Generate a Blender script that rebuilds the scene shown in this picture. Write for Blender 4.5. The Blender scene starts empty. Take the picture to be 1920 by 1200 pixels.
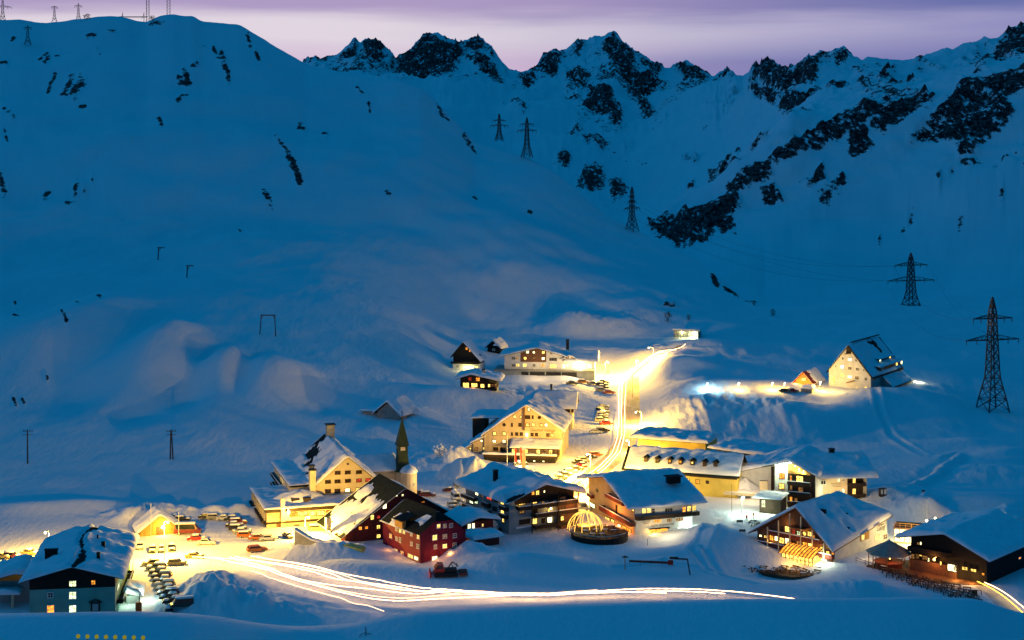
import bpy, bmesh, math, random
import numpy as np
from mathutils import Vector, Matrix

random.seed(7)
np.random.seed(7)
SC = bpy.context.scene
COL = SC.collection
F, VH, CZ = 3000.0, 260.0, 100.0      # focal length in photo pixels, horizon row, camera height

# ------------------------------------------------------------------ camera, sky, exposure
cam = bpy.data.cameras.new("camera")
cam.sensor_width = 36.0
cam.lens = 36.0 * F / 1920.0
cam.shift_y = -(600.0 - VH) / 1920.0
cam.clip_start, cam.clip_end = 1.0, 20000.0
cam_ob = bpy.data.objects.new("camera", cam)
cam_ob.location = (0, 0, CZ)
cam_ob.rotation_euler = (math.radians(90), 0, 0)
COL.objects.link(cam_ob)
SC.camera = cam_ob
SC.view_settings.view_transform = 'Standard'
SC.view_settings.look = 'None'
SC.view_settings.exposure = 0.0
SC.view_settings.gamma = 1.0
SC.view_settings.use_curve_mapping = False
SC.render.engine = 'CYCLES'
SC.cycles.use_denoising = True
SC.cycles.max_bounces = 5
SC.cycles.diffuse_bounces = 3
SC.cycles.sample_clamp_indirect = 4.0
SC.cycles.use_light_tree = True
SC.cycles.caustics_reflective = False
SC.cycles.caustics_refractive = False


class NT:
    """Small helper to write node trees."""
    def __init__(self, tree):
        self.t = tree
    def n(self, kind, **kw):
        nd = self.t.nodes.new(kind)
        for k, v in kw.items():
            if k.startswith('i_'):
                nd.inputs[k[2:].replace('_', ' ')].default_value = v
            else:
                setattr(nd, k, v)
        return nd
    def l(self, a, b):
        self.t.links.new(a, b)
    def math(self, op, a, b=None, clamp=False):
        nd = self.t.nodes.new('ShaderNodeMath'); nd.operation = op; nd.use_clamp = clamp
        for i, x in enumerate((a, b)):
            if x is None: continue
            if isinstance(x, (int, float)): nd.inputs[i].default_value = x
            else: self.l(x, nd.inputs[i])
        return nd.outputs[0]
    def mix(self, f, a, b):
        nd = self.t.nodes.new('ShaderNodeMix'); nd.data_type = 'RGBA'
        for i, x in ((0, f), (6, a), (7, b)):
            if isinstance(x, (int, float)): nd.inputs[i].default_value = x
            elif isinstance(x, tuple): nd.inputs[i].default_value = (*x[:3], 1)
            else: self.l(x, nd.inputs[i])
        return nd.outputs[2]
    def ramp(self, f, stops):
        nd = self.t.nodes.new('ShaderNodeValToRGB')
        el = nd.color_ramp.elements
        while len(el) < len(stops): el.new(0.5)
        for e, (p, c) in zip(el, stops):
            e.position = p
            e.color = (c, c, c, 1) if isinstance(c, (int, float)) else (*c, 1)
        self.l(f, nd.inputs[0])
        return nd.outputs[0]
    def smooth(self, x, lo, hi):
        nd = self.t.nodes.new('ShaderNodeMapRange'); nd.interpolation_type = 'SMOOTHSTEP'
        self.l(x, nd.inputs[0]); nd.inputs[1].default_value = lo; nd.inputs[2].default_value = hi
        return nd.outputs[0]


world = bpy.data.worlds.new("World")
SC.world = world
world.use_nodes = True
world.node_tree.nodes.clear()
W = NT(world.node_tree)
tc = W.n('ShaderNodeTexCoord')
sep = W.n('ShaderNodeSeparateXYZ'); W.l(tc.outputs['Generated'], sep.inputs[0])
X, Y, Z = sep.outputs
# streaks of dusk cloud lying along the horizon
mp = W.n('ShaderNodeMapping'); mp.inputs['Scale'].default_value = (3.0, 3.0, 42.0)
W.l(tc.outputs['Generated'], mp.inputs[0])
nz = W.n('ShaderNodeTexNoise'); nz.inputs['Scale'].default_value = 1.6; nz.inputs['Detail'].default_value = 4.0
W.l(mp.outputs[0], nz.inputs['Vector'])
streak = W.math('SUBTRACT', nz.outputs['Fac'], 0.5)
# azimuth measured across the glow: 0 on the pale side (left of the valley head), 1 on the violet side
az = W.math('ADD', W.math('MULTIPLY', X, 1.0), W.math('MULTIPLY', streak, 0.22))
elev = W.math('ADD', Z, W.math('MULTIPLY', streak, 0.019))
azf = W.smooth(az, -0.10, 0.36)
pale = W.mix(azf, (0.745, 0.665, 0.745), (0.25, 0.25, 0.505))
azl = W.smooth(az, -0.05, 0.20)
low = W.mix(azl, (0.65, 0.49, 0.66), (0.19, 0.195, 0.44))
belt = W.mix(W.smooth(elev, 0.045, 0.066), low, pale)
lavender = W.mix(W.smooth(elev, 0.069, 0.083), belt, W.mix(azf, (0.42, 0.33, 0.55), (0.13, 0.16, 0.40)))
wd = W.n('ShaderNodeVectorMath', operation='DOT_PRODUCT'); W.l(tc.outputs['Generated'], wd.inputs[0]); wd.inputs[1].default_value = (-0.86, 0.50, 0.0)
dome = W.mix(W.smooth(wd.outputs['Value'], -1.0, 1.0), (0.0003, 0.082, 0.212), (0.0012, 0.160, 0.392))   # dusk dome, brighter towards the sunset side
deep = W.mix(W.smooth(Z, 0.095, 0.20), lavender, dome)
# away from the afterglow the dusk sky is plain blue down to the horizon
glow = W.smooth(Y, -0.1, 0.85)
skycol = W.mix(glow, dome, deep)
wv = W.n('ShaderNodeVectorMath', operation='DOT_PRODUCT'); W.l(tc.outputs['Generated'], wv.inputs[0]); wv.inputs[1].default_value = (-0.97, -0.13, 0.20)
skycol = W.mix(W.math('MULTIPLY', W.smooth(wv.outputs['Value'], 0.84, 1.0), 0.05), skycol, (0.88, 0.56, 0.62))   # the sun went down left of the frame

below = W.smooth(Z, -0.06, 0.0)
skycol = W.mix(below, (0.004, 0.06, 0.17), skycol)
bg = W.n('ShaderNodeBackground'); W.l(skycol, bg.inputs['Color']); bg.inputs['Strength'].default_value = 1.0
wo = W.n('ShaderNodeOutputWorld'); W.l(bg.outputs[0], wo.inputs[0])

# ------------------------------------------------------------------ noise helpers
def vnoise(x, y, seed=0):
    xi = np.floor(x).astype(np.int64); yi = np.floor(y).astype(np.int64)
    fx = x - xi; fy = y - yi
    fx = fx * fx * fx * (fx * (fx * 6 - 15) + 10); fy = fy * fy * fy * (fy * (fy * 6 - 15) + 10)
    def h(a, b):
        k = (a * 374761393 + b * 668265263 + seed * 974711) & 0xffffffff
        k = ((k ^ (k >> 13)) * 1274126177) & 0xffffffff
        return ((k ^ (k >> 16)) & 0xffff) / 32767.5 - 1.0
    a, b, c, d = h(xi, yi), h(xi + 1, yi), h(xi, yi + 1), h(xi + 1, yi + 1)
    return (a * (1 - fx) + b * fx) * (1 - fy) + (c * (1 - fx) + d * fx) * fy

def fbm(x, y, octs=4, seed=0, gain=0.5):
    s = np.zeros_like(x); a = 1.0
    for o in range(octs):
        s += a * vnoise(x, y, seed + o * 17); a *= gain; x = x * 2.03 + 3.7; y = y * 2.03 - 1.3
    return s

def ridged(x, y, octs=4, seed=0):
    s = np.zeros_like(x); a = 1.0
    for o in range(octs):
        s += a * (1 - 2 * np.abs(vnoise(x, y, seed + o * 31))); a *= 0.5; x = x * 2.1 + 1.7; y = y * 2.1 + 9.2
    return s

# ------------------------------------------------------------------ terrain: semantic profile lines (u = bearing, D = distance)
def zv(v, D): return CZ - (v - VH) / F * D

class Line:
    def __init__(self, pts, mode):       # pts: (bearing u, distance D, height z or sight row v)
        p = sorted(pts)
        self.u = np.array([a[0] for a in p], float); self.D = np.array([a[1] for a in p], float)
        h = np.array([a[2] for a in p], float)
        self.h, self.mode = h, mode
    def ev(self, u, smooth=0):
        D = np.interp(u, self.u, self.D); h = np.interp(u, self.u, self.h)
        if smooth:
            uu = np.linspace(-smooth, smooth, 9)
            D = np.mean([np.interp(u + k, self.u, self.D) for k in uu], 0)
            h = np.mean([np.interp(u + k, self.u, self.h) for k in uu], 0)
        z = zv(h, D) if self.mode == 'v' else h
        return D, z

def const(D, zs): return Line([(u, D, z) for u, z in zs], 'z')

crest_v = [(-500,60),(0,38),(40,36),(80,43),(150,36),(190,31),(232,33),(258,41),(275,43),(300,31),(325,27),(345,31),(362,31),(378,41),(450,47),(478,63),(500,75),(540,100),(575,121),(640,135),(700,147),(745,146),(790,160),(820,190),(855,225),(890,262),(930,276),(990,293),(1030,315),(1075,350),(1130,395),(1180,425),(1240,455),(1300,482),(1350,515),(1400,560),(1440,592),(1470,586),(1500,578),(1560,570),(1640,570),(1700,573),(1750,577),(1800,581),(1860,584),(1920,588),(2420,600)]
cD = lambda u: float(np.interp(u, [-500,0,450,575,800,1000,1200,1300,1440,1500,2420],[1350,1350,1300,1250,1180,1100,1040,1000,900,900,900]))
peak = [(-500,140),(560,140),(570,120),(591,110),(599,116),(616,113),(628,111),(641,103),(650,95),(660,83),(667,79),(676,86),(680,85),(690,78),(704,81),(721,92),(730,94),(738,109),(746,114),(768,100),(775,88),(786,77),(799,65),(811,60),(821,58),(831,66),(836,75),(842,74),(849,80),(854,76),(859,84),(864,79),(868,83),(876,76),(883,81),(893,78),(898,72),(906,76),(911,85),(922,88),(932,103),(943,118),(956,133),(976,141),(992,137),(1000,133),(1008,124),(1016,110),(1028,108),(1041,102),(1056,102),(1069,93),(1090,83),(1100,86),(1113,79),(1127,79),(1137,72),(1151,70),(1159,74),(1164,84),(1176,93),(1189,102),(1202,107),(1218,118),(1231,127),(1246,132),(1262,129),(1272,126),(1288,118),(1298,123),(1311,135),(1325,144),(1335,149),(1343,149),(1348,140),(1357,140),(1365,137),(1374,145),(1382,152),(1393,160),(1404,152),(1411,139),(1425,135),(1428,123),(1439,129),(1456,130),(1478,139),(1488,127),(1503,126),(1512,113),(1541,105),(1564,101),(1582,105),(1596,116),(1608,117),(1617,124),(1625,119),(1640,120),(1669,126),(1687,123),(1713,117),(1736,109),(1754,106),(1777,104),(1786,109),(1803,102),(1832,92),(1856,91),(1867,88),(1885,76),(1897,70),(1911,62),(1920,57),(2000,40),(2420,10)]
pD = lambda u: float(np.interp(u, [-500,1300,1400,1450,1560,2420],[3100,3100,2550,2150,2000,1950]))
crest = Line([(u, cD(u), v) for u, v in crest_v], 'v')
dip14 = Line([(u, cD(u) + 130, CZ - (v - VH) / F * cD(u) + float(np.interp(u,[-500,1350,1440,1600,1700,1800,1920,2420],[-70,-25,-14,-14,-13,-4,4,6]))) for u, v in crest_v], 'z')
L = [
 Line([(-500,110,4),(0,110,4),(380,110,6),(470,110,4),(540,110,4),(650,110,8),(1700,110,6),(2420,110,6)], 'z'),
 Line([(-500,260,1175),(0,260,1170),(200,260,1168),(340,264,1167),(420,272,1174),(490,280,1185),(560,285,1190),(640,288,1184),(720,290,1164),(790,290,1154),(850,290,1152),(1060,290,1139),(1300,290,1131),(1500,290,1128),(1700,290,1127),(1830,292,1128),(1920,295,1160),(2420,295,1180)], 'v'),
 const(330, [(-500,-1),(340,-1),(430,-1),(600,-.6),(800,-1),(1830,-1),(2420,0)]),
 const(354, [(-500,0),(2420,0)]),
 const(380, [(-500,0),(2420,0)]),
 const(410, [(-500,0),(2420,0)]),
 const(450, [(-500,1),(0,0.5),(400,0),(1500,0),(2420,1)]),
 const(490, [(-500,4),(0,3),(400,2),(600,0.3),(2420,0)]),
 const(520, [(-500,9),(0,7.5),(400,6),(600,3),(750,0.8),(850,0),(1200,0),(1300,-1),(1700,-1.5),(1920,-1.5),(2420,1)]),
 const(585, [(-500,20),(0,17),(400,15),(600,10),(750,5),(850,1.2),(1150,0),(1215,0.4),(1250,3.5),(1300,6.5),(1500,5.6),(1680,5.2),(1760,5),(1850,1.8),(1920,1.5),(2420,6)]),
 const(650, [(-500,32),(0,28),(400,26),(600,20),(750,12),(850,4),(1000,3),(1150,1),(1205,1),(1260,4.5),(1300,6),(1750,6),(1920,5),(2420,9)]),
 const(740, [(-500,48),(0,43),(400,42),(600,36),(750,26),(850,15),(1000,8),(1150,4),(1290,3),(1450,6),(1750,8),(1920,9),(2420,15)]),
 const(840, [(-500,70),(0,66),(400,66),(600,62),(750,54),(850,44),(1000,33),(1150,20),(1280,10),(1400,6),(1450,6),(1500,7),(1750,8.5),(1920,8),(2420,12)]),
 crest, dip14,
 Line([(-500,1600,330),(800,1500,330),(1100,1400,520),(1200,1300,461),(1290,1280,463),(1350,1150,516),(1440,1045,589),(1500,1045,584),(1600,1048,578),(1700,1050,572),(1800,1050,560),(1920,1050,540),(2420,1050,500)], 'v'),
 Line([(-500,1700,310),(800,1600,300),(1100,1450,500),(1200,1345,440),(1290,1320,440),(1350,1270,435),(1440,1300,390),(1560,1330,345),(1700,1330,330),(1920,1300,300),(2420,1300,230)], 'v'),
 Line([(-500,1850,290),(800,1750,290),(1100,1500,480),(1150,1440,455),(1200,1400,427),(1215,1400,409),(1262,1410,368),(1300,1430,338),(1340,1440,324),(1380,1440,284),(1440,1450,240),(1480,1460,207),(1560,1490,206),(1640,1510,190),(1750,1510,166),(1920,1490,116),(2420,1450,0)], 'v'),
 Line([(-500,1950,270),(800,1850,270),(1100,1600,450),(1200,1580,445),(1300,1580,385),(1380,1580,320),(1440,1580,265),(1480,1590,212),(1560,1600,195),(1750,1590,154),(1920,1560,108),(2420,1520,-10)], 'v'),
 Line([(-500,2100,230),(575,2100,230),(800,2000,250),(950,2000,340),(1000,2000,325),(1100,1900,375),(1200,1800,423),(1250,1800,380),(1300,1800,346),(1380,1790,288),(1480,1760,208),(1560,1720,172),(1750,1660,148),(1920,1630,100),(2420,1600,-20)], 'v'),
 Line([(-500,2600,170),(575,2600,165),(640,2650,140),(700,2650,142),(745,2650,150),(850,2600,158),(950,2600,170),(1000,2600,172),(1070,2550,192),(1150,2450,235),(1220,2550,208),(1300,2600,165),(1350,2500,166),(1400,2150,178),(1450,1960,176),(1500,1880,150),(1560,1850,138),(1640,1840,138),(1750,1820,128),(1850,1800,104),(1920,1790,86),(2420,1760,-15)], 'v'),
 Line([(u, pD(u), v) for u, v in peak], 'v'),
 Line([(u, pD(u) + 600, 300) for u, v in peak], 'v'),
]
SM = [0,30,30,30,30,30,40,40,40,25,25,40,40,6,20,20,25,6,15,30,20,0,0]
NR = [26,22,24,40,40,40,40,40,36,54,44,42,44,96,10,12,50,40,12,24,54,56]
amp_small = np.array([.3,.12,.2,.10,.10,.10,.2,  .3,.5,.6,.55,.7,1.0,.5,.5,1,1.5,1.2,1.5,2,2,1.2,3])   # drift relief per line
amp_big   = np.array([.5,.25,.3,.1,.05,.05,.2,.6,.9,.9,.8,2.0,3.5,1.2,3,3,6,3,5,7,9,3,10])

ucols = np.concatenate([np.linspace(-500, -40, 24, endpoint=False), np.linspace(-40, 1960, 1001), np.linspace(1960, 2420, 25)[1:]])
NU, K = len(ucols), len(L)
KD = np.zeros((K, NU)); KZ = np.zeros((K, NU))
for k, ln in enumerate(L):
    KD[k], KZ[k] = ln.ev(ucols, SM[k])
for k in range(1, K):
    KD[k] = np.maximum(KD[k], KD[k - 1] + 12)

def pchip(KD, KZ, NR):
    d = np.diff(KD, axis=0); s = np.diff(KZ, axis=0) / d
    m = np.zeros_like(KZ); m[0] = s[0]; m[-1] = s[-1]
    for k in range(1, len(KZ) - 1):
        w1 = 2 * d[k] + d[k - 1]; w2 = d[k] + 2 * d[k - 1]
        ok = s[k - 1] * s[k] > 0
        with np.errstate(all='ignore'):
            hm = (w1 + w2) / (w1 / s[k - 1] + w2 / s[k])
        m[k] = np.where(ok, hm, 0.0)
    RD, RZ, RK = [], [], []
    for k in range(len(KZ) - 1):
        for t in np.arange(NR[k]) / NR[k]:
            h00 = (1 + 2 * t) * (1 - t) ** 2; h10 = t * (1 - t) ** 2; h01 = t * t * (3 - 2 * t); h11 = t * t * (t - 1)
            ma, mb_ = m[k], m[k + 1]
            if k == 12: mb_ = 1.25 * s[k]          # the big hill stays steep up to a crisp crest, then rolls over
            if k == 13: ma = 0.9 * s[k]
            RD.append(KD[k] + t * d[k]); RZ.append(h00 * KZ[k] + h10 * d[k] * ma + h01 * KZ[k + 1] + h11 * d[k] * mb_); RK.append(k + t)
    RD.append(KD[-1]); RZ.append(KZ[-1]); RK.append(len(KZ) - 1)
    return np.array(RD), np.array(RZ), np.array(RK)

RD, RZ, RK = pchip(KD, KZ, NR)
NRW = len(RK)
GX = (ucols[None, :] - 960) / F * RD
GY = RD
GV = VH + F * (CZ - RZ) / RD
GU = np.broadcast_to(ucols[None, :], GV.shape)
kk = np.arange(K)
a_s = np.interp(RK, kk, amp_small)[:, None]; a_b = np.interp(RK, kk, amp_big)[:, None]
wl = np.interp(RK, [0, 8, 12, 14, 22], [18, 22, 60, 90, 150])[:, None]
# noise sampled at fixed wavelengths, blended by distance so that it stays a function of place
DZ = a_b * (fbm(GX / 70.0, GY / 70.0, 3, 5)) + a_s * (fbm(GX / 11.0, GY / 16.0, 3, 11)) * 0.6
far = np.clip((RK - 15) / 2, 0, 1)[:, None]
DZ += far * 5.0 * fbm(GX / 160.0, GY / 160.0, 4, 21)

# fall-line ribs running up and right across the right-hand slope
rb = GV + 0.74 * GU; ra = GU - 0.74 * GV
rib = fbm(rb / 78.0, ra / 520.0, 4, 131, 0.36)
DZ += np.clip((RK - 14.8) / 0.8, 0, 1)[:, None] * np.clip((19.5 - RK) / 1.5, 0, 1)[:, None] * np.clip((GU - 1300) / 150, 0, 1) * rib * 4.2
# soft folds on the big hill on the left
DZ += np.clip((RK - 8.5) / 2, 0, 1)[:, None] * np.clip((13.0 - RK) / 1.0, 0, 1)[:, None] * fbm(GX / 150.0 + 0.3, GY / 210.0, 3, 151) * 5.0
# ---- local mounds, drifts and ploughed snow (bearing, distance, half-width, half-depth, height)
MOUNDS = [(400,352,7,9,4.2),(440,341,8,7,3.2),(375,343,3,5,2.0),(490,338,9,6,1.5),
 (560,392,5,4,1.5),(620,388,9,5,2.2),(580,402,4,3,1.8),(640,372,12,8,1.2),(885,384,6,4,2.8),(700,366,16,8,1.0),
 (868,470,9,7,3.5),(905,468,8,5,3.6),(945,465,7,4,2.2),(830,500,9,6,3.5),(850,494,5,5,2.5),
 (1000,375,14,8,2.2),(930,372,12,7,1.6),(1330,400,8,9,2.6),(1370,395,10,8,1.6),(1300,385,12,8,1.4),(1612,352,9,6,2.6),(830,377,9,5,-1.3),(760,384,9,5,-.9),(1245,396,9,5,-1.3),(1690,588,11,7,2.4),(1640,575,8,8,1.0),(1520,577,11,8,-2.6),(1010,640,26,10,-1.8),(1412,374,9,9,-2.1),(1500,374,9,8,-2.1),
 (1390,470,9,6,2.4),(1665,440,10,7,3.6),(1725,428,6,5,3.2),(1750,426,5,4,1.6),(1700,450,9,5,2.0),
 (250,420,5,4,2.6),(275,428,7,4,2.2),(340,425,8,5,1.6),(440,425,7,3,2.0),(500,428,6,3,1.2),(60,432,14,6,1.6),(180,436,12,5,1.3),
 (900,600,14,9,3.0),(1070,605,7,7,2.4),(1060,560,6,5,1.8),
 (1265,640,12,12,4.2),(1240,665,8,10,3.0),(1320,690,25,16,3.5),(1290,600,12,10,1.5),(1400,600,14,9,1.8),(1540,552,20,14,2.4),(1460,565,9,14,1.6),(1620,545,12,14,-1.5),
 (280,585,15,24,6.5),(350,560,9,14,-4.5),(330,610,12,22,5.5),(420,580,14,22,6.0),(385,592,6,16,-4.0),(455,570,5,14,-3.5),(520,575,14,20,5.5),(480,596,5,12,-3.0),(150,560,18,20,-3.0),(80,610,22,24,5.0),(180,640,16,24,4.5),
 (260,540,10,14,-2.5),(600,560,10,14,-2.2),(770,560,12,12,3.0),(800,545,12,9,3.2),(730,530,12,9,2.0),(820,590,14,12,3.5),
 (1100,765,22,16,6.5),(1130,775,8,12,-3.5),(1060,760,10,14,3.0),(1180,800,22,18,4.0),(1380,760,26,20,4.5),(1500,700,30,20,2.0),(1650,700,25,18,2.0),(1760,640,18,12,1.8),(1850,600,16,12,-1.5),(1820,520,20,12,2.6),(1900,500,14,12,3.0),(1890,470,16,10,2.4),(1780,480,18,12,1.6),(1850,440,14,8,2.2)]
for (u, D, sx, sy, h) in MOUNDS:
    x0 = (u - 960) / F * D
    DZ += (h * 1.5 if (u < 620 and 530 < D < 660) else h) * np.exp(-((GX - x0) / sx) ** 2 - ((GY - D) / sy) ** 2)
ROUGH = [(400,350,10,12,1.5),(430,340,11,7,1.4),(470,338,9,6,.8),(620,390,9,5,.9),(885,384,6,4,1.1),(870,470,11,7,1.3),(910,466,10,5,1.2),(835,498,12,8,1.2),(1290,575,22,10,.6),(1400,570,24,10,.5),(1480,568,16,8,.4),(1700,436,16,12,1.0),(265,424,12,6,1.0),(340,424,12,5,.9),(440,426,10,4,.9),(1060,590,8,12,1.2),(1020,612,26,8,.9),(1600,356,9,6,.7),(560,398,8,4,.9),(1340,402,8,6,.6),(1240,700,10,14,1.0),(1880,470,30,10,.35),(1100,770,26,14,1.5),(1370,470,9,5,.6)]
rg = fbm(GX / 2.6, GY / 3.2, 3, 44) * 0.55 + np.abs(vnoise(GX / 4.0, GY / 5.0, 47)) * 0.8
for (u, D, sx, sy, h) in ROUGH:
    x0 = (u - 960) / F * D
    DZ += h * rg * np.exp(-((GX - x0) / sx) ** 2 - ((GY - D) / sy) ** 2)
# gullies down the bank below the right-hand hotel terrace
gl = ridged(GX / 9.0, GY / 40.0, 3, 61)
bank = np.exp(-((GY - 562) / 22.0) ** 2) * np.clip((GU - 1235) / 60, 0, 1) * np.clip((1560 - GU) / 90, 0, 1)
DZ += bank * gl * 0.4
# flat trodden ground under the village streets and car parks
FLAT = [(330,398,34,16),(420,405,30,16),(520,402,22,10),(1060,480,22,30),(1110,560,14,60),(1150,640,16,60),(1000,470,12,16),(30,395,28,14),(290,360,6,24)]
flat = np.zeros_like(DZ)
for (u, D, sx, sy) in FLAT:
    x0 = (u - 960) / F * D
    flat = np.maximum(flat, np.exp(-(((GX - x0) / sx) ** 2 + ((GY - D) / sy) ** 2) ** 2))
DZ *= (1 - 0.9 * flat)

# ---- worn tracks and piste edges: narrow grooves and banks along the ground
def groove(pts, depth, half):
    global DZ
    P = [((u - 960) / F * D, D) for u, D in pts]
    for (x1, y1), (x2, y2) in zip(P, P[1:]):
        bb = (np.abs(GX - (x1 + x2) / 2) < abs(x2 - x1) / 2 + 4 * half) & (np.abs(GY - (y1 + y2) / 2) < abs(y2 - y1) / 2 + 4 * half)
        if not bb.any(): continue
        dx, dy = x2 - x1, y2 - y1; t = np.clip(((GX[bb] - x1) * dx + (GY[bb] - y1) * dy) / (dx * dx + dy * dy), 0, 1)
        d = np.hypot(GX[bb] - x1 - t * dx, GY[bb] - y1 - t * dy)
        DZ[bb] -= depth * (np.exp(-(d / half) ** 2) - .5 * np.exp(-((d - 2 * half) / half) ** 2)) * np.where((t > 0) & (t < 1), 1, .6)
groove([(1640,590),(1652,560),(1670,540),(1700,520),(1730,505),(1770,498),(1795,505)], .5, 1.0)
groove([(1800,500),(1790,485),(1760,470),(1720,460),(1660,455)], -.9, 1.6)
groove([(1330,372),(1300,384),(1320,398),(1360,412),(1385,428)], .45, .9); groove([(1345,372),(1316,386),(1336,400),(1372,412)], .45, .9)
groove([(1150,372),(1250,378),(1330,372),(1420,360)], .3, .8)
groove([(560,362),(700,356),(820,352),(1000,350)], .3, .8); groove([(480,352),(600,344),(760,340)], .35, .9)
# ---- rock: outcrops and cliffs, as shapes on the slopes
def poly_mask(P, U, V, soft):
    P = np.array(P, float); out = np.zeros(U.shape)
    bb = (U > P[:, 0].min() - soft) & (U < P[:, 0].max() + soft) & (V > P[:, 1].min() - soft) & (V < P[:, 1].max() + soft)
    if not bb.any(): return out
    x, y = U[bb], V[bb]; ins = np.zeros(x.shape, bool); dm = np.full(x.shape, 1e9)
    for (x1, y1), (x2, y2) in zip(P, np.roll(P, -1, 0)):
        c = ((y1 > y) != (y2 > y))
        with np.errstate(all='ignore'):
            ins ^= c & (x < (x2 - x1) * (y - y1) / (y2 - y1 + 1e-9) + x1)
        dx, dy = x2 - x1, y2 - y1
        t = np.clip(((x - x1) * dx + (y - y1) * dy) / (dx * dx + dy * dy + 1e-9), 0, 1)
        dm = np.minimum(dm, np.hypot(x - x1 - t * dx, y - y1 - t * dy))
    out[bb] = np.clip(0.5 + np.where(ins, dm, -dm) / (2 * soft), 0, 1)
    return out

CLIFFS = [
 [(630,116),(650,96),(667,78),(673,93),(655,110),(640,120)],[(678,88),(690,76),(704,80),(723,93),(718,106),(700,109),(683,105)],[(690,137),(712,120),(735,108),(742,116),(715,128)],
 [(740,120),(775,86),(799,62),(816,68),(832,76),(862,82),(872,98),(855,128),(800,150),(720,147)],[(862,84),(898,70),(912,86),(900,100),(880,96)],[(868,112),(900,104),(930,130),(950,160),(920,150)],[(780,150),(845,120),(860,132),(820,152)],
 [(1000,135),(1016,108),(1042,101),(1060,104),(1040,142)],[(1058,145),(1076,118),(1112,136),(1100,158),(1066,155)],[(1062,104),(1090,82),(1100,88),(1080,104)],[(1125,84),(1152,68),(1165,84),(1192,104),(1192,150),(1170,152),(1150,118)],
 [(1188,138),(1225,138),(1235,166),(1200,180),(1175,172)],[(1085,197),(1110,163),(1142,160),(1167,205),(1166,250),(1150,242),(1130,220),(1108,205)],[(1178,180),(1216,186),(1232,224),(1205,212)],[(1195,105),(1245,132),(1235,145),(1205,125)],[(1262,128),(1285,122),(1330,148),(1322,162),(1290,157)],[(1344,146),(1366,136),(1377,158),(1350,162)],
 [(1404,157),(1412,136),(1430,122),(1480,138),(1503,124),(1514,112),(1540,112),(1530,150),(1480,166),(1440,170),(1420,162)],[(1510,118),(1540,104),(1565,108),(1540,118)],[(1560,104),(1582,104),(1597,118),(1570,122)],
 [(1452,192),(1480,172),(1540,166),(1560,150),(1592,150),(1560,182),(1500,200),(1470,216)],[(1600,150),(1625,150),(1640,160),(1615,172)],[(1660,160),(1690,148),(1700,156),(1670,172)],
 [(1432,308),(1456,276),(1500,246),(1560,226),(1600,204),(1640,190),(1660,205),(1640,226),(1600,246),(1560,268),(1500,292),(1440,318)],[(1588,242),(1622,234),(1642,282),(1620,292),(1592,302)],
 [(1628,242),(1640,212),(1690,184),(1742,178),(1742,200),(1690,242),(1660,258)],[(1700,266),(1750,220),(1790,178),(1800,160),(1870,140),(1925,122),(1930,165),(1880,172),(1905,200),(1885,228),(1850,252),(1800,272),(1750,256)],[(1790,270),(1852,250),(1830,286),(1800,296)],
 [(1358,348),(1400,308),(1442,308),(1452,330),(1400,356),(1370,368)],[(1420,352),(1452,344),(1472,372),(1440,382)],[(1208,422),(1240,394),(1290,400),(1310,388),(1346,380),(1380,358),(1392,380),(1375,402),(1382,432),(1340,426),(1330,447),(1292,464),(1260,457),(1220,442)],[(1498,347),(1522,340),(1542,308),(1552,346),(1520,358)],[(1530,372),(1580,330),(1590,345),(1545,380)],
 [(1036,302),(1054,288),(1072,297),(1066,314)],[(1080,342),(1098,310),(1132,316),(1134,348),(1100,348)],[(1138,342),(1164,338),(1184,366),(1150,368)],[(1058,254),(1084,233),(1092,243),(1072,258)],[(1088,256),(1112,258),(1148,276),(1132,281),(1100,268)],[(1278,300),(1296,298),(1314,310),(1296,310)],
 [(945,195),(965,190),(992,200),(985,212),(960,205)],[(1820,150),(1890,70),(1925,50),(1930,95),(1890,105)],[(1640,150),(1660,130),(1672,138),(1650,165)],[(1835,120),(1850,98),(1862,100),(1848,126)],
 [(965,150),(1000,140),(1010,152),(985,168)],[(1400,165),(1470,172),(1450,192),(1410,180)],[(1795,300),(1830,290),(1845,300),(1810,318)]]
STROKES = [(90,165,105,140,5),(120,175,135,150,8),(138,175,152,155,11),(150,192,160,190,4),(75,112,88,102,5),(82,122,92,110,4),(100,108,115,102,2),(0,115,12,118,5),(335,140,350,150,6),(345,130,355,148,6),(360,120,372,118,4),(333,185,350,170,4),(298,212,304,238,5),(400,90,420,120,4),(415,95,430,145,6),(463,65,470,85,4),(478,95,486,112,4),(515,252,540,280,4),(540,280,562,325,7),(495,335,512,365,6),(820,185,828,210,5),(830,212,840,220,5),(870,250,880,265,5),(885,272,892,285,4),(84,360,90,345,7),(140,355,143,340,6),(124,368,130,372,4),(155,340,160,352,4),(170,312,174,330,3),(22,75,28,68,4),(0,330,10,355,7),(8,240,14,262,3),(5,205,30,225,3),(668,165,680,175,3),(690,190,694,205,3),(725,350,730,355,5),(448,400,450,405,4),(560,225,570,230,4),(605,238,612,240,3),
 (140,580,146,583,4),(183,585,187,600,5),(140,605,150,615,4),(115,630,125,645,4),(85,700,88,705,4),(25,740,30,752,4),(42,738,46,745,3),(28,570,30,575,3),(25,600,35,605,3),(205,788,208,792,3),(888,365,892,370,3),(990,390,996,394,3),
 (1335,520,1345,540,6),(1360,545,1380,560,6),(1400,578,1415,586,6),(1250,600,1264,602,6),(280,45,310,40,3),(160,70,185,62,2),(200,60,215,58,2),(375,88,384,90,3),(180,95,188,97,3)]
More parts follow.
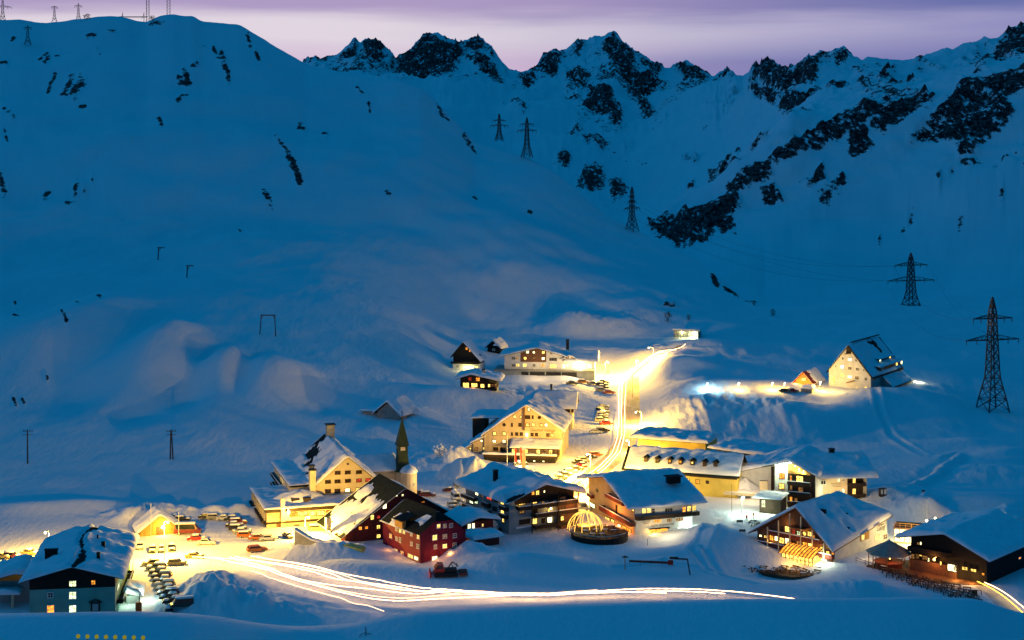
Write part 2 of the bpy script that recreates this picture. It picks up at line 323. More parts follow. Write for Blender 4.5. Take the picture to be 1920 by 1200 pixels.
STROKES_R = [(1700,400,1730,375,3),(1755,345,1790,315,3),(1800,430,1815,410,5),(1880,300,1905,285,4),(1850,320,1870,305,3),(1600,300,1640,275,3),(1895,567,1915,556,8),(1902,580,1918,582,8),(1690,420,1705,410,3),(1640,455,1650,445,2),(1350,315,1385,290,6),(1330,330,1345,322,4),(1290,350,1300,345,3),(1410,270,1440,245,5),(1830,420,1840,412,3),(1860,385,1880,370,3),(1910,330,1925,320,4),(1700,150,1712,140,5),(1740,200,1750,190,5)]
def seg_mask(S, U, V):
    out = np.zeros(U.shape)
    for (x1, y1, x2, y2, w) in S:
        s = w * 1.5 + 3
        bb = (U > min(x1, x2) - s) & (U < max(x1, x2) + s) & (V > min(y1, y2) - s) & (V < max(y1, y2) + s)
        if not bb.any(): continue
        x, y = U[bb], V[bb]; dx, dy = x2 - x1, y2 - y1
        t = np.clip(((x - x1) * dx + (y - y1) * dy) / (dx * dx + dy * dy + 1e-9), 0, 1)
        d = np.hypot(x - x1 - t * dx, y - y1 - t * dy)
        out[bb] = np.maximum(out[bb], np.clip(0.95 - d / (w * 1.5), 0, 0.72))
    return out
MASK = np.zeros_like(DZ)
rf = slice(int(np.searchsorted(RK, 14.6)), int(np.searchsorted(RK, 21.6)))
for P in CLIFFS:
    MASK[rf] = np.maximum(MASK[rf], 0.74 * poly_mask(P, GU[rf], GV[rf], 5.0))
MASK[rf] = np.maximum(MASK[rf], seg_mask(STROKES_R, GU[rf], GV[rf]))
rh = slice(int(np.searchsorted(RK, 8.2)), int(np.searchsorted(RK, 13.2)))
MASK[rh] = np.maximum(MASK[rh], seg_mask(STROKES, GU[rh], GV[rh]))
# thin scatter of rock along the high faces
sc_ = fbm(GX / 60.0, GY / 110.0, 4, 91) + 0.5 * ridged(GX / 24.0, GY / 60.0, 2, 93)
high = np.clip((RK - 19.2) / 1.2, 0, 1)[:, None] * np.clip((21.3 - RK) / 0.3, 0, 1)[:, None] * np.clip((1420 - GU) / 80, 0.25, 1)
MASK = np.maximum(MASK, high * np.clip(sc_ * 0.6 - 0.02, 0, 0.62))
high2 = np.clip((RK - 16.4) / 0.5, 0, 1)[:, None] * np.clip((20.8 - RK) / 0.6, 0, 1)[:, None] * np.clip((GU - 1380) / 80, 0, 1)
MASK = np.maximum(MASK, high2 * np.clip(sc_ * 0.5 - 0.12, 0, 0.55))
relief = ridged(GX / 26.0, GY / 40.0, 4, 71)
near_k = np.interp(RK, [8, 13, 15, 17, 21], [0.8, 2.0, 6.0, 8.0, 13.0])[:, None]
DZ += MASK * relief * near_k
# keep the sky line where it is: relief fades out on the crest lines
RZ = RZ + DZ

def col_lookup(x, y):
    """height of the snow at a place"""
    u = 960 + F * x / y
    i = int(np.searchsorted(ucols, u)) - 1; i = max(0, min(NU - 2, i))
    t = (u - ucols[i]) / (ucols[i + 1] - ucols[i])
    return (1 - t) * np.interp(y, RD[:, i], RZ[:, i]) + t * np.interp(y, RD[:, i + 1], RZ[:, i + 1])
gz = col_lookup

def hit(u, v, dmin=322.0):
    """where the line of sight (u, v) meets the snow beyond dmin"""
    i = int(np.argmin(np.abs(ucols - u)))
    D, z = RD[:, i], RZ[:, i]
    vv = VH + F * (CZ - z) / D
    ok = np.nonzero((D > dmin) & (vv <= v))[0]
    if not len(ok): return PT(u, v, D[-1])
    j = ok[0]
    if j == 0 or D[j - 1] <= dmin: d = D[j]
    else:
        t = (vv[j - 1] - v) / (vv[j - 1] - vv[j] + 1e-9); d = D[j - 1] + t * (D[j] - D[j - 1])
    x = (u - 960) / F * d
    return Vector((x, d, gz(x, d)))

def PT(u, v, D): return Vector(((u - 960) / F * D, D, CZ - (v - VH) / F * D))

# ------------------------------------------------------------------ materials
MATS = {}
def new_mat(name):
    m = bpy.data.materials.new(name); m.use_nodes = True; m.node_tree.nodes.clear()
    t = NT(m.node_tree); o = t.n('ShaderNodeOutputMaterial'); MATS[name] = m
    return m, t, o

def plain(name, col, rough=0.8, var=0.25, scale=1.2, bump=0.0, metal=0.0, streak=(1, 1, 1), spec=0.3):
    m, t, o = new_mat(name)
    tc = t.n('ShaderNodeTexCoord'); mp = t.n('ShaderNodeMapping'); mp.inputs['Scale'].default_value = streak
    t.l(tc.outputs['Object'], mp.inputs[0])
    nz = t.n('ShaderNodeTexNoise'); nz.inputs['Scale'].default_value = scale; nz.inputs['Detail'].default_value = 5
    t.l(mp.outputs[0], nz.inputs['Vector'])
    f = t.smooth(nz.outputs['Fac'], 0.3, 0.7)
    lo = tuple(c * (1 - var) for c in col); hi = tuple(min(1, c * (1 + var)) for c in col)
    c = t.mix(f, lo, hi)
    b = t.n('ShaderNodeBsdfPrincipled'); t.l(c, b.inputs['Base Color'])
    b.inputs['Roughness'].default_value = rough; b.inputs['Metallic'].default_value = metal
    b.inputs['Specular IOR Level'].default_value = spec
    if bump:
        bp = t.n('ShaderNodeBump'); bp.inputs['Strength'].default_value = bump; bp.inputs['Distance'].default_value = 0.1
        t.l(nz.outputs['Fac'], bp.inputs['Height']); t.l(bp.outputs[0], b.inputs['Normal'])
    t.l(b.outputs[0], o.inputs[0])
    return m

def terrain_mat():
    m, t, o = new_mat('terrain_snow_and_rock')
    tc = t.n('ShaderNodeTexCoord'); at = t.n('ShaderNodeAttribute'); at.attribute_name = 'rock'
    pos = tc.outputs['Object']
    n1 = t.n('ShaderNodeTexNoise'); n1.inputs['Scale'].default_value = 0.075; n1.inputs['Detail'].default_value = 7; n1.inputs['Roughness'].default_value = 0.66
    t.l(pos, n1.inputs['Vector'])
    n1b = t.n('ShaderNodeTexNoise'); n1b.inputs['Scale'].default_value = 0.22; n1b.inputs['Detail'].default_value = 6; n1b.inputs['Roughness'].default_value = 0.7
    mpb = t.n('ShaderNodeMapping'); mpb.inputs['Rotation'].default_value = (0, 0.5, 0.7); mpb.inputs['Scale'].default_value = (1.0, 0.45, 1.2)
    t.l(pos, mpb.inputs[0]); t.l(mpb.outputs[0], n1b.inputs['Vector'])
    jit = t.math('ADD', t.math('MULTIPLY', t.math('SUBTRACT', n1.outputs['Fac'], 0.5), 1.7), t.math('MULTIPLY', t.math('SUBTRACT', n1b.outputs['Fac'], 0.5), 1.9))
    f = t.math('ADD', at.outputs['Fac'], jit)
    rock = t.smooth(f, 0.44, 0.62)
    rock = t.math('MULTIPLY', rock, t.smooth(at.outputs['Fac'], 0.06, 0.2))
    n2 = t.n('ShaderNodeTexNoise'); n2.inputs['Scale'].default_value = 0.25; n2.inputs['Detail'].default_value = 6
    t.l(pos, n2.inputs['Vector'])
    rc = t.mix(t.smooth(n2.outputs['Fac'], 0.38, 0.72), (0.008, 0.008, 0.011), (0.095, 0.085, 0.082))
    n3 = t.n('ShaderNodeTexNoise'); n3.inputs['Scale'].default_value = 0.02; n3.inputs['Detail'].default_value = 4
    t.l(pos, n3.inputs['Vector'])
    sn = t.mix(n3.outputs['Fac'], (0.76, 0.78, 0.82), (0.86, 0.87, 0.89))
    c = t.mix(rock, sn, rc)
    b = t.n('ShaderNodeBsdfPrincipled'); t.l(c, b.inputs['Base Color']); b.inputs['Roughness'].default_value = 0.85
    b.inputs['Specular IOR Level'].default_value = 0.12
    # wind ripples and grain
    mp = t.n('ShaderNodeMapping'); mp.inputs['Scale'].default_value = (0.9, 0.35, 0.6); mp.inputs['Rotation'].default_value = (0, 0, 0.5)
    t.l(pos, mp.inputs[0])
    n4 = t.n('ShaderNodeTexNoise'); n4.inputs['Scale'].default_value = 0.7; n4.inputs['Detail'].default_value = 6; n4.inputs['Roughness'].default_value = 0.6
    t.l(mp.outputs[0], n4.inputs['Vector'])
    bp = t.n('ShaderNodeBump'); bp.inputs['Strength'].default_value = 0.55; bp.inputs['Distance'].default_value = 0.6
    hgt = t.math('ADD', n4.outputs['Fac'], t.math('MULTIPLY', t.math('MULTIPLY', n2.outputs['Fac'], rock), 5.0))
    t.l(hgt, bp.inputs['Height']); t.l(bp.outputs[0], b.inputs['Normal'])
    t.l(b.outputs[0], o.inputs[0])
    return m

M_TERR = terrain_mat()

def grid_object(name, r0, r1, kind='structure', label=None):
    X = GX[r0:r1 + 1]; Yv = GY[r0:r1 + 1]; Zv = RZ[r0:r1 + 1]; Mk = MASK[r0:r1 + 1]
    nr = X.shape[0]
    me = bpy.data.meshes.new(name)
    co = np.stack([X, Yv, Zv], -1).reshape(-1, 3).astype(np.float32)
    idx = np.arange(nr * NU).reshape(nr, NU)
    q = np.stack([idx[:-1, :-1], idx[:-1, 1:], idx[1:, 1:], idx[1:, :-1]], -1).reshape(-1, 4)
    me.vertices.add(len(co)); me.vertices.foreach_set('co', co.ravel())
    me.loops.add(q.size); me.loops.foreach_set('vertex_index', q.ravel().astype(np.int32))
    me.polygons.add(len(q)); me.polygons.foreach_set('loop_start', np.arange(0, q.size, 4, dtype=np.int32))
    me.polygons.foreach_set('use_smooth', np.ones(len(q), bool))
    a = me.attributes.new('rock', 'FLOAT', 'POINT'); a.data.foreach_set('value', Mk.ravel().astype(np.float32))
    me.update(); me.validate()
    me.materials.append(M_TERR)
    o = bpy.data.objects.new(name, me); COL.objects.link(o)
    o['kind'] = kind
    if label: o['label'] = label
    return o

cut1 = int(np.searchsorted(RK, 2.0)); cut2 = int(np.searchsorted(RK, 8.0)); cut3 = int(np.searchsorted(RK, 14.0))
grid_object('snow_hill', 0, cut1)
grid_object('snow_ground', cut1, cut2)
grid_object('snow_slope', cut2, cut3)
grid_object('mountains', cut3, NRW - 1)
# ------------------------------------------------------------------ mesh helpers
class MB:
    def __init__(s): s.v = []; s.f = []; s.m = []
    def add(s, vs, fs, m=0):
        b = len(s.v); s.v += [tuple(p) for p in vs]; s.f += [tuple(i + b for i in f) for f in fs]; s.m += [m] * len(fs)
        return s
    def box(s, x0, x1, y0, y1, z0, z1, m=0):
        return s.add([(x0,y0,z0),(x1,y0,z0),(x1,y1,z0),(x0,y1,z0),(x0,y0,z1),(x1,y0,z1),(x1,y1,z1),(x0,y1,z1)],
              [(3,2,1,0),(4,5,6,7),(0,1,5,4),(1,2,6,5),(2,3,7,6),(3,0,4,7)], m)
    def prism(s, poly, a, b, axis='y', m=0):
        n = len(poly)
        def P(p, t):
            return (p[0], t, p[1]) if axis == 'y' else (t, p[0], p[1]) if axis == 'x' else (p[0], p[1], t)
        vs = [P(p, a) for p in poly] + [P(p, b) for p in poly]
        fs = [tuple(range(n)), tuple(range(2 * n - 1, n - 1, -1))] + [(i, i + n, (i + 1) % n + n, (i + 1) % n) for i in range(n)]
        return s.add(vs, fs, m)
    def bar(s, a, b, w, h=None, m=0):
        a, b = Vector(a), Vector(b); d = (b - a)
        if d.length < 1e-6: return s
        d.normalize(); up = Vector((0, 0, 1)) if abs(d.z) < 0.95 else Vector((1, 0, 0))
        x = d.cross(up).normalized() * w / 2; y = d.cross(x).normalized() * (h or w) / 2
        vs = [a - x - y, a + x - y, a + x + y, a - x + y, b - x - y, b + x - y, b + x + y, b - x + y]
        return s.add(vs, [(3,2,1,0),(4,5,6,7),(0,1,5,4),(1,2,6,5),(2,3,7,6),(3,0,4,7)], m)
    def tube(s, pts, r, n=6, m=0, cap=True):
        pts = [Vector(p) for p in pts]; b = len(s.v); N = len(pts)
        rr = r if hasattr(r, '__len__') else [r] * N
        for i, p in enumerate(pts):
            d = (pts[min(i + 1, N - 1)] - pts[max(i - 1, 0)]); d.normalize()
            up = Vector((0, 0, 1)) if abs(d.z) < 0.9 else Vector((0, 1, 0))
            x = d.cross(up).normalized(); y = x.cross(d).normalized()
            for k in range(n):
                a = 2 * math.pi * k / n
                s.v.append(tuple(p + (x * math.cos(a) + y * math.sin(a)) * rr[i]))
        for i in range(N - 1):
            for k in range(n):
                s.f.append((b + i * n + k, b + i * n + (k + 1) % n, b + (i + 1) * n + (k + 1) % n, b + (i + 1) * n + k)); s.m.append(m)
        if cap:
            s.f.append(tuple(b + k for k in range(n - 1, -1, -1))); s.m.append(m)
            s.f.append(tuple(b + (N - 1) * n + k for k in range(n))); s.m.append(m)
        return s
    def lathe(s, prof, n=12, c=(0, 0), m=0, a0=0.0):
        b = len(s.v)
        for r, z in prof:
            for k in range(n):
                a = a0 + 2 * math.pi * k / n
                s.v.append((c[0] + r * math.cos(a), c[1] + r * math.sin(a), z))
        for i in range(len(prof) - 1):
            for k in range(n):
                s.f.append((b + i * n + k, b + i * n + (k + 1) % n, b + (i + 1) * n + (k + 1) % n, b + (i + 1) * n + k)); s.m.append(m)
        s.f.append(tuple(b + k for k in range(n - 1, -1, -1))); s.m.append(m)
        e = b + (len(prof) - 1) * n
        s.f.append(tuple(e + k for k in range(n))); s.m.append(m)
        return s
    def mesh(s, name, mats, smooth=False):
        me = bpy.data.meshes.new(name); me.from_pydata(s.v, [], s.f)
        for x in (mats if isinstance(mats, (list, tuple)) else [mats]): me.materials.append(MATS[x] if isinstance(x, str) else x)
        if any(s.m): me.polygons.foreach_set('material_index', s.m)
        bm = bmesh.new(); bm.from_mesh(me); bmesh.ops.recalc_face_normals(bm, faces=bm.faces); bm.to_mesh(me); bm.free()
        if smooth: me.polygons.foreach_set('use_smooth', [True] * len(me.polygons))
        me.update()
        return me
    def build(s, name, mats, parent=None, M=None, smooth=False):
        return link(name, s.mesh(name, mats, smooth), parent, M)

def link(name, data, parent=None, M=None):
    o = bpy.data.objects.new(name, data); COL.objects.link(o)
    if parent is not None: o.parent = parent
    if M is not None: o.matrix_local = M
    return o

def tag(o, label, cat, group=None, kind=None):
    if label: o['label'] = label
    if cat: o['category'] = cat
    if group: o['group'] = group
    if kind: o['kind'] = kind
    return o

def root(name, loc, yaw, label, cat, group=None):
    e = bpy.data.objects.new(name, None); COL.objects.link(e); e.empty_display_size = 0.5
    e.location = loc; e.rotation_euler = (0, 0, yaw)
    return tag(e, label, cat, group)

def copy_tree(o, parent=None):
    c = o.copy(); COL.objects.link(c)
    if parent is not None: c.parent = parent
    for ch in list(o.children): copy_tree(ch, c)
    return c

# ------------------------------------------------------------------ more materials
plain('snow', (0.83, 0.84, 0.87), 0.85, 0.05, 0.6, 0.4, spec=0.1)
plain('plaster_white', (0.66, 0.66, 0.63), 0.85, 0.10, 0.5, 0.1)
plain('plaster_cream', (0.60, 0.50, 0.33), 0.85, 0.10, 0.4, 0.1)
plain('plaster_tan', (0.50, 0.40, 0.27), 0.85, 0.10, 0.35, 0.1)
plain('plaster_yellow', (0.62, 0.46, 0.10), 0.85, 0.10, 0.35, 0.1)
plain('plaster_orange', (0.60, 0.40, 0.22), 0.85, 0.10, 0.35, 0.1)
plain('plaster_grey', (0.34, 0.37, 0.36), 0.85, 0.12, 0.35, 0.1)
plain('red_paint', (0.17, 0.006, 0.026), 0.75, 0.18, 0.5, 0.1, streak=(2, 2, 0.4))
plain('dark_red_shingle', (0.15, 0.022, 0.018), 0.8, 0.25, 0.8, 0.2, streak=(1, 1, 3))
plain('wood_dark', (0.030, 0.018, 0.012), 0.8, 0.35, 2.0, 0.2, streak=(4, 4, 0.4))
plain('wood_black', (0.012, 0.010, 0.009), 0.85, 0.3, 2.0, 0.2, streak=(4, 4, 0.4))
plain('wood_brown', (0.14, 0.065, 0.035), 0.8, 0.3, 2.0, 0.2, streak=(4, 4, 0.4))
plain('wood_red', (0.17, 0.035, 0.022), 0.8, 0.3, 2.0, 0.2, streak=(4, 4, 0.4))
plain('wood_golden', (0.42, 0.22, 0.06), 0.8, 0.25, 2.0, 0.2, streak=(4, 4, 0.5))
plain('roof_sheet', (0.014, 0.018, 0.016), 0.8, 0.3, 1.0, 0.1, spec=.08)
plain('plaster_teal', (0.13, 0.36, 0.30), 0.85, 0.10, 0.4, 0.1)
plain('roof_red', (0.16, 0.016, 0.014), 0.65, 0.25, 1.2, 0.2)
plain('copper_green', (0.024, 0.042, 0.018), 0.6, 0.3, 1.0, 0.1, streak=(3, 3, 0.3))
plain('concrete', (0.30, 0.29, 0.26), 0.9, 0.18, 0.8, 0.3)
plain('steel', (0.055, 0.060, 0.065), 0.55, 0.2, 2.0, metal=0.4)
plain('pale_metal', (0.50, 0.50, 0.47), 0.5, 0.1, 2.0, metal=0.2)
plain('black_metal', (0.02, 0.02, 0.02), 0.6, 0.2)
plain('white_frame', (0.70, 0.68, 0.62), 0.7, 0.05)
plain('brown_frame', (0.07, 0.035, 0.022), 0.7, 0.2)
plain('rubber', (0.015, 0.015, 0.015), 0.8, 0.2)
plain('trodden_snow', (0.66, 0.62, 0.55), 0.8, 0.16, 0.25, 0.3, spec=0.15)
plain('cloth_red', (0.45, 0.03, 0.02), 0.9, 0.15)
plain('skin', (0.45, 0.27, 0.19), 0.7, 0.05)
plain('cloth_dark', (0.03, 0.03, 0.045), 0.9, 0.2)
plain('orange_plastic', (0.65, 0.11, 0.02), 0.5, 0.1)
plain('yellow_plastic', (0.62, 0.50, 0.02), 0.5, 0.1)
plain('spruce', (0.035, 0.055, 0.022), 0.9, 0.4, 3.0)
plain('bark', (0.05, 0.035, 0.025), 0.9, 0.3)
plain('canvas', (0.30, 0.27, 0.22), 0.9, 0.15)
plain('tarpaulin', (0.36, 0.38, 0.10), 0.6, 0.2)
plain('lettering', (0.09, 0.06, 0.04), 0.8, 0.1)

def glass_dark():
    m, t, o = new_mat('glass_dark')
    b = t.n('ShaderNodeBsdfPrincipled'); b.inputs['Base Color'].default_value = (0.02, 0.016, 0.014, 1); b.inputs['Roughness'].default_value = 0.15
    b.inputs['Specular IOR Level'].default_value = 0.4
    t.l(b.outputs[0], o.inputs[0])
glass_dark()

def lit(name, col, strength, var=0.55, scale=1.6):
    """window glass with a lit room behind it: curtains and lamps make it uneven"""
    m, t, o = new_mat(name)
    tc = t.n('ShaderNodeTexCoord'); oi = t.n('ShaderNodeObjectInfo')
    ad = t.n('ShaderNodeVectorMath'); ad.operation = 'ADD'
    t.l(tc.outputs['Object'], ad.inputs[0]); t.l(oi.outputs['Location'], ad.inputs[1])
    nz = t.n('ShaderNodeTexNoise'); nz.inputs['Scale'].default_value = scale; nz.inputs['Detail'].default_value = 2
    t.l(ad.outputs[0], nz.inputs['Vector'])
    k = t.smooth(nz.outputs['Fac'], 0.32, 0.66)
    k = t.math('ADD', t.math('MULTIPLY', k, 2 * var), 1 - var)
    k = t.math('MULTIPLY', k, t.math('ADD', t.math('MULTIPLY', oi.outputs['Random'], 0.6), 0.7))
    e = t.n('ShaderNodeEmission'); e.inputs['Color'].default_value = (*col, 1)
    t.l(t.math('MULTIPLY', k, strength), e.inputs['Strength'])
    t.l(e.outputs[0], o.inputs[0])
    m.cycles.emission_sampling = 'NONE'
lit('lit_warm', (1.0, 0.62, 0.12), 2.5)
lit('lit_orange', (1.0, 0.33, 0.035), 1.8)
lit('lit_pale', (1.0, 0.90, 0.42), 3.0)
lit('lit_green', (0.80, 0.95, 0.50), 1.9)
lit('lit_white', (1.0, 1.0, 0.80), 3.0, 0.3)
lit('lit_red', (0.75, 0.06, 0.03), 0.9)
lit('lit_dim', (0.55, 0.26, 0.07), 0.55)

def emit(name, col, s, sample='AUTO'):
    m, t, o = new_mat(name)
    e = t.n('ShaderNodeEmission'); e.inputs['Color'].default_value = (*col, 1); e.inputs['Strength'].default_value = s
    t.l(e.outputs[0], o.inputs[0]); m.cycles.emission_sampling = sample
emit('bulb_sodium', (1.0, 0.78, 0.38), 14.0, 'NONE')
emit('bulb_white', (0.85, 1.0, 0.85), 14.0, 'NONE')
emit('bulb_blue', (0.55, 0.95, 1.0), 14.0, 'NONE')
emit('bulb_orange', (1.0, 0.5, 0.12), 10.0, 'NONE')
emit('trail_white', (1.0, 0.58, 0.27), 7.0)
emit('marker_glow', (0.22, 0.20, 0.012), 1.0, 'NONE')
emit('trail_dim', (1.0, 0.56, 0.32), 3.4)
emit('trail_gold', (1.0, 0.62, 0.08), 3.0)
emit('dome_rib_glow', (1.0, 0.55, 0.09), 2.2)

# ------------------------------------------------------------------ frames and houses
class Frame:
    """local axes of a wall: x along it to the right, y into the building, z up"""
    def __init__(s, rt, M): s.root, s.M, s.Mi = rt, M, M.inverted(); s.L = rt.matrix_basis.inverted() @ M; s.cam = s.Mi @ Vector((0, 0, CZ))
    def ray(s, u, v): return s.Mi.to_3x3() @ Vector(((u - 960) / F, 1.0, -(v - VH) / F))
    def fx(s, u, v, y=0.0):
        d = s.ray(u, v); k = (y - s.cam.y) / d.y; p = s.cam + d * k; return p.x, p.z
    def sx(s, u, v, x=0.0):
        d = s.ray(u, v); k = (x - s.cam.x) / d.x; p = s.cam + d * k; return p.y, p.z
    def part(s, mb, name, mats, parent=None, smooth=False):
        return mb.build(name, mats, s.root, s.L, smooth) if parent is None else mb.build(name, mats, parent, None, smooth)
    def sub(s, A, yaw):
        return Frame(s.root, Matrix.Translation(PT(*A)) @ Matrix.Rotation(yaw, 4, 'Z'))
    # -- windows
    def window(s, face, c, w, h, mat, frame='white_frame', off=0.0, bars=(1, 1), shape='rect', name='window'):
        """c: (along, height) on the wall; face 'f' front, 'l' left side, 'r' right side (off = plane position)"""
        key = (round(w, 1), round(h, 1), bars, shape, frame)
        if key not in WCACHE:
            W_, H_ = max(.3, key[0]), max(.3, key[1]); mb = MB(); b = min(.14, .18 * min(W_, H_))
            if shape == 'round':
                n = 12; ro = W_ / 2; ri = ro - b
                vs = []; fs = []
                for k in range(n):
                    a = 2 * math.pi * k / n; ca, sa = math.cos(a), math.sin(a)
                    vs += [(ro * ca, -.10, ro * sa), (ri * ca, -.10, ri * sa), (ro * ca, .02, ro * sa), (ri * ca, .02, ri * sa)]
                for k in range(n):
                    i, j = 4 * k, 4 * ((k + 1) % n)
                    fs += [(i, j, j + 1, i + 1), (i, i + 2, j + 2, j), (i + 1, j + 1, j + 3, i + 3)]
                mb.add(vs, fs)
                pane = MB().add([(ri * math.cos(2 * math.pi * k / n), -.03, ri * math.sin(2 * math.pi * k / n)) for k in range(n)], [tuple(range(n))])
            else:
                x, z = W_ / 2, H_ / 2
                mb.box(-x, x, -.10, .02, z - b, z); mb.box(-x - .05, x + .05, -.16, .02, -z - .03, -z + b)
                mb.box(-x, -x + b, -.098, .02, -z + b, z - b); mb.box(x - b, x, -.098, .02, -z + b, z - b)
                for k in range(bars[0]):
                    q = -x + b + (2 * x - 2 * b) * (k + 1) / (bars[0] + 1); mb.box(q - .04, q + .04, -.085, -.028, -z + b, z - b)
                for k in range(bars[1]):
                    q = -z + b + (2 * z - 2 * b) * (k + 1) / (bars[1] + 1); mb.box(-x + b, x - b, -.080, -.027, q - .035, q + .035)
                pane = MB().add([(-x + b, -.03, -z + b), (x - b, -.03, -z + b), (x - b, -.03, z - b), (-x + b, -.03, z - b)], [(0, 1, 2, 3)])
            WCACHE[key] = (mb.mesh('window', frame), pane)
        fm, pane = WCACHE[key]
        pk = (key, mat)
        if pk not in PCACHE: PCACHE[pk] = pane.mesh('pane', mat)
        if face == 'f': T = Matrix.Translation((c[0], off, c[1]))
        elif face == 'l': T = Matrix.Translation((off, c[0], c[1])) @ Matrix.Rotation(-math.pi / 2, 4, 'Z')
        else: T = Matrix.Translation((off, c[0], c[1])) @ Matrix.Rotation(math.pi / 2, 4, 'Z')
        o = link(name, fm, s.root, s.L @ T); link('pane', PCACHE[pk], o)
        return o
    def wpx(s, face, u, v, w, h, mat, off=0.0, **kw):
        """a window given by where it is seen"""
        if face == 'f':
            x, z = s.fx(u, v, off); W_ = abs(s.fx(u + w / 2, v, off)[0] - s.fx(u - w / 2, v, off)[0]); H_ = abs(s.fx(u, v + h / 2, off)[1] - s.fx(u, v - h / 2, off)[1])
        else:
            x, z = s.sx(u, v, off); W_ = abs(s.sx(u + w / 2, v, off)[0] - s.sx(u - w / 2, v, off)[0]); H_ = abs(s.sx(u, v + h / 2, off)[1] - s.sx(u, v - h / 2, off)[1])
        return s.window(face, (x, z), min(W_, 9) * 1.07, H_ * 1.07, mat, off=off, **kw)
    # -- roofs
    def roof(s, prof, a, b, axis='y', mat='roof_sheet', snow=0.7, bare=None, th=0.25, name='roof', seed=1, rough=0.12, over=0.28):
        """prof: cross-section of the top of the roof; runs from a to b along the axis"""
        lo = [(p[0], p[1] - th) for p in prof[::-1]]
        r = s.part(MB().prism(prof + lo, a, b, axis), name, mat)
        if snow: s.snow(prof, a, b, axis, snow, bare, r, seed, rough, over)
        return r
    def snow(s, prof, a, b, axis, snow, bare, parent, seed=1, rough=0.12, over=0.28):
        P = np.array(prof, float)
        # extend a little beyond the eaves
        d0 = (P[0] - P[1]) / np.hypot(*(P[0] - P[1])); d1 = (P[-1] - P[-2]) / np.hypot(*(P[-1] - P[-2]))
        P[0] += d0 * over; P[-1] += d1 * over
        sl = np.concatenate([[0], np.cumsum(np.hypot(*np.diff(P, axis=0).T))]); LS = sl[-1]
        a, b = (a - over, b + over) if a < b else (a + over, b - over); LT = abs(b - a)
        nS = int(min(44, max(10, LS / 0.55))); nT = int(min(44, max(8, LT / 0.6)))
        es = np.concatenate([[0, .12, .35], np.linspace(.8, LS - .8, nS), [LS - .35, LS - .12, LS]]); et = np.concatenate([[0, .12, .35], np.linspace(.8, LT - .8, nT), [LT - .35, LT - .12, LT]])
        x = np.interp(es, sl, P[:, 0]); z = np.interp(es, sl, P[:, 1])
        if len(P) > 2:                       # soften the ridge
            kz = np.array([np.interp(np.clip(es + q, 0, LS), sl, P[:, 1]) for q in (-.5, -.25, 0, .25, .5)]).mean(0); z = np.where((es > .8) & (es < LS - .8), kz + 0.02, z)
        S, T = np.meshgrid(es, et, indexing='ij')
        edge = np.minimum(np.minimum(S, LS - S), np.minimum(T, LT - T))
        rr = 1.05; q = np.clip(edge / rr, 0, 1); shape = np.sqrt(1 - (1 - q) ** 2)
        t = snow * 1.3 * shape * (0.82 + 0.35 * fbm(S / 3.5, T / 3.5, 3, seed)) + rough * fbm(S / 0.9, T / 0.9, 2, seed + 5) * q
        if bare is not None:
            bb = bare(S / LS, T / LT)
            bb = bb + 0.35 * fbm(S / 1.3, T / 1.3, 3, seed + 9) * (np.abs(bb) < 0.9)
            t = np.where(bb > 0, t * np.clip(bb * 3, 0, 1), -0.12)
        n1, n2 = S.shape
        top = np.stack([np.broadcast_to(x[:, None], S.shape), a + np.sign(b - a) * T, z[:, None] + t + 0.006], -1)
        bot = np.stack([np.broadcast_to(x[:, None], S.shape), a + np.sign(b - a) * T, np.broadcast_to(z[:, None] - 0.06, S.shape)], -1)
        ring = [(i, 0) for i in range(n1)] + [(n1 - 1, j) for j in range(1, n2)] + [(i, n2 - 1) for i in range(n1 - 2, -1, -1)] + [(0, j) for j in range(n2 - 2, 0, -1)]
        vs = top.reshape(-1, 3).tolist(); base = len(vs); vs += [bot[i, j].tolist() for i, j in ring]
        if axis == 'x': vs = [(p[1], p[0], p[2]) for p in vs]
        fs = [(i * n2 + j, (i + 1) * n2 + j, (i + 1) * n2 + j + 1, i * n2 + j + 1) for i in range(n1 - 1) for j in range(n2 - 1)]
        R = len(ring)
        for k in range(R):
            i, j = ring[k]; i2, j2 = ring[(k + 1) % R]
            fs.append((i * n2 + j, i2 * n2 + j2, base + (k + 1) % R, base + k))
        mb = MB(); mb.v = [tuple(p) for p in vs]; mb.f = fs; mb.m = [0] * len(fs)
        return s.part(mb, 'snow_cover', 'snow', parent, True)
    def gable(s, w, d, zb, ze, zr, xr=None, y0=0.0, mat='plaster_white', name='wall', x0=0.0, ze2=None):
        xr = (x0 + w / 2) if xr is None else xr
        return s.part(MB().prism([(x0, zb), (x0 + w, zb), (x0 + w, ze if ze2 is None else ze2), (xr, zr), (x0, ze)], y0, y0 + d), name, mat)
    def block(s, x0, x1, y0, y1, z0, z1, name='wall', mat='plaster_white', parent=None):
        return s.part(MB().box(x0, x1, y0, y1, z0, z1), name, mat, parent)
    def chimney(s, x, y, z0, z1, w=0.9, mat='concrete', parent=None, cap=True):
        mb = MB().box(x - w / 2, x + w / 2, y - w / 2, y + w / 2, z0, z1)
        if cap: mb.box(x - w * .65, x + w * .65, y - w * .65, y + w * .65, z1 + .004, z1 + .22, 1)
        return s.part(mb, 'chimney', [mat, 'black_metal'], parent)
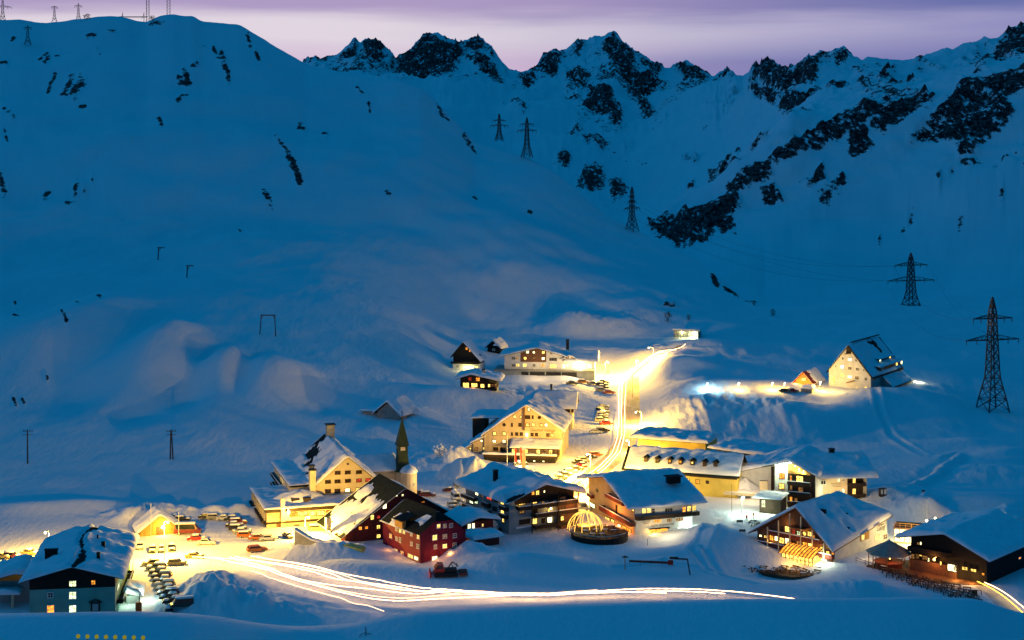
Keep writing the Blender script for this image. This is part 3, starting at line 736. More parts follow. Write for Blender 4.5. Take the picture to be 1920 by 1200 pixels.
    def balcony(s, x0, x1, z0, z1, y=0.0, d=1.3, mat='wood_dark', snowtop=True, face='f', off=0.0):
        mb = MB(); mb.box(x0, x1, y - d, y - .012, z0, z0 + .18)
        n = max(2, int((x1 - x0) / 0.55)); 
        mb.box(x0, x1, y - d - .06, y - d + .02, z0 + .22, z1 - .12); mb.box(x0 - .03, x1 + .03, y - d - .10, y - d + .06, z1 - .116, z1)
        for xx in (x0, x1):
            mb.box(xx - .04, xx + .04, y - d + .024, y - .014, z0 + .22, z1 - .12)
        for k in range(n + 1):
            q = x0 + (x1 - x0) * k / n; mb.box(q - .06, q + .06, y - d - .10, y - d - .062, z0 + .2, z1 - .12)
        if face != 'f':
            for i, p in enumerate(mb.v):
                mb.v[i] = (off + p[1], p[0], p[2]) if face == 'l' else (off - p[1], p[0], p[2])
        o = s.part(mb, 'balcony', mat)
        if snowtop:
            sb = MB()
            sb.prism([(x0, z1 + .004), (x1, z1 + .004), (x1 - .1, z1 + .16), ((x0 + x1) / 2, z1 + .2), (x0 + .1, z1 + .15)], y - d - .1, y - d + .06)
            if face != 'f':
                for i, p in enumerate(sb.v):
                    sb.v[i] = (off + p[1], p[0], p[2]) if face == 'l' else (off - p[1], p[0], p[2])
            s.part(sb, 'snow_strip', 'snow', o)
        return o
    def text(s, body, x, z, size, y=-.03, mat='lettering', shear=0.0):
        cu = bpy.data.curves.new('lettering', 'FONT'); cu.body = body; cu.size = size; cu.extrude = 0.015; cu.shear = shear; cu.align_x = 'CENTER'; cu.align_y = 'CENTER'
        cu.materials.append(MATS[mat])
        return lettering(cu, s.root, s.L @ Matrix.Translation((x, y, z)) @ Matrix.Rotation(math.pi / 2, 4, 'X'))
def lettering(cu, rt, M):
    t = bpy.data.objects.new('tmp_text', cu); COL.objects.link(t)
    me = bpy.data.meshes.new_from_object(t.evaluated_get(bpy.context.evaluated_depsgraph_get())); bpy.data.objects.remove(t); me.name = 'lettering'
    return link('lettering', me, rt, M)
def roof_hit(fr, u, v, zfun, d0, d1):
    d = fr.ray(u, v)
    for k in np.arange(d0, d1, .1):
        q = fr.cam + d * k
        if q.z < zfun(q.x): return q
    return q
WCACHE, PCACHE = {}, {}

class House(Frame):
    def __init__(s, name, label, cat, A, yaw, group=None):
        r = root(name, PT(*A), yaw, label, cat, group)
        super().__init__(r, Matrix.Translation(PT(*A)) @ Matrix.Rotation(yaw, 4, 'Z'))

rad = math.radians

LK = 1.75
def lamp_light(p, power, col, r=0.25, name='street_light', parent=None, spot=None, k=1.0):
    li = bpy.data.lights.new(name, 'POINT' if not spot else 'SPOT'); li.energy = power * LK * k; li.color = col; li.shadow_soft_size = r
    if spot: li.spot_size = spot; li.spot_blend = 0.6
    o = bpy.data.objects.new(name, li); COL.objects.link(o)
    if parent is not None:
        o.parent = parent; o.matrix_parent_inverse = parent.matrix_basis.inverted()
    o.location = p
    return o
SODIUM = (1.0, 0.57, 0.075); WARM = (1.0, 0.54, 0.09); ORANGE = (1.0, 0.36, 0.07); GREENISH = (0.80, 1.0, 0.50); BLUEW = (0.45, 0.85, 1.0); PALE = (1.0, 0.82, 0.45)

def mound(mb, cx, cy, z0, rx, ry, h, n=10, seed=0):
    b = len(mb.v)
    for i in range(n + 1):
        for j in range(n * 2):
            r = i / n; a = math.pi * j / n; nn = 1 + .16 * math.sin(3 * a + seed) + .08 * math.sin(7 * a + 2 * seed)
            mb.v.append((cx + rx * r * nn * math.cos(a), cy + ry * r * nn * math.sin(a), z0 + h * (math.cos(r * math.pi / 2) ** .8) * (1 + .08 * math.sin(5 * a + 9 * r + seed))))
    for i in range(n):
        for j in range(n * 2):
            mb.f.append((b + i * n * 2 + j, b + i * n * 2 + (j + 1) % (n * 2), b + (i + 1) * n * 2 + (j + 1) % (n * 2), b + (i + 1) * n * 2 + j)); mb.m.append(0)
# ================================================================== buildings
def Zm(f, ox, oy): return lambda x, y: (ox + x / f, oy + y / f)

def windows(fr, face, zm, f, items, off=0.0, frame='white_frame'):
    for it in items:
        x, y, w, h, m = it[:5]; kw = {}
        if len(it) > 5: kw = dict(shape='round') if it[5] == 'r' else dict(bars=it[5])
        u, v = zm(x, y); fr.wpx(face, u, v, w / f, h / f, m, off, frame=frame, **kw)

# ---- chalet with white lower storeys (bottom left)
H = House('gabled_house', 'tall teal-walled house under thick snow with a bare dark strip along its ridge', 'house', (55.5, 1168, 332), rad(8))
w = H.fx(216, 1168)[0]; xr, zr = H.fx(135, 1062, -1.2); ze = H.fx(40, 1093, -1.2)[1] + .25; zw = H.fx(100, 1104.5)[1]
H.gable(w, 32, -2, zw, zw, w / 2, mat='plaster_teal'); 
sl = (zr - ze) / (w / 2 + 1.7)
H.part(MB().prism([(-.04, zw + .003), (w + .04, zw + .003), (w + .04, zr - sl * w / 2 - .34), (w / 2, zr - .34), (-.04, zr - sl * w / 2 - .34)], -.06, 32.05), 'gable_boarding', 'wood_black')
def bare1(s, t):
    c = .52 + .05 * np.sin(t * 7); wd = np.interp(t, [0, .12, .2, .45, .75, .82, .97, 1], [.02, .05, .05, .028, .026, .06, .055, .01])
    return np.minimum(np.abs(s - c + .01) / wd - 1, 1) * 1.2
H.roof([(-1.7, ze), (w / 2, zr), (w + 1.7, ze)], -1.5, 33.5, bare=bare1, snow=.75)
z = Zm(4, 0, 900)
windows(H, 'f', z, 4, [(545,777,56,46,'lit_green'),(700,768,36,36,'lit_orange')], off=-.064, frame='brown_frame')
windows(H, 'f', z, 4, [(545,865,56,58,'lit_green'),(378,863,42,42,'glass_dark'),(380,968,54,60,'lit_orange'),(545,968,56,62,'lit_green'),(380,1056,54,40,'lit_warm'),(548,1052,56,32,'lit_green')])
x, zz = H.fx(179, 1138)
mp_ = H.part(MB().box(x - .95, x + .95, -.16, -.01, zz - 1.1, zz + 1.0).prism([(x - 1.35, zz + .95), (x, zz + 1.5), (x + 1.35, zz + .95), (x + 1.35, zz + 1.12), (x, zz + 1.68), (x - 1.35, zz + 1.12)], -.55, -.012), 'wall_shrine', 'wood_dark')
H.part(MB().box(x - .6, x + .6, -.19, -.163, zz - .75, zz + .7), 'painted_panel', 'plaster_grey', mp_)
for (px, py, ww, hh, ln) in [(385,580,2.6,1.3,.9),(738,600,.7,1.1,.7),(775,505,.8,.7,.7),(733,450,.35,.6,.35)]:
    u, v = z(px, py); x, yy = None, None
    p = H.Mi @ hit(u, v); 
    # follow the line of sight onto the roof slope
    d = H.ray(u, v); best = None
    for k in np.arange(330, 372, .2):
        q = H.cam + d * k
        zt = zr - sl * abs(q.x - w / 2)
        if q.z < zt + .5 and 0 < q.y < 33: best = (q, zt); break
    if best:
        q, zt = best
        H.part(MB().box(q.x - ww / 2, q.x + ww / 2, q.y - ln / 2, q.y + ln / 2, zt - .3, zt + .8 + hh).box(q.x - ww * .56, q.x + ww * .56, q.y - ln * .56, q.y + ln * .56, zt + .804 + hh, zt + 1.0 + hh), 'chimney', 'wood_black')
windows(H, 'r', Zm(1, 0, 0), 1, [(221,1100,4,8,'lit_green'),(223,1125,4,8,'lit_dim')], off=w)
H.balcony(3, 26, 2.4, 3.4, face='r', off=w, mat='wood_dark')

# ---- small timber hut in the car park
H = House('timber_hut', 'small golden timber hut with a lamp over its door, in the car park', 'hut', (264, 1006, 402), rad(20))
w = H.fx(335.5, 1004)[0]; ze = H.fx(264.5, 995)[1]; xr, zr = H.fx(303, 964)
H.gable(w, 8, -1, ze, zr - .3, mat='wood_golden')
H.roof([(-.9, ze - .45), (w / 2, zr), (w + .9, ze - .45)], -.7, 8.8, snow=.55, seed=4)
z = Zm(6.317, 240, 900)
x, zz = H.fx(*z(385, 630)); H.block(x - 1.0, x + 1.0, -.08, -.01, .0, 2.1, 'door', 'wood_brown')
for q in (.12, .3, .45, .62, .78, .9):
    H.part(MB().box(w * q - .06, w * q + .06, -.05, -.012, 0.05, min(ze, 3) + (zr - ze - .5) * (1 - abs(q - .5) * 2) * .98), 'plank', 'wood_golden')
H.part(MB().box(-.05, .25, -.03, .3, 0, ze).box(w - .25, w + .05, -.03, .3, 0, ze), 'corner_post', 'wood_golden')
x, zz = H.fx(304, 988)
lm = H.part(MB().lathe([(.05, zz - .3), (.28, zz - .2), (.34, zz + .1), (.1, zz + .3)], 8, (x, -.5)).bar((x, -.02, zz + .35), (x, -.5, zz + .35), .06), 'wall_lamp', ['bulb_sodium'])
lamp_light(H.M @ Vector((x, -1.5, zz + .2)), 900, WARM, .2, 'hut_light', H.root)

# ---- hospice hotel: main gabled house with annex and long low wing
HO = House('grand_hotel', 'large cream gabled hotel with a long flat low wing lit yellow at its front', 'hotel', (590, 944, 424), rad(17))
H = HO
w = H.fx(706, 940)[0]; ze = H.fx(590, 911)[1]; xr, zr = H.fx(651, 855)
sl = (zr - ze) / xr
H.part(MB().prism([(0, -4), (w + 2, -4), (w + 2, zr - sl * (w + 2 - xr) - .3), (xr, zr - .3), (0, ze - .3)], 0, 33), 'wall', 'plaster_cream')
def bare3(s, t):
    b = np.ones_like(s)
    b = np.minimum(b, (np.hypot((s - .42) / .10, (t - .97) / .12) - 1))
    b = np.minimum(b, (np.hypot((s - .25 - .0 * t) / .09, (t - .80) / .16) - 1) * .9)
    b = np.minimum(b, (np.hypot((s - .14) / .05, (t - .62) / .10) - 1))
    b = np.minimum(b, (np.hypot((s - .08) / .04, (t - .42) / .05) - 1))
    b = np.minimum(b, (np.hypot((s - .50) / .02, (t - .6) / .35) - 1))
    return np.clip(b, -1, 1)
H.roof([(-.9, ze - sl * .9 + .0), (xr, zr), (w + 2.8, zr - sl * (w + 2.8 - xr))], -.5, 33.6, bare=bare3, snow=.8, seed=8, rough=.25)
z = Zm(3.84, 400, 760)
W3 = [(895,485,40,26,'glass_dark'),(968,482,40,26,'glass_dark'),(1048,480,40,26,'glass_dark'),(825,550,40,26,'glass_dark'),(893,547,40,26,'glass_dark'),(968,543,40,26,'glass_dark'),(1047,540,38,26,'lit_red'),(1115,537,38,26,'lit_red'),(825,618,40,27,'glass_dark'),(893,616,40,27,'glass_dark'),(967,610,38,28,'lit_pale'),(1044,605,38,28,'lit_warm'),(826,686,36,30,'glass_dark'),(890,684,36,30,'glass_dark'),(968,680,36,28,'glass_dark'),(968,422,15,15,'glass_dark','r')]
windows(H, 'f', z, 3.84, W3, frame='brown_frame')
H.chimney(xr + 1.0, 30, zr - 1.5, zr + 3.2, 2.2, 'concrete')
x, zz = H.fx(585.5, 900, -.7); H.chimney(x + .1, -.6, -1, zz + 2.6, 1.5, 'plaster_cream'); H.chimney(x + .1, 1.1, 3, zz + 3.4, 1.3, 'concrete')
# annex under the eaves on the left
H.block(-5.5, -.02, 4, 35, -5, ze - .95, 'annex', 'plaster_cream')
H.roof([(-6.0, ze - .25), (-.95, ze - .12)], 3.4, 36, snow=.4, name='annex_roof', th=.6, seed=3)
for k in range(11):
    yy = 5.5 + k * 2.7
    for zz, m in ((ze - 2.3, 'glass_dark' if k not in (4, 5, 6) else 'lit_warm'), (ze - 5.0, 'lit_dim' if k % 3 else 'glass_dark')):
        H.window('l', (yy, zz), 1.3, 1.5, m, off=-5.5)
for zz in (ze - 3.8, ze - 6.4): H.balcony(4.2, 34.5, zz, zz + .95, d=1.1, face='l', off=-5.5, mat='wood_dark')
# long low wing
Lw = H.sub((500, 990, 411), rad(17))
zt = Lw.fx(500, 955)[1]; wl_ = Lw.fx(645, 985)[0]
Lw.block(0, wl_ + 5, 0, 26, -2, zt - 1.0, 'low_wing', 'plaster_cream')
Lw.block(-.12, wl_ + 5, -.12, 26, zt - .996, zt - .1, 'fascia', 'wood_dark')
Lw.roof([(-.5, zt + .1), (wl_ + 5, zt + .1)], -.5, 26.5, snow=.4, name='wing_roof', th=.2, seed=6)
z = Zm(5.7125, 430, 790)
windows(Lw, 'f', z, 5.7125, [(690,993,80,52,'lit_orange',(2,0)),(797,988,92,52,'lit_warm',(1,0)),(890,985,55,52,'lit_warm',(0,0)),(977,983,85,55,'lit_warm',(1,0)),(1063,983,50,60,'lit_orange',(0,0)),(1132,963,50,34,'lit_warm',(0,0)),(720,1135,60,60,'glass_dark',(1,0))], frame='brown_frame')
x0, z0 = Lw.fx(502, 980); Lw.block(-.08, wl_ + 4, -.9, -.01, zt - 3.7, zt - 3.35, 'canopy', 'wood_dark')
Lw.block(2.5, 4.5, -.05, -.012, -1, 1.3, 'door', 'wood_brown')
for k in range(9):
    Lw.window('l', (3 + k * 2.9, zt - 2.1), 1.5, 1.6, 'lit_dim' if k in (1, 2, 5) else 'glass_dark', off=0)
Lw.block(-1.1, -.01, 1, 25.5, zt - 3.75, zt - 3.2, 'ledge', 'wood_dark')
Lw.window('l', (17, zt - 5.0), 2.4, 2.6, 'lit_green', off=0)
for body, px, py, sz in (('ARLBERG', 480, 1000, .85), ('HOSPIZ', 525, 1027, .85)):
    x, zz = Lw.fx(*z(px, py)); Lw.text(body, x, zz, sz)
Lw.part(MB().box(3.6, 4.6, -.7, .1, -.5, zt + 2.6), 'pillar', 'plaster_cream')
x, zz = Lw.fx(541, 960, -.9)
Lw.part(MB().lathe([(.05, zz - .4), (.32, zz - .3), (.4, zz + .1), (.1, zz + .4)], 8, (x, -.9)).bar((x, 0, zz + .45), (x, -.9, zz + .45), .08), 'wall_lamp', 'bulb_sodium')
lamp_light(Lw.M @ Vector((x, -1.9, zz)), 1700, SODIUM, .25, 'wing_light', HO.root)
lamp_light(Lw.M @ Vector((17, -4.5, 2.6)), 2000, SODIUM, .25, 'wing_light', HO.root)
lamp_light(Lw.M @ Vector((-2.2, 17, 1.2)), 260, GREENISH, .2, 'wing_light', HO.root)
# snow-laden entrance roof between wing and gable
hs_ = MB(); mound(hs_, 9.5, 7.5, zt + .2, 6.5, 4.5, 2.6, 10, .6); Lw.part(hs_, 'snow_heap', 'snow', None, True)
Lw.part(MB().box(7.0, 9.0, 3.2, 4.6, zt + .2, zt + 1.5).box(10.0, 12.0, 3.0, 4.4, zt + .2, zt + 1.5), 'roof_light', 'wood_dark')

Lw.block(-.06, -.004, .3, 25.6, zt - 3.1, zt - 1.0, 'window_band', 'wood_black'); Lw.block(-.05, -.006, .3, 25.6, -2, zt - 3.8, 'dark_base', 'wood_dark')
for k in range(10): Lw.block(-.5, -.062, 1.0 + k * 2.6, 1.9 + k * 2.6, zt - 3.1, zt - 1.0, 'window_pier', 'plaster_cream')
# ---- church
CH = House('church', 'small cream church with a pointed green spire behind the dark roofs', 'church', (766, 914, 440), rad(17))
H = CH
H.part(MB().lathe([(2.3, -2), (2.3, 4.4)], 16, (0, 0)), 'apse', 'plaster_cream')
H.part(MB().lathe([(2.6, 4.3), (2.55, 4.6), (1.7, 5.6), (.3, 6.3)], 16, (0, 0)), 'apse_snow', 'snow', None, True)
cx = -1.35
def sq(r): return r * 1.414
H.part(MB().lathe([(sq(2.2), 4.4), (sq(1.9), 5.2), (sq(1.5), 7.0), (sq(1.35), 8.6), (sq(1.35), 11.6)], 4, (cx, 2.0), a0=math.pi / 4), 'tower', 'copper_green')
H.part(MB().box(cx - 2.0, cx + 2.0, 0, 4, -2, 4.39), 'tower_base', 'plaster_cream')
H.part(MB().lathe([(sq(1.72), 11.5), (sq(1.5), 11.9), (sq(.06), 19.0), (.05, 19.6)], 4, (cx, 2.0), a0=math.pi / 4), 'spire', 'copper_green')
cr = MB().bar((cx, 2, 19.3), (cx, 2, 20.9), .1).bar((cx - .35, 2, 20.4), (cx + .35, 2, 20.4), .1); cr.lathe([(.02, 19.5), (.16, 19.65), (.02, 19.8)], 8, (cx, 2)); H.part(cr, 'cross', 'black_metal')
H.window('f', (cx - .1, 10.6), 1.2, .8, 'lit_dim', off=.64, bars=(1, 0)); H.window('f', (.9, 1.2), .7, .8, 'lit_dim', off=-2.1)
H.window('r', (2.0, 10.4), 1.2, 1.0, 'lit_red', off=cx + 1.35, bars=(1, 0))
H.block(-13, -3.4, 1.6, 8.6, -2, 4.9, 'nave', 'plaster_cream'); lamp_light(H.M @ Vector((3.2, -5.5, 3.0)), 600, (1, .66, .30), .3, 'church_light', H.root)
H.roof([(1.0, 4.9), (5.2, 8.4), (9.4, 4.9)], -14, -2.9, axis='x', snow=.5, name='nave_roof', seed=14)

# ---- red house: dark gable with a bright red wing
RH = House('red_house', 'dark red shingled house under a half-bare black roof, with a bright red wing', 'house', (643, 1006, 395), rad(25))
H = RH
xr, zr = H.fx(760, 914, -.6); w = 2 * xr + 1; zb = -4
H.part(MB().prism([(0.6, zb), (w - .6, zb), (w - .6, .6), (xr, zr - .35), (.6, .6)], 0, 17), 'wall', 'dark_red_shingle')
def bare4(s, t):
    b = -np.ones_like(s)
    for (sc, tc_, rs, rt) in [(.10, .35, .09, .34), (.16, .70, .10, .28), (.30, .45, .07, .08), (.33, .80, .06, .14), (.25, .30, .09, .16), (.22, .12, .11, .06), (.60, .80, .05, .16), (.90, .55, .10, .6)]:
        b = np.maximum(b, 1 - np.hypot((s - sc) / rs, (t - tc_) / rt))
    return np.clip(b * 1.2, -1, 1)
H.roof([(-.9, -.2), (xr, zr), (w + .9, -.2)], -.8, 18.2, bare=bare4, snow=.35, mat='roof_sheet', seed=17, rough=.16)
z = Zm(6, 600, 880)
windows(H, 'f', z, 6, [(727,415,48,60,'lit_pale'),(587,540,44,60,'lit_warm'),(657,535,40,40,'lit_red'),(453,663,42,44,'lit_orange'),(521,656,38,40,'lit_orange'),(657,648,44,48,'lit_warm'),(658,750,46,46,'lit_warm'),(860,292,26,28,'lit_pale'),(930,290,26,28,'lit_pale'),(1158,367,34,16,'lit_orange'),(762,500,20,34,'lit_red')], frame='wood_red')
H.block(-2.2, -1.0, 6, 7.4, .3, 3.4, 'chimney', 'plaster_cream')
Wg = H.sub((788, 1049, 380), rad(34))
wx = Wg.fx(873, 1033)[0]; pA = Wg.fx(790, 999.5); p1_ = Wg.fx(815, 976); p2_ = Wg.fx(847, 973); pB = Wg.fx(873, 994)
dW = 18
Wg.part(MB().prism([(0, -2.5), (wx, -2.5), (wx, pB[1]), (p2_[0], p2_[1] - .25), (p1_[0], p1_[1] - .25), (0, pA[1])], 0, dW), 'wing', 'red_paint')
zr2 = p1_[1] + 1.7; xm = (p1_[0] + p2_[0]) / 2
def bare4b(s, t):
    b = 1 - np.hypot((s - .10) / .16, (t - .62) / .16)
    b = np.maximum(b, 1 - np.hypot((s - .22) / .03, (t - .06) / .1))
    b = np.maximum(b, 1 - np.hypot((s - .97) / .08, (t - .5) / .6))
    return np.clip(b, -1, 1)
rt_ = Wg.part(MB().add([(-.6, -.4, pA[1] - .35), (p1_[0], -.4, p1_[1]), (p2_[0], -.4, p2_[1]), (wx + .6, -.4, pB[1] - .35), (xm, 3.0, zr2), (-.6, dW, pA[1] - .35), (wx + .6, dW, pB[1] - .35), (xm, dW, zr2)],
        [(0, 1, 4, 7, 5), (1, 2, 4), (2, 3, 6, 7, 4), (5, 7, 6)]), 'wing_roof', 'roof_sheet')
Wg.snow([(-.6, pA[1] - .33), (xm, zr2 - .02), (wx + .6, pB[1] - .33)], 2.6, dW, 'y', .3, bare4b, rt_, 19, .14)
dm = Wg.part(MB().box(-.9, .2, 7.0, 10.6, pA[1] - .2, pA[1] + 1.6), 'dormer', 'wood_golden')
Wg.part(MB().prism([(-1.4, pA[1] + 1.5), (3.0, pA[1] + 2.4), (3.0, pA[1] + 2.6), (-1.4, pA[1] + 1.7)], 6.6, 11.0), 'dormer_roof', 'roof_sheet', dm)
windows(Wg, 'f', z, 6, [(1333,638,40,48,'lit_warm'),(1402,635,36,46,'lit_dim'),(1473,630,36,44,'glass_dark'),(1290,767,54,60,'lit_warm'),(1403,753,44,50,'lit_dim'),(1515,745,40,48,'glass_dark'),(1297,870,34,48,'lit_dim'),(1402,863,50,50,'lit_warm'),(1513,850,40,46,'glass_dark'),(1288,1005,60,58,'lit_pale'),(1397,995,60,58,'lit_pale'),(1508,985,60,58,'lit_pale')])
windows(Wg, 'l', z, 6, [(905,685,26,54,'lit_warm'),(947,697,26,54,'lit_warm'),(1107,757,28,50,'lit_warm'),(797,748,28,50,'lit_orange'),(862,668,22,48,'lit_dim'),(1032,730,22,40,'lit_dim'),(903,793,22,50,'glass_dark'),(862,778,22,44,'glass_dark'),(1032,838,24,46,'lit_dim'),(1103,866,26,50,'lit_dim'),(787,880,34,30,'lit_warm'),(855,912,38,36,'lit_warm'),(927,940,32,40,'lit_orange'),(1020,975,56,40,'lit_warm'),(1085,1000,46,40,'lit_pale')])
for q in (.25, .55, .85): lamp_light(Wg.M @ Vector((wx * q, -2.0, 1.0)), 70, ORANGE, .3, 'window_glow', RH.root)
for q in (2.5, 7.0, 12): lamp_light(Wg.M @ Vector((-1.8, q, 1.0)), 45, ORANGE, .3, 'window_glow', RH.root)
lamp_light(H.M @ Vector((11, -6, 3.0)), 150, ORANGE, .4, 'window_glow', RH.root)

# ---- low link building under deep snow between the red house and the balcony hotel
H = House('low_building', 'low red-walled building deep in snow beside the bright red wing', 'building', (872, 1012, 398), rad(30))
H.block(0, 8, 0, 8, -2, 4.2, 'wall', 'dark_red_shingle')
H.roof([(-1.6, 3.9), (3.2, 5.4), (9.2, 4.3)], -1.2, 9, snow=.9, seed=23, name='roof')
windows(H, 'f', Zm(7.5, 850, 860), 7.5, [(222,955,46,80,'lit_pale',(1,0)),(280,945,40,80,'lit_pale',(1,0)),(412,935,24,40,'lit_warm')])
lamp_light(H.M @ Vector((1.5, -1.6, 2.4)), 160, WARM, .25, 'window_glow', H.root)
H.block(-1, 5.5, -7.5, -5.5, -3, 1.7, 'garden_wall', 'dark_red_shingle'); H.roof([(-2, 1.9), (6.4, 1.9)], -8, -1.5, snow=1.0, th=.2, seed=24, name='lower_roof')

# ---- balcony hotel (centre)
BH = House('balcony_hotel', 'brown hotel ringed with dark balconies, its grey end wall facing the lit dome', 'hotel', (955, 1002, 404), rad(31))
H = BH
w = H.fx(1076, 985)[0]; d = H.sx(873, 970, 0)[0]; ze = H.fx(955, 934)[1]; xr = w * .48; zr = ze + 2.9
H.part(MB().prism([(0, -2.5), (w, -2.5), (w, ze - .1), (xr, zr - .4), (0, ze - .1)], 0, d), 'wall', 'plaster_grey')
H.part(MB().prism([(1.6, ze - 1.9), (w - .04, ze - 1.9), (w - .04, ze - .12), (xr, zr - .42), (1.6, ze + .2)], -.12, -.004), 'gable_boarding', 'wood_dark')
H.part(MB().box(w - 5.2, w + .03, -1.9, -.004, -2, ze - 1.95), 'loggia', 'wood_brown')
def bare5(s, t): return np.minimum(1, np.minimum(np.hypot((s - .5) / .35, (t - 1.03) / .06) - 1, np.hypot((s - .13) / .10, (t - .03) / .08) - 1) * 1.5)
H.roof([(-2.0, ze - .65), (xr, zr), (w + 2.0, ze - .65)], -2.4, d + 2, bare=bare5, snow=1.05, seed=31, rough=.1)
z = Zm(7.5, 850, 860)
windows(H, 'f', z, 7.5, [(1118,485,44,56,'lit_orange',(0,0)),(1182,478,54,66,'lit_warm',(1,0)),(1278,462,24,36,'lit_pale',(0,0)),(1448,505,40,60,'glass_dark')], off=-.125, frame='brown_frame')
windows(H, 'f', z, 7.5, [(965,610,92,76,'lit_warm',(3,1)),(1145,600,62,66,'lit_warm'),(1262,600,50,60,'lit_dim'),(1368,585,60,66,'glass_dark'),(962,745,70,52,'lit_dim'),(1148,735,66,60,'glass_dark'),(1345,722,44,62,'lit_warm'),(1003,885,150,66,'glass_dark',(3,0)),(1145,878,64,80,'lit_warm',(1,0)),(1265,870,50,66,'glass_dark'),(1355,860,70,80,'lit_pale',(1,0))], frame='brown_frame')
windows(H, 'f', z, 7.5, [(1538,575,60,70,'glass_dark'),(1552,700,50,56,'lit_dim'),(1530,838,46,66,'lit_warm')], off=-1.91, frame='brown_frame')
for (py0, py1) in ((655, 695), (785, 825)):
    zz = H.fx(*z(1010, py1))[1]; H.balcony(1.8 if py0 == 655 else 6.5, w - .2, zz, zz + 1.05, d=2.3, mat='wood_dark')
zz = H.fx(*z(1010, 950))[1]; H.balcony(6.5, w - 3, zz - .6, zz + .3, d=2.3, mat='wood_dark', snowtop=False); H.block(1.8, 6.4, -.5, -.004, zz - .25, zz + .1, 'sill', 'snow'); H.block(1.8, 6.4, -.6, -.004, zz - 2.6, zz - 1.7, 'plinth', 'wood_dark')
for px in (1105, 1475):
    x = H.fx(*z(px, 700), -2.38)[0]; H.block(x - .12, x + .12, -2.6, -2.42, -1.5, ze - .3, 'post', 'wood_dark')
H.block(w - .25, w + .05, -2.5, -1.95, -2, ze - .4, 'corner_pillar', 'plaster_cream')
windows(H, 'l', z, 7.5, [(330,490,46,50,'lit_pale'),(405,522,24,40,'lit_dim'),(508,553,66,56,'lit_red',(1,0)),(580,570,32,60,'glass_dark'),(617,582,24,60,'glass_dark'),(255,597,54,64,'lit_green',(1,0)),(325,607,44,56,'lit_green',(1,0)),(692,607,48,80,'lit_warm'),(570,702,30,56,'glass_dark'),(603,708,28,56,'glass_dark'),(692,740,46,84,'lit_warm'),(568,832,30,56,'glass_dark'),(602,840,26,56,'glass_dark'),(704,865,28,60,'lit_warm'),(405,640,20,50,'lit_dim'),(330,745,20,44,'lit_dim')], frame='brown_frame')
for (px, py) in ((490,640),(495,740),(500,850),(735,690),(735,800)):
    yy, zz = H.sx(*z(px, py), 0); H.balcony(yy - 1.5, yy + 1.5, zz - .6, zz + .5, d=1.0, face='l', off=0, mat='wood_dark')
for (px, py) in ((250,540),(270,680)):
    yy, zz = H.sx(*z(px, py), 0); H.balcony(yy - 3.4, yy + 3.4, zz - .5, zz + .5, d=1.2, face='l', off=0, mat='wood_dark')
yy, zz = H.sx(*z(430, 800), 0); H.block(-.3, .02, yy - .15, yy + .15, -2, ze - .6, 'downpipe', 'plaster_white')
H.chimney(3.0, 12, ze, zr + 1.6, 1.0, 'wood_black')
yy, zz = H.sx(*z(560, 920), -1.2); H.part(MB().lathe([(1.9, zz - 1.2), (2.0, zz - .2), (1.4, zz + .7), (.3, zz + 1.1)], 12, (-1.6, yy)), 'snow_cap', 'snow', None, True)
H.block(-2.5, -.02, yy - 2.2, yy + 2.2, -2, zz - .9, 'porch', 'wood_dark')
x, zz = H.fx(*z(1380, 705), -1.2); H.part(MB().lathe([(.03, zz - .25), (.2, zz - .15), (.2, zz + .2), (.03, zz + .3)], 8, (x, -1.0)), 'balcony_lamp', 'bulb_sodium'); lamp_light(H.M @ Vector((x, -1.3, zz)), 140, WARM, .2, 'balcony_light', BH.root)
lamp_light(H.M @ Vector((3, -1.4, 6.7)), 40, WARM, .2, 'balcony_light', BH.root)
lamp_light(H.M @ Vector((w - 2.5, -3.6, 6.0)), 120, ORANGE, .3, 'balcony_light', BH.root)

# ---- hotel with orange-lit gable and white front
SH = House('chalet_hotel', 'chalet hotel with white front, dark balcony and a gable end glowing orange', 'hotel', (1190, 1003, 404), rad(20))
H = SH
w = H.fx(1298, 990)[0]; d = H.sx(1104, 975, 0)[0]; ze = H.fx(1188, 948, -1.4)[1]; yr = d * .46; zr = ze + 4.4
H.part(MB().prism([(0, -2.5), (d, -2.5), (d, ze + .9), (yr, zr - .4), (0, ze - .15)], 0, w, 'x'), 'wall', 'plaster_white')
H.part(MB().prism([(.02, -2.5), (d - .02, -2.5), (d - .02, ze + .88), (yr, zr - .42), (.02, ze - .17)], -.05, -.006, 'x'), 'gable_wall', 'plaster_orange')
H.roof([(-2.0, ze - .55), (yr, zr), (d + 2.0, ze + .45)], -2.6, w + 3.0, axis='x', snow=.7, seed=37, rough=.22, mat='wood_red')
z = Zm(6.62, 1050, 880)
windows(H, 'l', z, 6.62, [(465,260,20,30,'glass_dark',(0,0)),(680,240,34,46,'lit_warm'),(400,445,64,54,'lit_green',(1,0)),(676,376,34,40,'lit_pale'),(590,632,58,74,'lit_warm',(1,1)),(657,655,42,66,'lit_warm'),(735,715,34,66,'lit_pale',(0,1)),(828,758,110,84,'lit_orange',(3,1)),(910,500,20,44,'lit_warm',(0,0))], off=-.05, frame='brown_frame')
yy, zz = H.sx(*z(703, 495), -.05); H.block(-.1, -.055, yy - .6, yy + .6, zz - 1.1, zz + 1.1, 'balcony_door', 'wood_dark')
for (xa, ya, xb, yb, hh) in ((500, 540, 880, 620, 1.1), (575, 320, 790, 420, .8)):
    ya_, za = H.sx(*z(xa, ya), -1.4); yb_, zb_ = H.sx(*z(xb, yb), -1.4)
    H.balcony(min(ya_, yb_), max(ya_, yb_), (za + zb_) / 2 - .6, (za + zb_) / 2 + hh - .4, d=1.7, face='l', off=-.05, mat='wood_red')
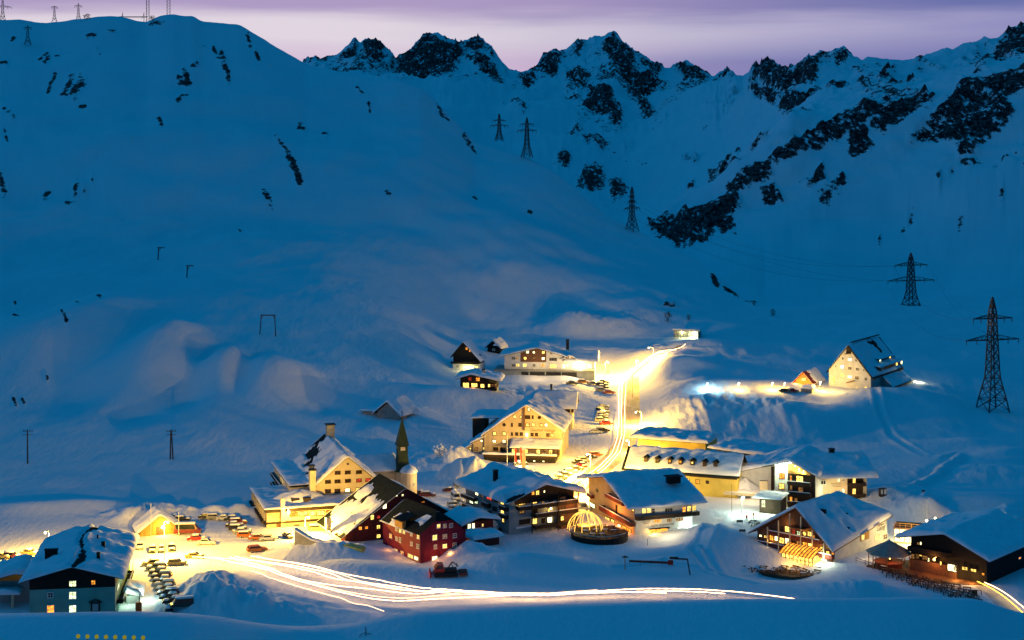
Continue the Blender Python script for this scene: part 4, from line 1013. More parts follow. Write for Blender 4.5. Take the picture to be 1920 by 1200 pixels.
yy, zz = H.sx(*z(400, 320), -.05); H.balcony(yy - 1.5, yy + 1.5, zz - .6, zz + .4, d=.9, face='l', off=-.05, mat='wood_red')
windows(H, 'f', z, 6.62, [(1040,515,50,66,'lit_warm',(0,1)),(1100,510,54,66,'lit_warm',(0,1)),(1157,515,44,62,'glass_dark',(0,1)),(1350,505,96,56,'glass_dark',(2,0)),(1540,497,44,66,'lit_orange',(0,1)),(1602,487,52,66,'lit_warm',(0,1)),(1664,480,52,62,'lit_warm',(0,1)),(1210,640,92,46,'lit_orange',(2,0)),(1358,630,72,50,'lit_dim',(2,0)),(1482,620,96,50,'lit_dim',(2,0)),(1225,772,212,72,'lit_orange',(4,0)),(1478,755,46,84,'lit_white',(0,0))])
zz = H.fx(*z(1350, 555))[1]; H.balcony(.1, w + 1.2, zz - .65, zz + .45, d=1.6, mat='wood_dark', snowtop=False)
x, zz = H.fx(*z(1275, 689)); H.text('HOTEL ARLBERGHÖHE', x, zz, .62)
for k, t_ in enumerate((640, 655, 672)):
    x, zz = H.fx(*z(1068, t_)); H.block(x - 1.2 + .2 * k, x + 1.2 - .25 * k, -.03, -.01, zz - .05, zz + .05, 'painted_line', 'lettering')
x, zz = H.fx(*z(1225, 728)); H.block(x - 2.8, x + 2.8, -.9, -.01, zz - .06, zz + .1, 'canopy', 'wood_dark')
for k in range(6): H.part(MB().box(w * (k + .5) / 6 - .12, w * (k + .5) / 6 + .12, -1.7, -.02, ze - .75, ze - .45), 'rafter', 'wood_dark')
x, zz = H.fx(*z(1490, 190), 4); sk = H.part(MB().box(w - 4.2, w - 1.0, 4.6, 6.8, zr - 1.2, zr + .5).box(w - 4.8, w - .6, 4.2, 7.2, zr + .505, zr + .7), 'roof_vent', 'wood_black')
lamp_light(H.M @ Vector((w - 1.8, -1.2, 1.4)), 220, (.80, 1.0, .80), .2, 'door_light', SH.root)
lamp_light(H.M @ Vector((w + 2.0, -.6, 2.6)), 420, (.66, 1.0, .80), .2, 'door_light', SH.root)
lamp_light(H.M @ Vector((4.6, -1.6, .8)), 160, WARM, .2, 'door_light', SH.root)
lamp_light(H.M @ Vector((-4.0, 9.5, 4.2)), 900, ORANGE, .4, 'gable_light', SH.root)
lamp_light(H.M @ Vector((-2.2, 3.0, 1.4)), 260, ORANGE, .3, 'gable_light', SH.root)
lamp_light(H.M @ Vector((6.0, -6.0, 4.0)), 520, PALE, .3, 'front_light', SH.root)

# ---- long yellow building with a row of roof vents
YB = House('long_house', 'long yellow house with seven small vents along its snowy roof', 'house', (1172, 904, 456), rad(-20))
H = YB
w = H.fx(1349, 915)[0] + 5; ze = H.fx(1171, 877)[1]
H.block(0, w, 0, 12, -3, ze - .1, 'wall', 'plaster_yellow')
H.part(MB().prism([(-.9, ze - .25), (6.0, ze + 5.0), (13, ze - .25), (13, ze - .5), (6, ze + 4.7), (-.9, ze - .55)], -.8, w + .8, 'x'), 'roof', 'roof_sheet')
rf_ = H.root.children[-1]
H.snow([(-.35, ze + .12), (6.0, ze + 4.95), (13, ze - .3)], 0.2, w + .5, 'x', .6, lambda s, t: np.minimum(1, (np.abs(s - .485) / .012 - 1)), rf_, 41, .12)
H.block(-.06, w + .06, -.7, -.02, ze - .95, ze - .55, 'fascia', 'wood_dark')
z = Zm(6.4, 1160, 800)
windows(H, 'f', z, 6.4, [(232,580,40,44,'lit_warm'),(345,595,48,60,'lit_white'),(468,605,46,66,'lit_white'),(585,606,56,40,'glass_dark'),(690,622,40,40,'glass_dark'),(828,643,44,52,'lit_warm'),(945,660,42,46,'lit_orange'),(1065,665,36,36,'glass_dark')], frame='brown_frame')
for (px, py, m) in ((325,455,'glass_dark'),(462,470,'glass_dark'),(612,478,'lit_orange'),(740,490,'lit_orange'),(882,505,'lit_warm'),(1030,530,'glass_dark'),(1160,540,'glass_dark')):
    u, v = z(px, py); yq = 1.9; x, zz = H.fx(u, v, yq - .8)
    zs = ze - .25 + (yq + .9) * .76
    dv = H.part(MB().box(x - .55, x + .55, yq - .8, yq + .9, zs - .3, zs + 1.25), 'dormer', 'wood_dark')
    H.part(MB().prism([(x - .95, zs + 1.1), (x, zs + 1.65), (x + .95, zs + 1.1), (x + .95, zs + 1.25), (x, zs + 1.85), (x - .95, zs + 1.25)], yq - 1.3, yq + 1.2), 'dormer_roof', 'roof_sheet', dv)
    H.window('f', (x, zs + .7), .8, .8, m, off=yq - .81, frame='brown_frame', bars=(0, 0))
lamp_light(H.M @ Vector((3.5, -5.5, 4.0)), 1900, (1.0, .62, .14), .3, 'wall_light', YB.root)
lamp_light(H.M @ Vector((13, -5.0, 3.6)), 1200, (1.0, .70, .22), .3, 'wall_light', YB.root)

# ---- flat-roofed building with yellow wall behind it
H = House('flat_roofed_building', 'flat-roofed building under deep snow, its yellow wall lit from below, above the yellow house', 'building', (1196, 840, 506), rad(-22))
w = 22; zt = H.fx(1196, 820)[1]
H.block(0, w, 0, 14, -4, zt - .25, 'wall', 'plaster_yellow'); H.roof([(-2.4, zt), (w + 1, zt)], -1.4, 15, snow=.95, th=.25, seed=43)
lamp_light(H.M @ Vector((1, -1.8, .4)), 480, (1.0, .70, .18), .2, 'wall_light', H.root); lamp_light(H.M @ Vector((7, -2.0, .3)), 240, (1.0, .70, .18), .2, 'wall_light', H.root)
for px in (1208, 1223, 1236):
    x, zz = H.fx(px, 838, -1.2); H.part(MB().lathe([(.1, zz - .25), (.22, zz), (.06, zz + .2)], 8, (x, -1.2)), 'bollard_lamp', 'bulb_sodium')
H = House('timber_shed', 'dark timber shed with two orange windows, right of the yellow house', 'shed', (1390, 868, 478), rad(50))
H.block(0, 13, 0, 10, -3, 3.2, 'wall', 'wood_dark'); H.roof([(-1, 3.35), (14, 3.5)], -10, 11, snow=.7, th=.25, seed=44, axis='y')
windows(H, 'f', Zm(6.4, 1160, 800), 6.4, [(1447,398,30,44,'lit_warm'),(1508,390,38,40,'lit_warm')], frame='brown_frame')

# ---- middle hotel with a broad tan gable
MH = House('gable_hotel', 'wide tan hotel with one huge stepped gable and flagpoles before its dark terrace', 'hotel', (908, 866, 502), rad(-8))
H = MH
xr, zr = H.fx(987, 759); xR, zR = H.fx(1051, 804); xb = H.fx(911, 813); xl, zl = H.fx(860, 848)
H.part(MB().prism([(0, -4), (xR, -4), (xR, zR - .2), (xr, zr - .35), (0, xb[1] - .3)], 0, 24), 'wall', 'plaster_tan')
sl = (zr - xb[1]) / xr
H.roof([(-.8, xb[1] - sl * .8), (xr, zr), (xR + 1.2, zR - .75)], -.7, 25, snow=.75, seed=47, rough=.2, mat='wood_brown')
# stepped wings on the left
x1_, z1_ = H.fx(887, 832)
H.part(MB().prism([(x1_, -5), (-.02, -5), (-.02, xb[1] - 1.2), (x1_, z1_ + .6)], .6, 18), 'side_wing', 'plaster_tan')
H.part(MB().prism([(xl, -6), (x1_ - .02, -6), (x1_ - .02, z1_ - .3), (xl, zl)], 1.2, 14), 'end_wing', 'plaster_tan')
H.roof([(x1_ - .8, z1_ + .2), (.3, xb[1] - .85)], .1, 18.6, snow=.6, seed=48, name='wing_roof'); H.roof([(xl - .7, zl - .35), (x1_ + .0, z1_ - .05)], .8, 14.6, snow=.6, seed=49, name='end_roof')
sd = H.block(x1_ - 1.5, -1, 8, 16, xb[1] - 3, xb[1] + 3.4, 'stair_tower', 'wood_dark'); H.roof([(x1_ - 2, xb[1] + 3.5), (4, xb[1] + 3.8)], 7.5, 20, snow=.6, name='tower_roof', seed=50)
z = Zm(6.667, 850, 730)
windows(H, 'f', z, 6.667, [(945,250,34,40,'lit_pale'),(768,342,40,38,'lit_warm','r'),(845,347,24,30,'lit_warm',(0,0)),(925,347,70,46,'glass_dark',(3,0)),(993,348,22,40,'glass_dark',(0,0)),(1075,352,40,40,'glass_dark','r'),(635,443,40,40,'glass_dark','r'),(733,443,24,44,'glass_dark',(0,0)),(835,443,42,44,'glass_dark'),(930,443,50,46,'lit_warm'),(1000,443,42,42,'lit_warm'),(1100,447,36,40,'lit_warm'),(1160,447,36,40,'lit_pale'),(515,553,42,42,'lit_warm'),(635,553,42,42,'lit_warm'),(733,558,24,42,'glass_dark',(0,0)),(793,558,38,40,'glass_dark'),(850,558,38,40,'glass_dark'),(985,565,36,40,'glass_dark'),(1040,565,38,40,'glass_dark'),(1183,570,42,40,'lit_dim'),(1240,570,38,42,'lit_warm'),(512,650,46,36,'lit_pale'),(635,650,42,40,'lit_pale'),(735,652,28,34,'lit_warm',(0,0)),(790,650,38,36,'lit_warm'),(850,652,34,32,'lit_dim'),(985,655,34,34,'glass_dark'),(1042,655,34,34,'lit_dim'),(1183,655,34,34,'lit_dim'),(1240,655,34,34,'lit_dim'),(530,745,60,44,'glass_dark',(2,0)),(620,750,64,46,'glass_dark',(2,0))], frame='brown_frame')
windows(H, 'f', z, 6.667, [(352,645,32,32,'lit_pale','r'),(288,745,38,40,'lit_dim'),(382,738,28,34,'lit_warm'),(288,842,38,38,'lit_dim')], off=.6, frame='brown_frame')
windows(H, 'f', z, 6.667, [(212,740,28,28,'lit_warm','r'),(95,832,40,38,'lit_dim'),(92,930,36,34,'lit_warm')], off=1.2, frame='brown_frame')
xa, za = H.fx(*z(890, 510)); _, zb_ = H.fx(*z(890, 215)); H.block(xa - .25, xa + .15, -.9, -.004, za, zb_, 'bay_shade', 'wood_brown')  # dark fin modelled in place of the shade beside the bay
x, zz = H.fx(*z(918, 572), -.5); H.part(MB().lathe([(.05, zz - .5), (.22, zz - .3), (.26, zz + .4), (.05, zz + .6)], 8, (x, -.5)), 'wall_lamp', 'bulb_sodium')
x, zz = H.fx(*z(1115, 512)); H.text('Gasthof Valluga', x, zz, 1.25, shear=.25); x, zz = H.fx(*z(1110, 618)); H.text('RESTAURANT', x, zz, .55)
# terrace and veranda
T0 = H.fx(*z(380, 850), -7)[0]; T1 = H.fx(*z(1275, 850), -7)[0]
zt = H.fx(*z(800, 815), -7)[1]
H.block(T0, T1, -7, -.01, -6, zt - 1.1, 'terrace', 'wood_black'); H.block(T0 - .1, T1 + .1, -7.12, -6.9, zt - 1.0, zt - .1, 'parapet', 'wood_dark'); H.roof([(T0 - .2, zt - .05), (T1 + .2, zt - .05)], -7.3, -6.5, snow=.45, th=.08, name='parapet_cap', seed=51)
for k in range(14):
    q = T0 + (T1 - T0) * (k + .5) / 14; H.part(MB().box(q - .05, q + .05, -7.17, -7.0, -3, zt - 1.05), 'batten', 'wood_dark')
V0 = H.fx(*z(715, 720), -4)[0]; V1 = H.fx(*z(1315, 720), -4)[0]; zv_ = H.fx(*z(1000, 722), -4)[1]
H.block(V0 + .3, V1, -3.6, -.02, zt - 1.09, zv_ - .2, 'veranda', 'wood_dark'); H.roof([(-4.6, zv_ - .1), (-.05, zv_ + 1.5)], V0, V1 + .4, axis='x', snow=.5, name='veranda_roof', seed=52)
for k in range(11):
    H.window('f', (V0 + 1 + k * (V1 - V0 - 1) / 11, (zt + zv_) / 2 - .5), 1.5, 1.5, 'lit_dim' if k % 3 else 'lit_warm', off=-3.61, frame='brown_frame')
windows(H, 'f', z, 6.667, [(778,890,20,16,'lit_pale',(0,0)),(1012,895,26,18,'lit_pale',(0,0)),(1125,900,32,20,'lit_pale',(0,0))], off=-7.02, frame='brown_frame')
windows(H, 'r', z, 6.667, [(1360,520,10,40,'lit_dim'),(1385,560,10,40,'lit_dim')], off=xR)
lamp_light(H.M @ Vector((xR + 3.5, -1, 5)), 1500, SODIUM, .3, 'wall_light', MH.root)
lamp_light(H.M @ Vector((xr, -13, 3.0)), 700, (1, .62, .26), .4, 'wall_light', MH.root); lamp_light(H.M @ Vector((3, -14, 3.5)), 360, (1, .62, .26), .4, 'wall_light', MH.root)
# ---- rear house behind it
H = House('rear_house', 'cream house with a snowy ridge and chimney peeking behind the tan gable', 'house', (1021, 790, 552), rad(-6))
w = H.fx(1076, 790)[0]; ze = H.fx(1021, 762)[1]
H.block(-6, w - .5, 0, 9, -3, ze - 1.9, 'wall', 'plaster_cream'); H.block(-6.1, w - 1.4, -.3, 9, ze - 1.89, ze - .1, 'boarding', 'wood_dark')
H.part(MB().prism([(0, ze - 1.9), (9, ze - 1.9), (9, ze), (4.5, ze + 4.0), (0, ze)], w - 1.39, w - .2, 'x'), 'gable_boarding', 'wood_dark')
H.roof([(-1.2, ze - .3), (4.5, ze + 4.4), (10.2, ze - .3)], -7, w + .9, axis='x', snow=.6, seed=54, rough=.2)
H.chimney(2.0, 4.5, ze + 3, ze + 6.8, .7, 'black_metal')
H.part(MB().box(w - 1.2, w - .9, -1.2, -.9, -3, ze - .2).bar((w - 1, -1, ze - 2.5), (w + 1.2, -1, ze - .6), .2), 'porch_post', 'plaster_cream')

# ---- upper hotel
UH = House('upper_hotel', 'white hotel with brown gable boarding over a row of dark garages at the road bend', 'hotel', (927, 709, 652), rad(-5))
H = UH
z = Zm(6.4, 830, 630)
x0 = H.fx(946, 690)[0]; xr, zr = H.fx(1007, 651.5); xR, ze = H.fx(1055, 665); zb = H.fx(1000, 694)[1]; xE = H.fx(1115, 694)[0]
H.block(0, xE, -1.5, 14, -4, zb, 'garage_storey', 'plaster_grey'); H.block(-.1, xE + .1, -2.3, -.01, zb + .004, zb + .35, 'garage_ledge', 'concrete')
for (a, b) in ((945,1030),(1045,1225),(1240,1420),(1430,1610)):
    xa = H.fx(*z(a, 450), -1.5)[0]; xb_ = H.fx(*z(b, 450), -1.5)[0]; H.block(xa, xb_, -1.56, -1.503, -3, zb - .5, 'garage_shade', 'black_metal')  # dark sheet in place of the shade inside each garage opening
H.part(MB().prism([(x0, zb + .36), (xR, zb + .36), (xR, ze - .1), (xr, zr - .4), (x0, ze - .1)], 0, 15), 'wall', 'plaster_white')
xa = H.fx(*z(935, 250))[0]; xb_ = H.fx(*z(1243, 250))[0]; zz = H.fx(*z(1100, 312))[1]
slp = (zr - ze) / (xR - xr)
H.part(MB().prism([(xa, zz), (xb_, zz), (xb_, zr - .45 - slp * (xb_ - xr)), (xr, zr - .45), (xa, zr - .45 - slp * (xr - xa))], -.12, -.004), 'gable_boarding', 'wood_brown')
H.roof([(x0 - 2.2, ze - .9), (xr, zr), (xR + 1.5, ze - .6)], -1.4, 16, snow=.6, seed=57)
windows(H, 'f', z, 6.4, [(1018,192,36,34,'lit_pale'),(1095,195,32,52,'lit_pale','r'),(1207,197,36,34,'lit_warm'),(990,268,40,52,'lit_warm','r'),(1100,262,32,30,'lit_dim'),(1207,272,36,34,'lit_pale')], off=-.125, frame='brown_frame')
windows(H, 'f', z, 6.4, [(850,268,44,34,'glass_dark'),(895,265,38,34,'lit_dim'),(850,352,44,34,'glass_dark'),(900,350,42,36,'lit_warm'),(985,350,46,40,'lit_warm'),(1097,352,36,32,'glass_dark'),(1205,350,44,38,'lit_orange'),(1325,280,92,42,'glass_dark',(3,0)),(1325,362,80,50,'lit_warm',(2,0)),(1302,207,24,22,'lit_dim',(0,0))], frame='white_frame')
H.block(xR + .02, xE, .4, 13, zb + .36, zb + 4.3, 'restaurant_wing', 'plaster_white')
zz = H.fx(*z(1600, 300))[1]; H.roof([(-1.3, zz), (7, zz + 3.2), (14, zz)], xR + .6, xE + 1.4, axis='x', snow=.6, seed=58, name='wing_roof')
gx0 = H.fx(*z(1455, 260))[0]; gx1 = H.fx(*z(1600, 260))[0]; zg = H.fx(*z(1520, 225))[1]
H.part(MB().prism([(gx0, zb + 3.5), (gx1, zb + 3.5), (gx1, zg - 1.6), ((gx0 + gx1) / 2, zg - .2), (gx0, zg - 1.6)], -.4, 5), 'dormer', 'plaster_white'); H.roof([(gx0 - 1, zg - 1.9), ((gx0 + gx1) / 2, zg), (gx1 + 1, zg - 1.9)], -1, 6, snow=.4, name='dormer_roof', seed=59)
windows(H, 'f', z, 6.4, [(1495,265,38,32,'lit_dim'),(1557,265,38,32,'lit_dim')], off=-.41)
windows(H, 'f', z, 6.4, [(1450,362,46,46,'lit_pale'),(1510,360,46,46,'lit_pale'),(1570,355,40,50,'lit_pale'),(1645,362,70,62,'lit_pale',(2,0)),(1760,360,56,46,'lit_pale',(1,0))], off=.39)
lamp_light(H.M @ Vector((xE - 6, -2.5, zb + 2)), 1100, (1, .85, .40), .3, 'restaurant_light', UH.root); lamp_light(H.M @ Vector((x0 + 14, -7, zb + 3)), 900, (1, .66, .28), .4, 'restaurant_light', UH.root)
lamp_light(H.M @ Vector((x0 + 26, -6, zb + 3)), 900, (1, .66, .28), .4, 'restaurant_light', UH.root)
H.chimney(xr + 12, 8, zr - 2, zr + 2.2, 1.2, 'black_metal')

# ---- steep dark hut and small chalet beside it
H = House('steep_hut', 'steep-roofed dark hut with a yellow-lit ground floor at the village edge', 'hut', (849, 697, 655), rad(-12))
z = Zm(6.4, 830, 630)
xr, zr = H.fx(869, 640); xR = H.fx(900, 690)[0]; zc = H.fx(*z(250, 330))[1]; xl, zl = H.fx(*z(88, 250), -1)
H.block(0, xR, 0, 9, -3, zc, 'ground_floor', 'plaster_white')
H.part(MB().prism([(.2, zc + .004), (xR - .5, zc + .004), (xR - .8, zl + .2), (xr, zr - .4), (.2, zl + .3)], -.1, 9), 'timber_gable', 'wood_black')
H.roof([(xl, zl - .2), (xr, zr), (xR + .4, zc + 1.2)], -1.0, 10, snow=.45, seed=61, mat='wood_black')
H.balcony(-.6, xR - .4, zc - .1, zc + .8, d=1.0, mat='wood_black', snowtop=False)
windows(H, 'f', z, 6.4, [(288,152,26,30,'lit_orange'),(326,175,20,32,'lit_orange')], off=-.105, frame='brown_frame')
windows(H, 'f', z, 6.4, [(272,390,54,60,'lit_pale'),(345,385,70,54,'lit_pale',(2,0)),(408,385,40,46,'lit_warm'),(178,365,28,30,'glass_dark')])
lamp_light(H.M @ Vector((xR * .55, -2.2, 1.5)), 520, (1, .86, .30), .2, 'door_light', H.root)
lamp_light(H.M @ Vector((-2.2, 1, 1.2)), 260, (.8, 1, .5), .2, 'door_light', H.root)
H = House('small_chalet', 'small dark chalet with glowing orange windows and a snow-heavy right roof', 'chalet', (863, 741, 602), rad(-6))
xr, zr = H.fx(884, 701); xR = H.fx(929, 741)[0]; xl, zl = H.fx(852, 711, -1.2); zc = H.fx(*z(380, 645))[1]
H.block(0, xR, 0, 11, -3, zc, 'ground_floor', 'plaster_grey')
slp = (zr - zl) / (xr - xl); ze = zr - slp * xr
H.part(MB().prism([(0, zc + .004), (xR, zc + .004), (xR, zc + 2.4), (xr, zr - .4), (0, ze - .4)], -.1, 11), 'timber_storey', 'wood_black')
H.roof([(xl, zl), (xr, zr), (xR + 2.0, zr - slp * (xR + 2.0 - xr) * .72)], -1.4, 12, snow=.8, seed=63, mat='wood_black')
H.balcony(-2, xR + .5, zc - .1, zc + .85, d=1.1, mat='wood_black', snowtop=False)
windows(H, 'f', z, 6.4, [(328,515,36,40,'lit_red'),(422,520,46,46,'lit_orange'),(280,590,72,60,'lit_warm',(2,1)),(380,590,72,48,'lit_warm',(2,0)),(478,597,46,46,'lit_warm'),(558,595,30,40,'lit_warm'),(598,592,28,34,'lit_dim'),(634,590,26,34,'lit_dim')], off=-.105, frame='wood_red')
windows(H, 'f', z, 6.4, [(290,665,60,34,'glass_dark',(1,0)),(382,685,30,40,'lit_orange',(0,0)),(468,677,46,38,'lit_warm'),(548,682,50,34,'glass_dark',(1,0))], frame='brown_frame')
H.chimney(xr + 4, 5, zr - 2, zr + .9, 1.1, 'concrete')
lamp_light(H.M @ Vector((5, -1.6, zc + 1.6)), 60, ORANGE, .2, 'window_glow', H.root)

# ---- hut buried in drifts on the slope, and one above it
p = hit(716, 783); H = House('buried_hut', 'unlit grey hut half buried in drifts, alone on the slope above the church', 'hut', (708, 783, p.y), rad(-30))
H.gable(9, 9, -3, 2.2, 5.6, mat='concrete'); H.roof([(-1.2, 1.6), (4.5, 6.0), (10.2, 1.6)], -.9, 10, snow=.9, seed=66); H.block(-7, -.02, 1.5, 6, -3, 1.6, 'lean_to', 'concrete'); H.roof([(-8, 1.7), (0, 1.9)], .9, 7, snow=.5, th=.2, seed=67, name='lean_to_roof')
p = hit(925, 660); H = House('snowed_in_hut', 'tiny dark hut nearly swallowed by snow, left of the white upper hotel roof', 'hut', (914, 660, p.y), rad(-25))
H.block(0, 6, 0, 5, -3, 2.2, 'wall', 'wood_black'); H.roof([(-.8, 2.0), (3, 5.2), (6.8, 2.0)], -.8, 6, snow=1.0, seed=68); H.window('f', (3, 1.2), 1.2, .9, 'glass_dark')

# ---- gallery mouth of the pass road
p = hit(1300, 634); H = House('tunnel_gallery', 'snow-roofed concrete gallery glowing yellow inside where the pass road leaves the village', 'tunnel', (1290, 633, p.y), rad(-20)); H.root.scale = (.5, .5, .55)
H.M = H.M @ Matrix.Diagonal((.5, .5, .55, 1)); H.Mi = H.M.inverted(); H.L = Matrix.Identity(4); H.cam = H.Mi @ Vector((0, 0, CZ))
H.part(MB().box(-14, 0, 3, 10, -2, 5.2).box(0, 10, 7, 10, -4, 5.0).box(9.2, 10, 0, 7, -4, 5.0), 'gallery_wall', 'concrete')
H.part(MB().box(-14, 10.3, 0, 10.2, 5.21, 5.8), 'gallery_roof', 'concrete')
H.roof([(-15, 5.9), (11, 5.9)], -.6, 11, snow=1.1, th=.1, seed=70, name='roof_edge')
for k in range(5): H.part(MB().box(-13 + k * 2.8, -12.5 + k * 2.8, .4, .9, -3, 5.2), 'column', 'concrete')
x, zz = H.fx(1303, 622, 4); H.part(MB().lathe([(.05, zz - .5), (.55, zz - .3), (.55, zz + .4), (.05, zz + .6)], 8, (x, 4)), 'gallery_lamp', 'bulb_white'); lamp_light(H.M @ Vector((x, 2.8, zz - .2)), 1500, (1.0, 1.0, .48), .3, 'gallery_light', H.root)
lamp_light(H.M @ Vector((-6, 1.8, 4.0)), 260, (1.0, 1.0, .48), .3, 'gallery_light', H.root)

# ---- right-hand hotel on its terrace
TH = House('hillside_hotel', 'tall white gabled house floodlit gold, alone on the snowy terrace beside the pylon', 'hotel', (1554, 738, 601), rad(-34))
H = TH
plain('roof_blue_sheet', (0.10, 0.12, 0.14), 0.7, 0.2)
z = Zm(7.385, 1480, 630)
w = H.fx(1632.5, 741)[0]; zl = H.fx(1551, 692)[1]; xr, zr = H.fx(1591, 647); zR = H.fx(1633, 703)[1]; d = 30
slp = (zr - zl) / xr
H.part(MB().prism([(0, -4), (w, -4), (w, zR - .2), (xr, zr - .3), (0, zl - .2)], 0, d), 'wall', 'plaster_white')
slr = (zr - zR) / (w - xr)
def bare17(s, t): return np.minimum(1, np.minimum(np.hypot((s - .60) / .12, (t - .74) / .06) - 1, np.hypot((s - .52) / .04, (t - .66) / .10) - 1))
H.roof([(-.8, zl - slp * .8), (xr, zr), (w + 1.0, zR - slr * 1.0)], -.6, d + .6, snow=.5, bare=bare17, seed=73, over=-.45)
windows(H, 'f', z, 7.385, [(840,325,60,42,'lit_pale'),(740,312,20,36,'glass_dark',(0,0)),(925,340,20,36,'glass_dark',(0,0)),(733,427,50,50,'lit_white'),(838,448,52,42,'glass_dark'),(943,460,46,42,'glass_dark'),(642,420,16,26,'glass_dark',(0,0)),(1030,475,20,26,'glass_dark',(0,0)),(735,540,60,40,'lit_warm'),(838,567,58,42,'lit_pale'),(937,578,54,44,'lit_dim'),(1058,595,36,44,'glass_dark'),(615,600,36,90,'lit_warm',(0,2)),(1060,722,38,50,'lit_warm'),(940,730,30,44,'lit_warm')])
x, zz = H.fx(*z(825, 215)); H.part(MB().box(x - .8, x + .8, -.5, -.01, zz - .8, zz + 1.4).prism([(x - 1.3, zz - 1.0), (x + .9, zz - .7), (x + .9, zz - .5), (x - 1.3, zz - .8)], -1.1, -.02), 'gable_oriel', 'wood_dark')
x, zz = H.fx(*z(838, 640), -1); H.part(MB().prism([(x - 1.3, zz - .4), (x + 1.5, zz + .6), (x + 1.5, zz + .8), (x - 1.3, zz - .1)], -1.6, -.01), 'porch_roof', 'roof_red')
x2, zz2 = H.fx(*z(845, 710)); H.block(x2 - .9, x2 + .9, -.06, -.01, 0, 2.6, 'door', 'wood_golden')
windows(H, 'r', z, 7.385, [(1215,597,44,50,'glass_dark'),(1210,738,54,58,'lit_warm'),(1307,730,30,36,'lit_warm')], off=w)
H.part(MB().bar((xr, 2.5, zr + .75), (xr, d + .7, zr + .75), .7, .3), 'ridge_cap', 'wood_black')
H.part(MB().bar((xr, -.75, zr - .1), (w + 1.1, -.75, zR - slr - .1), .16, .5).bar((xr, d + .75, zr - .1), (w + 1.1, d + .75, zR - slr - .1), .2, .45).bar((w + 1.25, -.5, zR - slr * 1.15 + .2), (w + 1.25, 11, zR - slr * 1.15 + .2), .25, .35).bar((w + 1.25, d - 4, zR - slr * 1.15 + .2), (w + 1.25, d + .7, zR - slr * 1.15 + .2), .25, .7).bar((w + 5.2, 10.4, zR - 5.5), (w + 5.2, d + .4, zR - 5.5), .25, .5), 'verge_board', 'wood_black')
# long shed dormers and lean-to on the right slope
def rz(x): return zr - slr * (x - xr) + .3
for (px0, px1, pyb, hw_, ms) in ((1235, 1465, 368, 1.5, ((1255,'lit_green'),(1335,'glass_dark'),(1392,'lit_warm'))), (1240, 1600, 500, 2.1, ((1290,'glass_dark'),(1485,'lit_warm'),(1552,'lit_pale')))):
    q0 = roof_hit(H, *z(px0, pyb), rz, 590, 660); q1 = roof_hit(H, *z(px1, pyb - 6), rz, 590, 670)
    xo = min(q0.x, w + .6); y0, y1 = q0.y, max(q1.y, q0.y + 8); zb_ = rz(xo) - .2
    H.part(MB().box(xo - hw_ / slr - 1.5, xo, y0, y1, zb_ - .6, zb_ + hw_), 'dormer', 'wood_dark')
    H.roof([(xo - hw_ / slr - 2.2, zb_ + hw_ + .55), (xo + .7, zb_ + hw_ + .05)], y0 - .5, y1 + .5, snow=.35, name='dormer_roof', seed=74 + px1 % 7)
    for (pw, m) in ms:
        yy, _ = H.sx(*z(pw, pyb - 25), xo); H.window('r', (yy, zb_ + hw_ * .5), 1.9, hw_ * .62, m, off=xo + .004, bars=(1, 0))
ya, za = H.sx(*z(1250, 560), w); H.part(MB().prism([(w + .02, -3), (w + 4.2, -3), (w + 4.2, zR - 5.6), (w + .02, zR - 2.0)], 11, d, 'y'), 'lean_to', 'plaster_grey'); H.roof([(w + .02, zR - 1.4), (w + 5.0, zR - 5.6)], 10.4, d + .4, snow=.4, name='lean_to_roof', seed=78)
H.block(w + .01, w + .1, 0, 11, -4, zR - 1.2, 'side_cladding', 'plaster_grey')
lamp_light(H.M @ Vector((w * .42, -3.2, 2.0)), 480, (1, .66, .18), .25, 'floodlight', TH.root); lamp_light(H.M @ Vector((w * .72, -3.0, 1.6)), 500, (1, .68, .25), .25, 'floodlight', TH.root); lamp_light(H.M @ Vector((1.2, -3.0, 2)), 420, (1, .66, .22), .25, 'floodlight', TH.root)
lamp_light(H.M @ Vector((w + 6, d + 3, 2.5)), 900, (1, 1, .62), .3, 'rear_light', TH.root)
lamp_light(H.M @ Vector((w * .4, -10, 7)), 620, (1, .68, .22), .4, 'floodlight', TH.root)
# red-roofed cottage and concrete bunker in front of it
H = House('red_roofed_cottage', 'little golden cottage with a red roof against the floodlit white house', 'cottage', (1492, 727, 603), rad(-34))
w = 6.4; zr = H.fx(1505, 696)[1]
H.gable(w, 11, -3, zr - 3.6, zr - .3, mat='wood_golden')
H.roof([(-.8, zr - 4.3), (w / 2, zr), (w + .8, zr - 4.3)], -.7, 11.4, snow=.4, mat='roof_red', seed=81, bare=lambda s, t: np.clip(t * 4 - 1.2 + (s < .5) * 2, -1, 1))
windows(H, 'f', z, 7.385, [(185,600,22,34,'lit_warm'),(215,598,22,34,'lit_warm')])
lamp_light(H.M @ Vector((1, -2.0, 2.2)), 420, ORANGE, .2, 'door_light', H.root); lamp_light(H.M @ Vector((5.5, -3.4, 2.0)), 500, WARM, .2, 'door_light', H.root)
H = House('bunker', 'square grey concrete bunker with a snow cap jutting from the terrace edge', 'bunker', (1502, 754, 588), rad(-20))
H.block(0, 3.9, 0, 5, -3, 5.0, 'wall', 'concrete'); H.roof([(-.2, 5.05), (4.1, 5.05)], -.2, 5.2, snow=.8, th=.04, seed=83); H.block(.6, 2.4, -.05, -.01, .9, 1.3, 'slit', 'black_metal'); H.block(1.6, 2.0, -.06, -.012, 2.3, 3.8, 'niche', 'black_metal')
H = House('retaining_wall', 'long low grey concrete wall right of the square bunker', 'wall', (1529, 750, 592), rad(-2))
H.part(MB().prism([(0, 0), (2, -1.4), (8.5, -1.2), (10.5, 1.2), (10.3, 2.0), (0, 2.6)], 0, 1.2), 'wall', 'concrete')
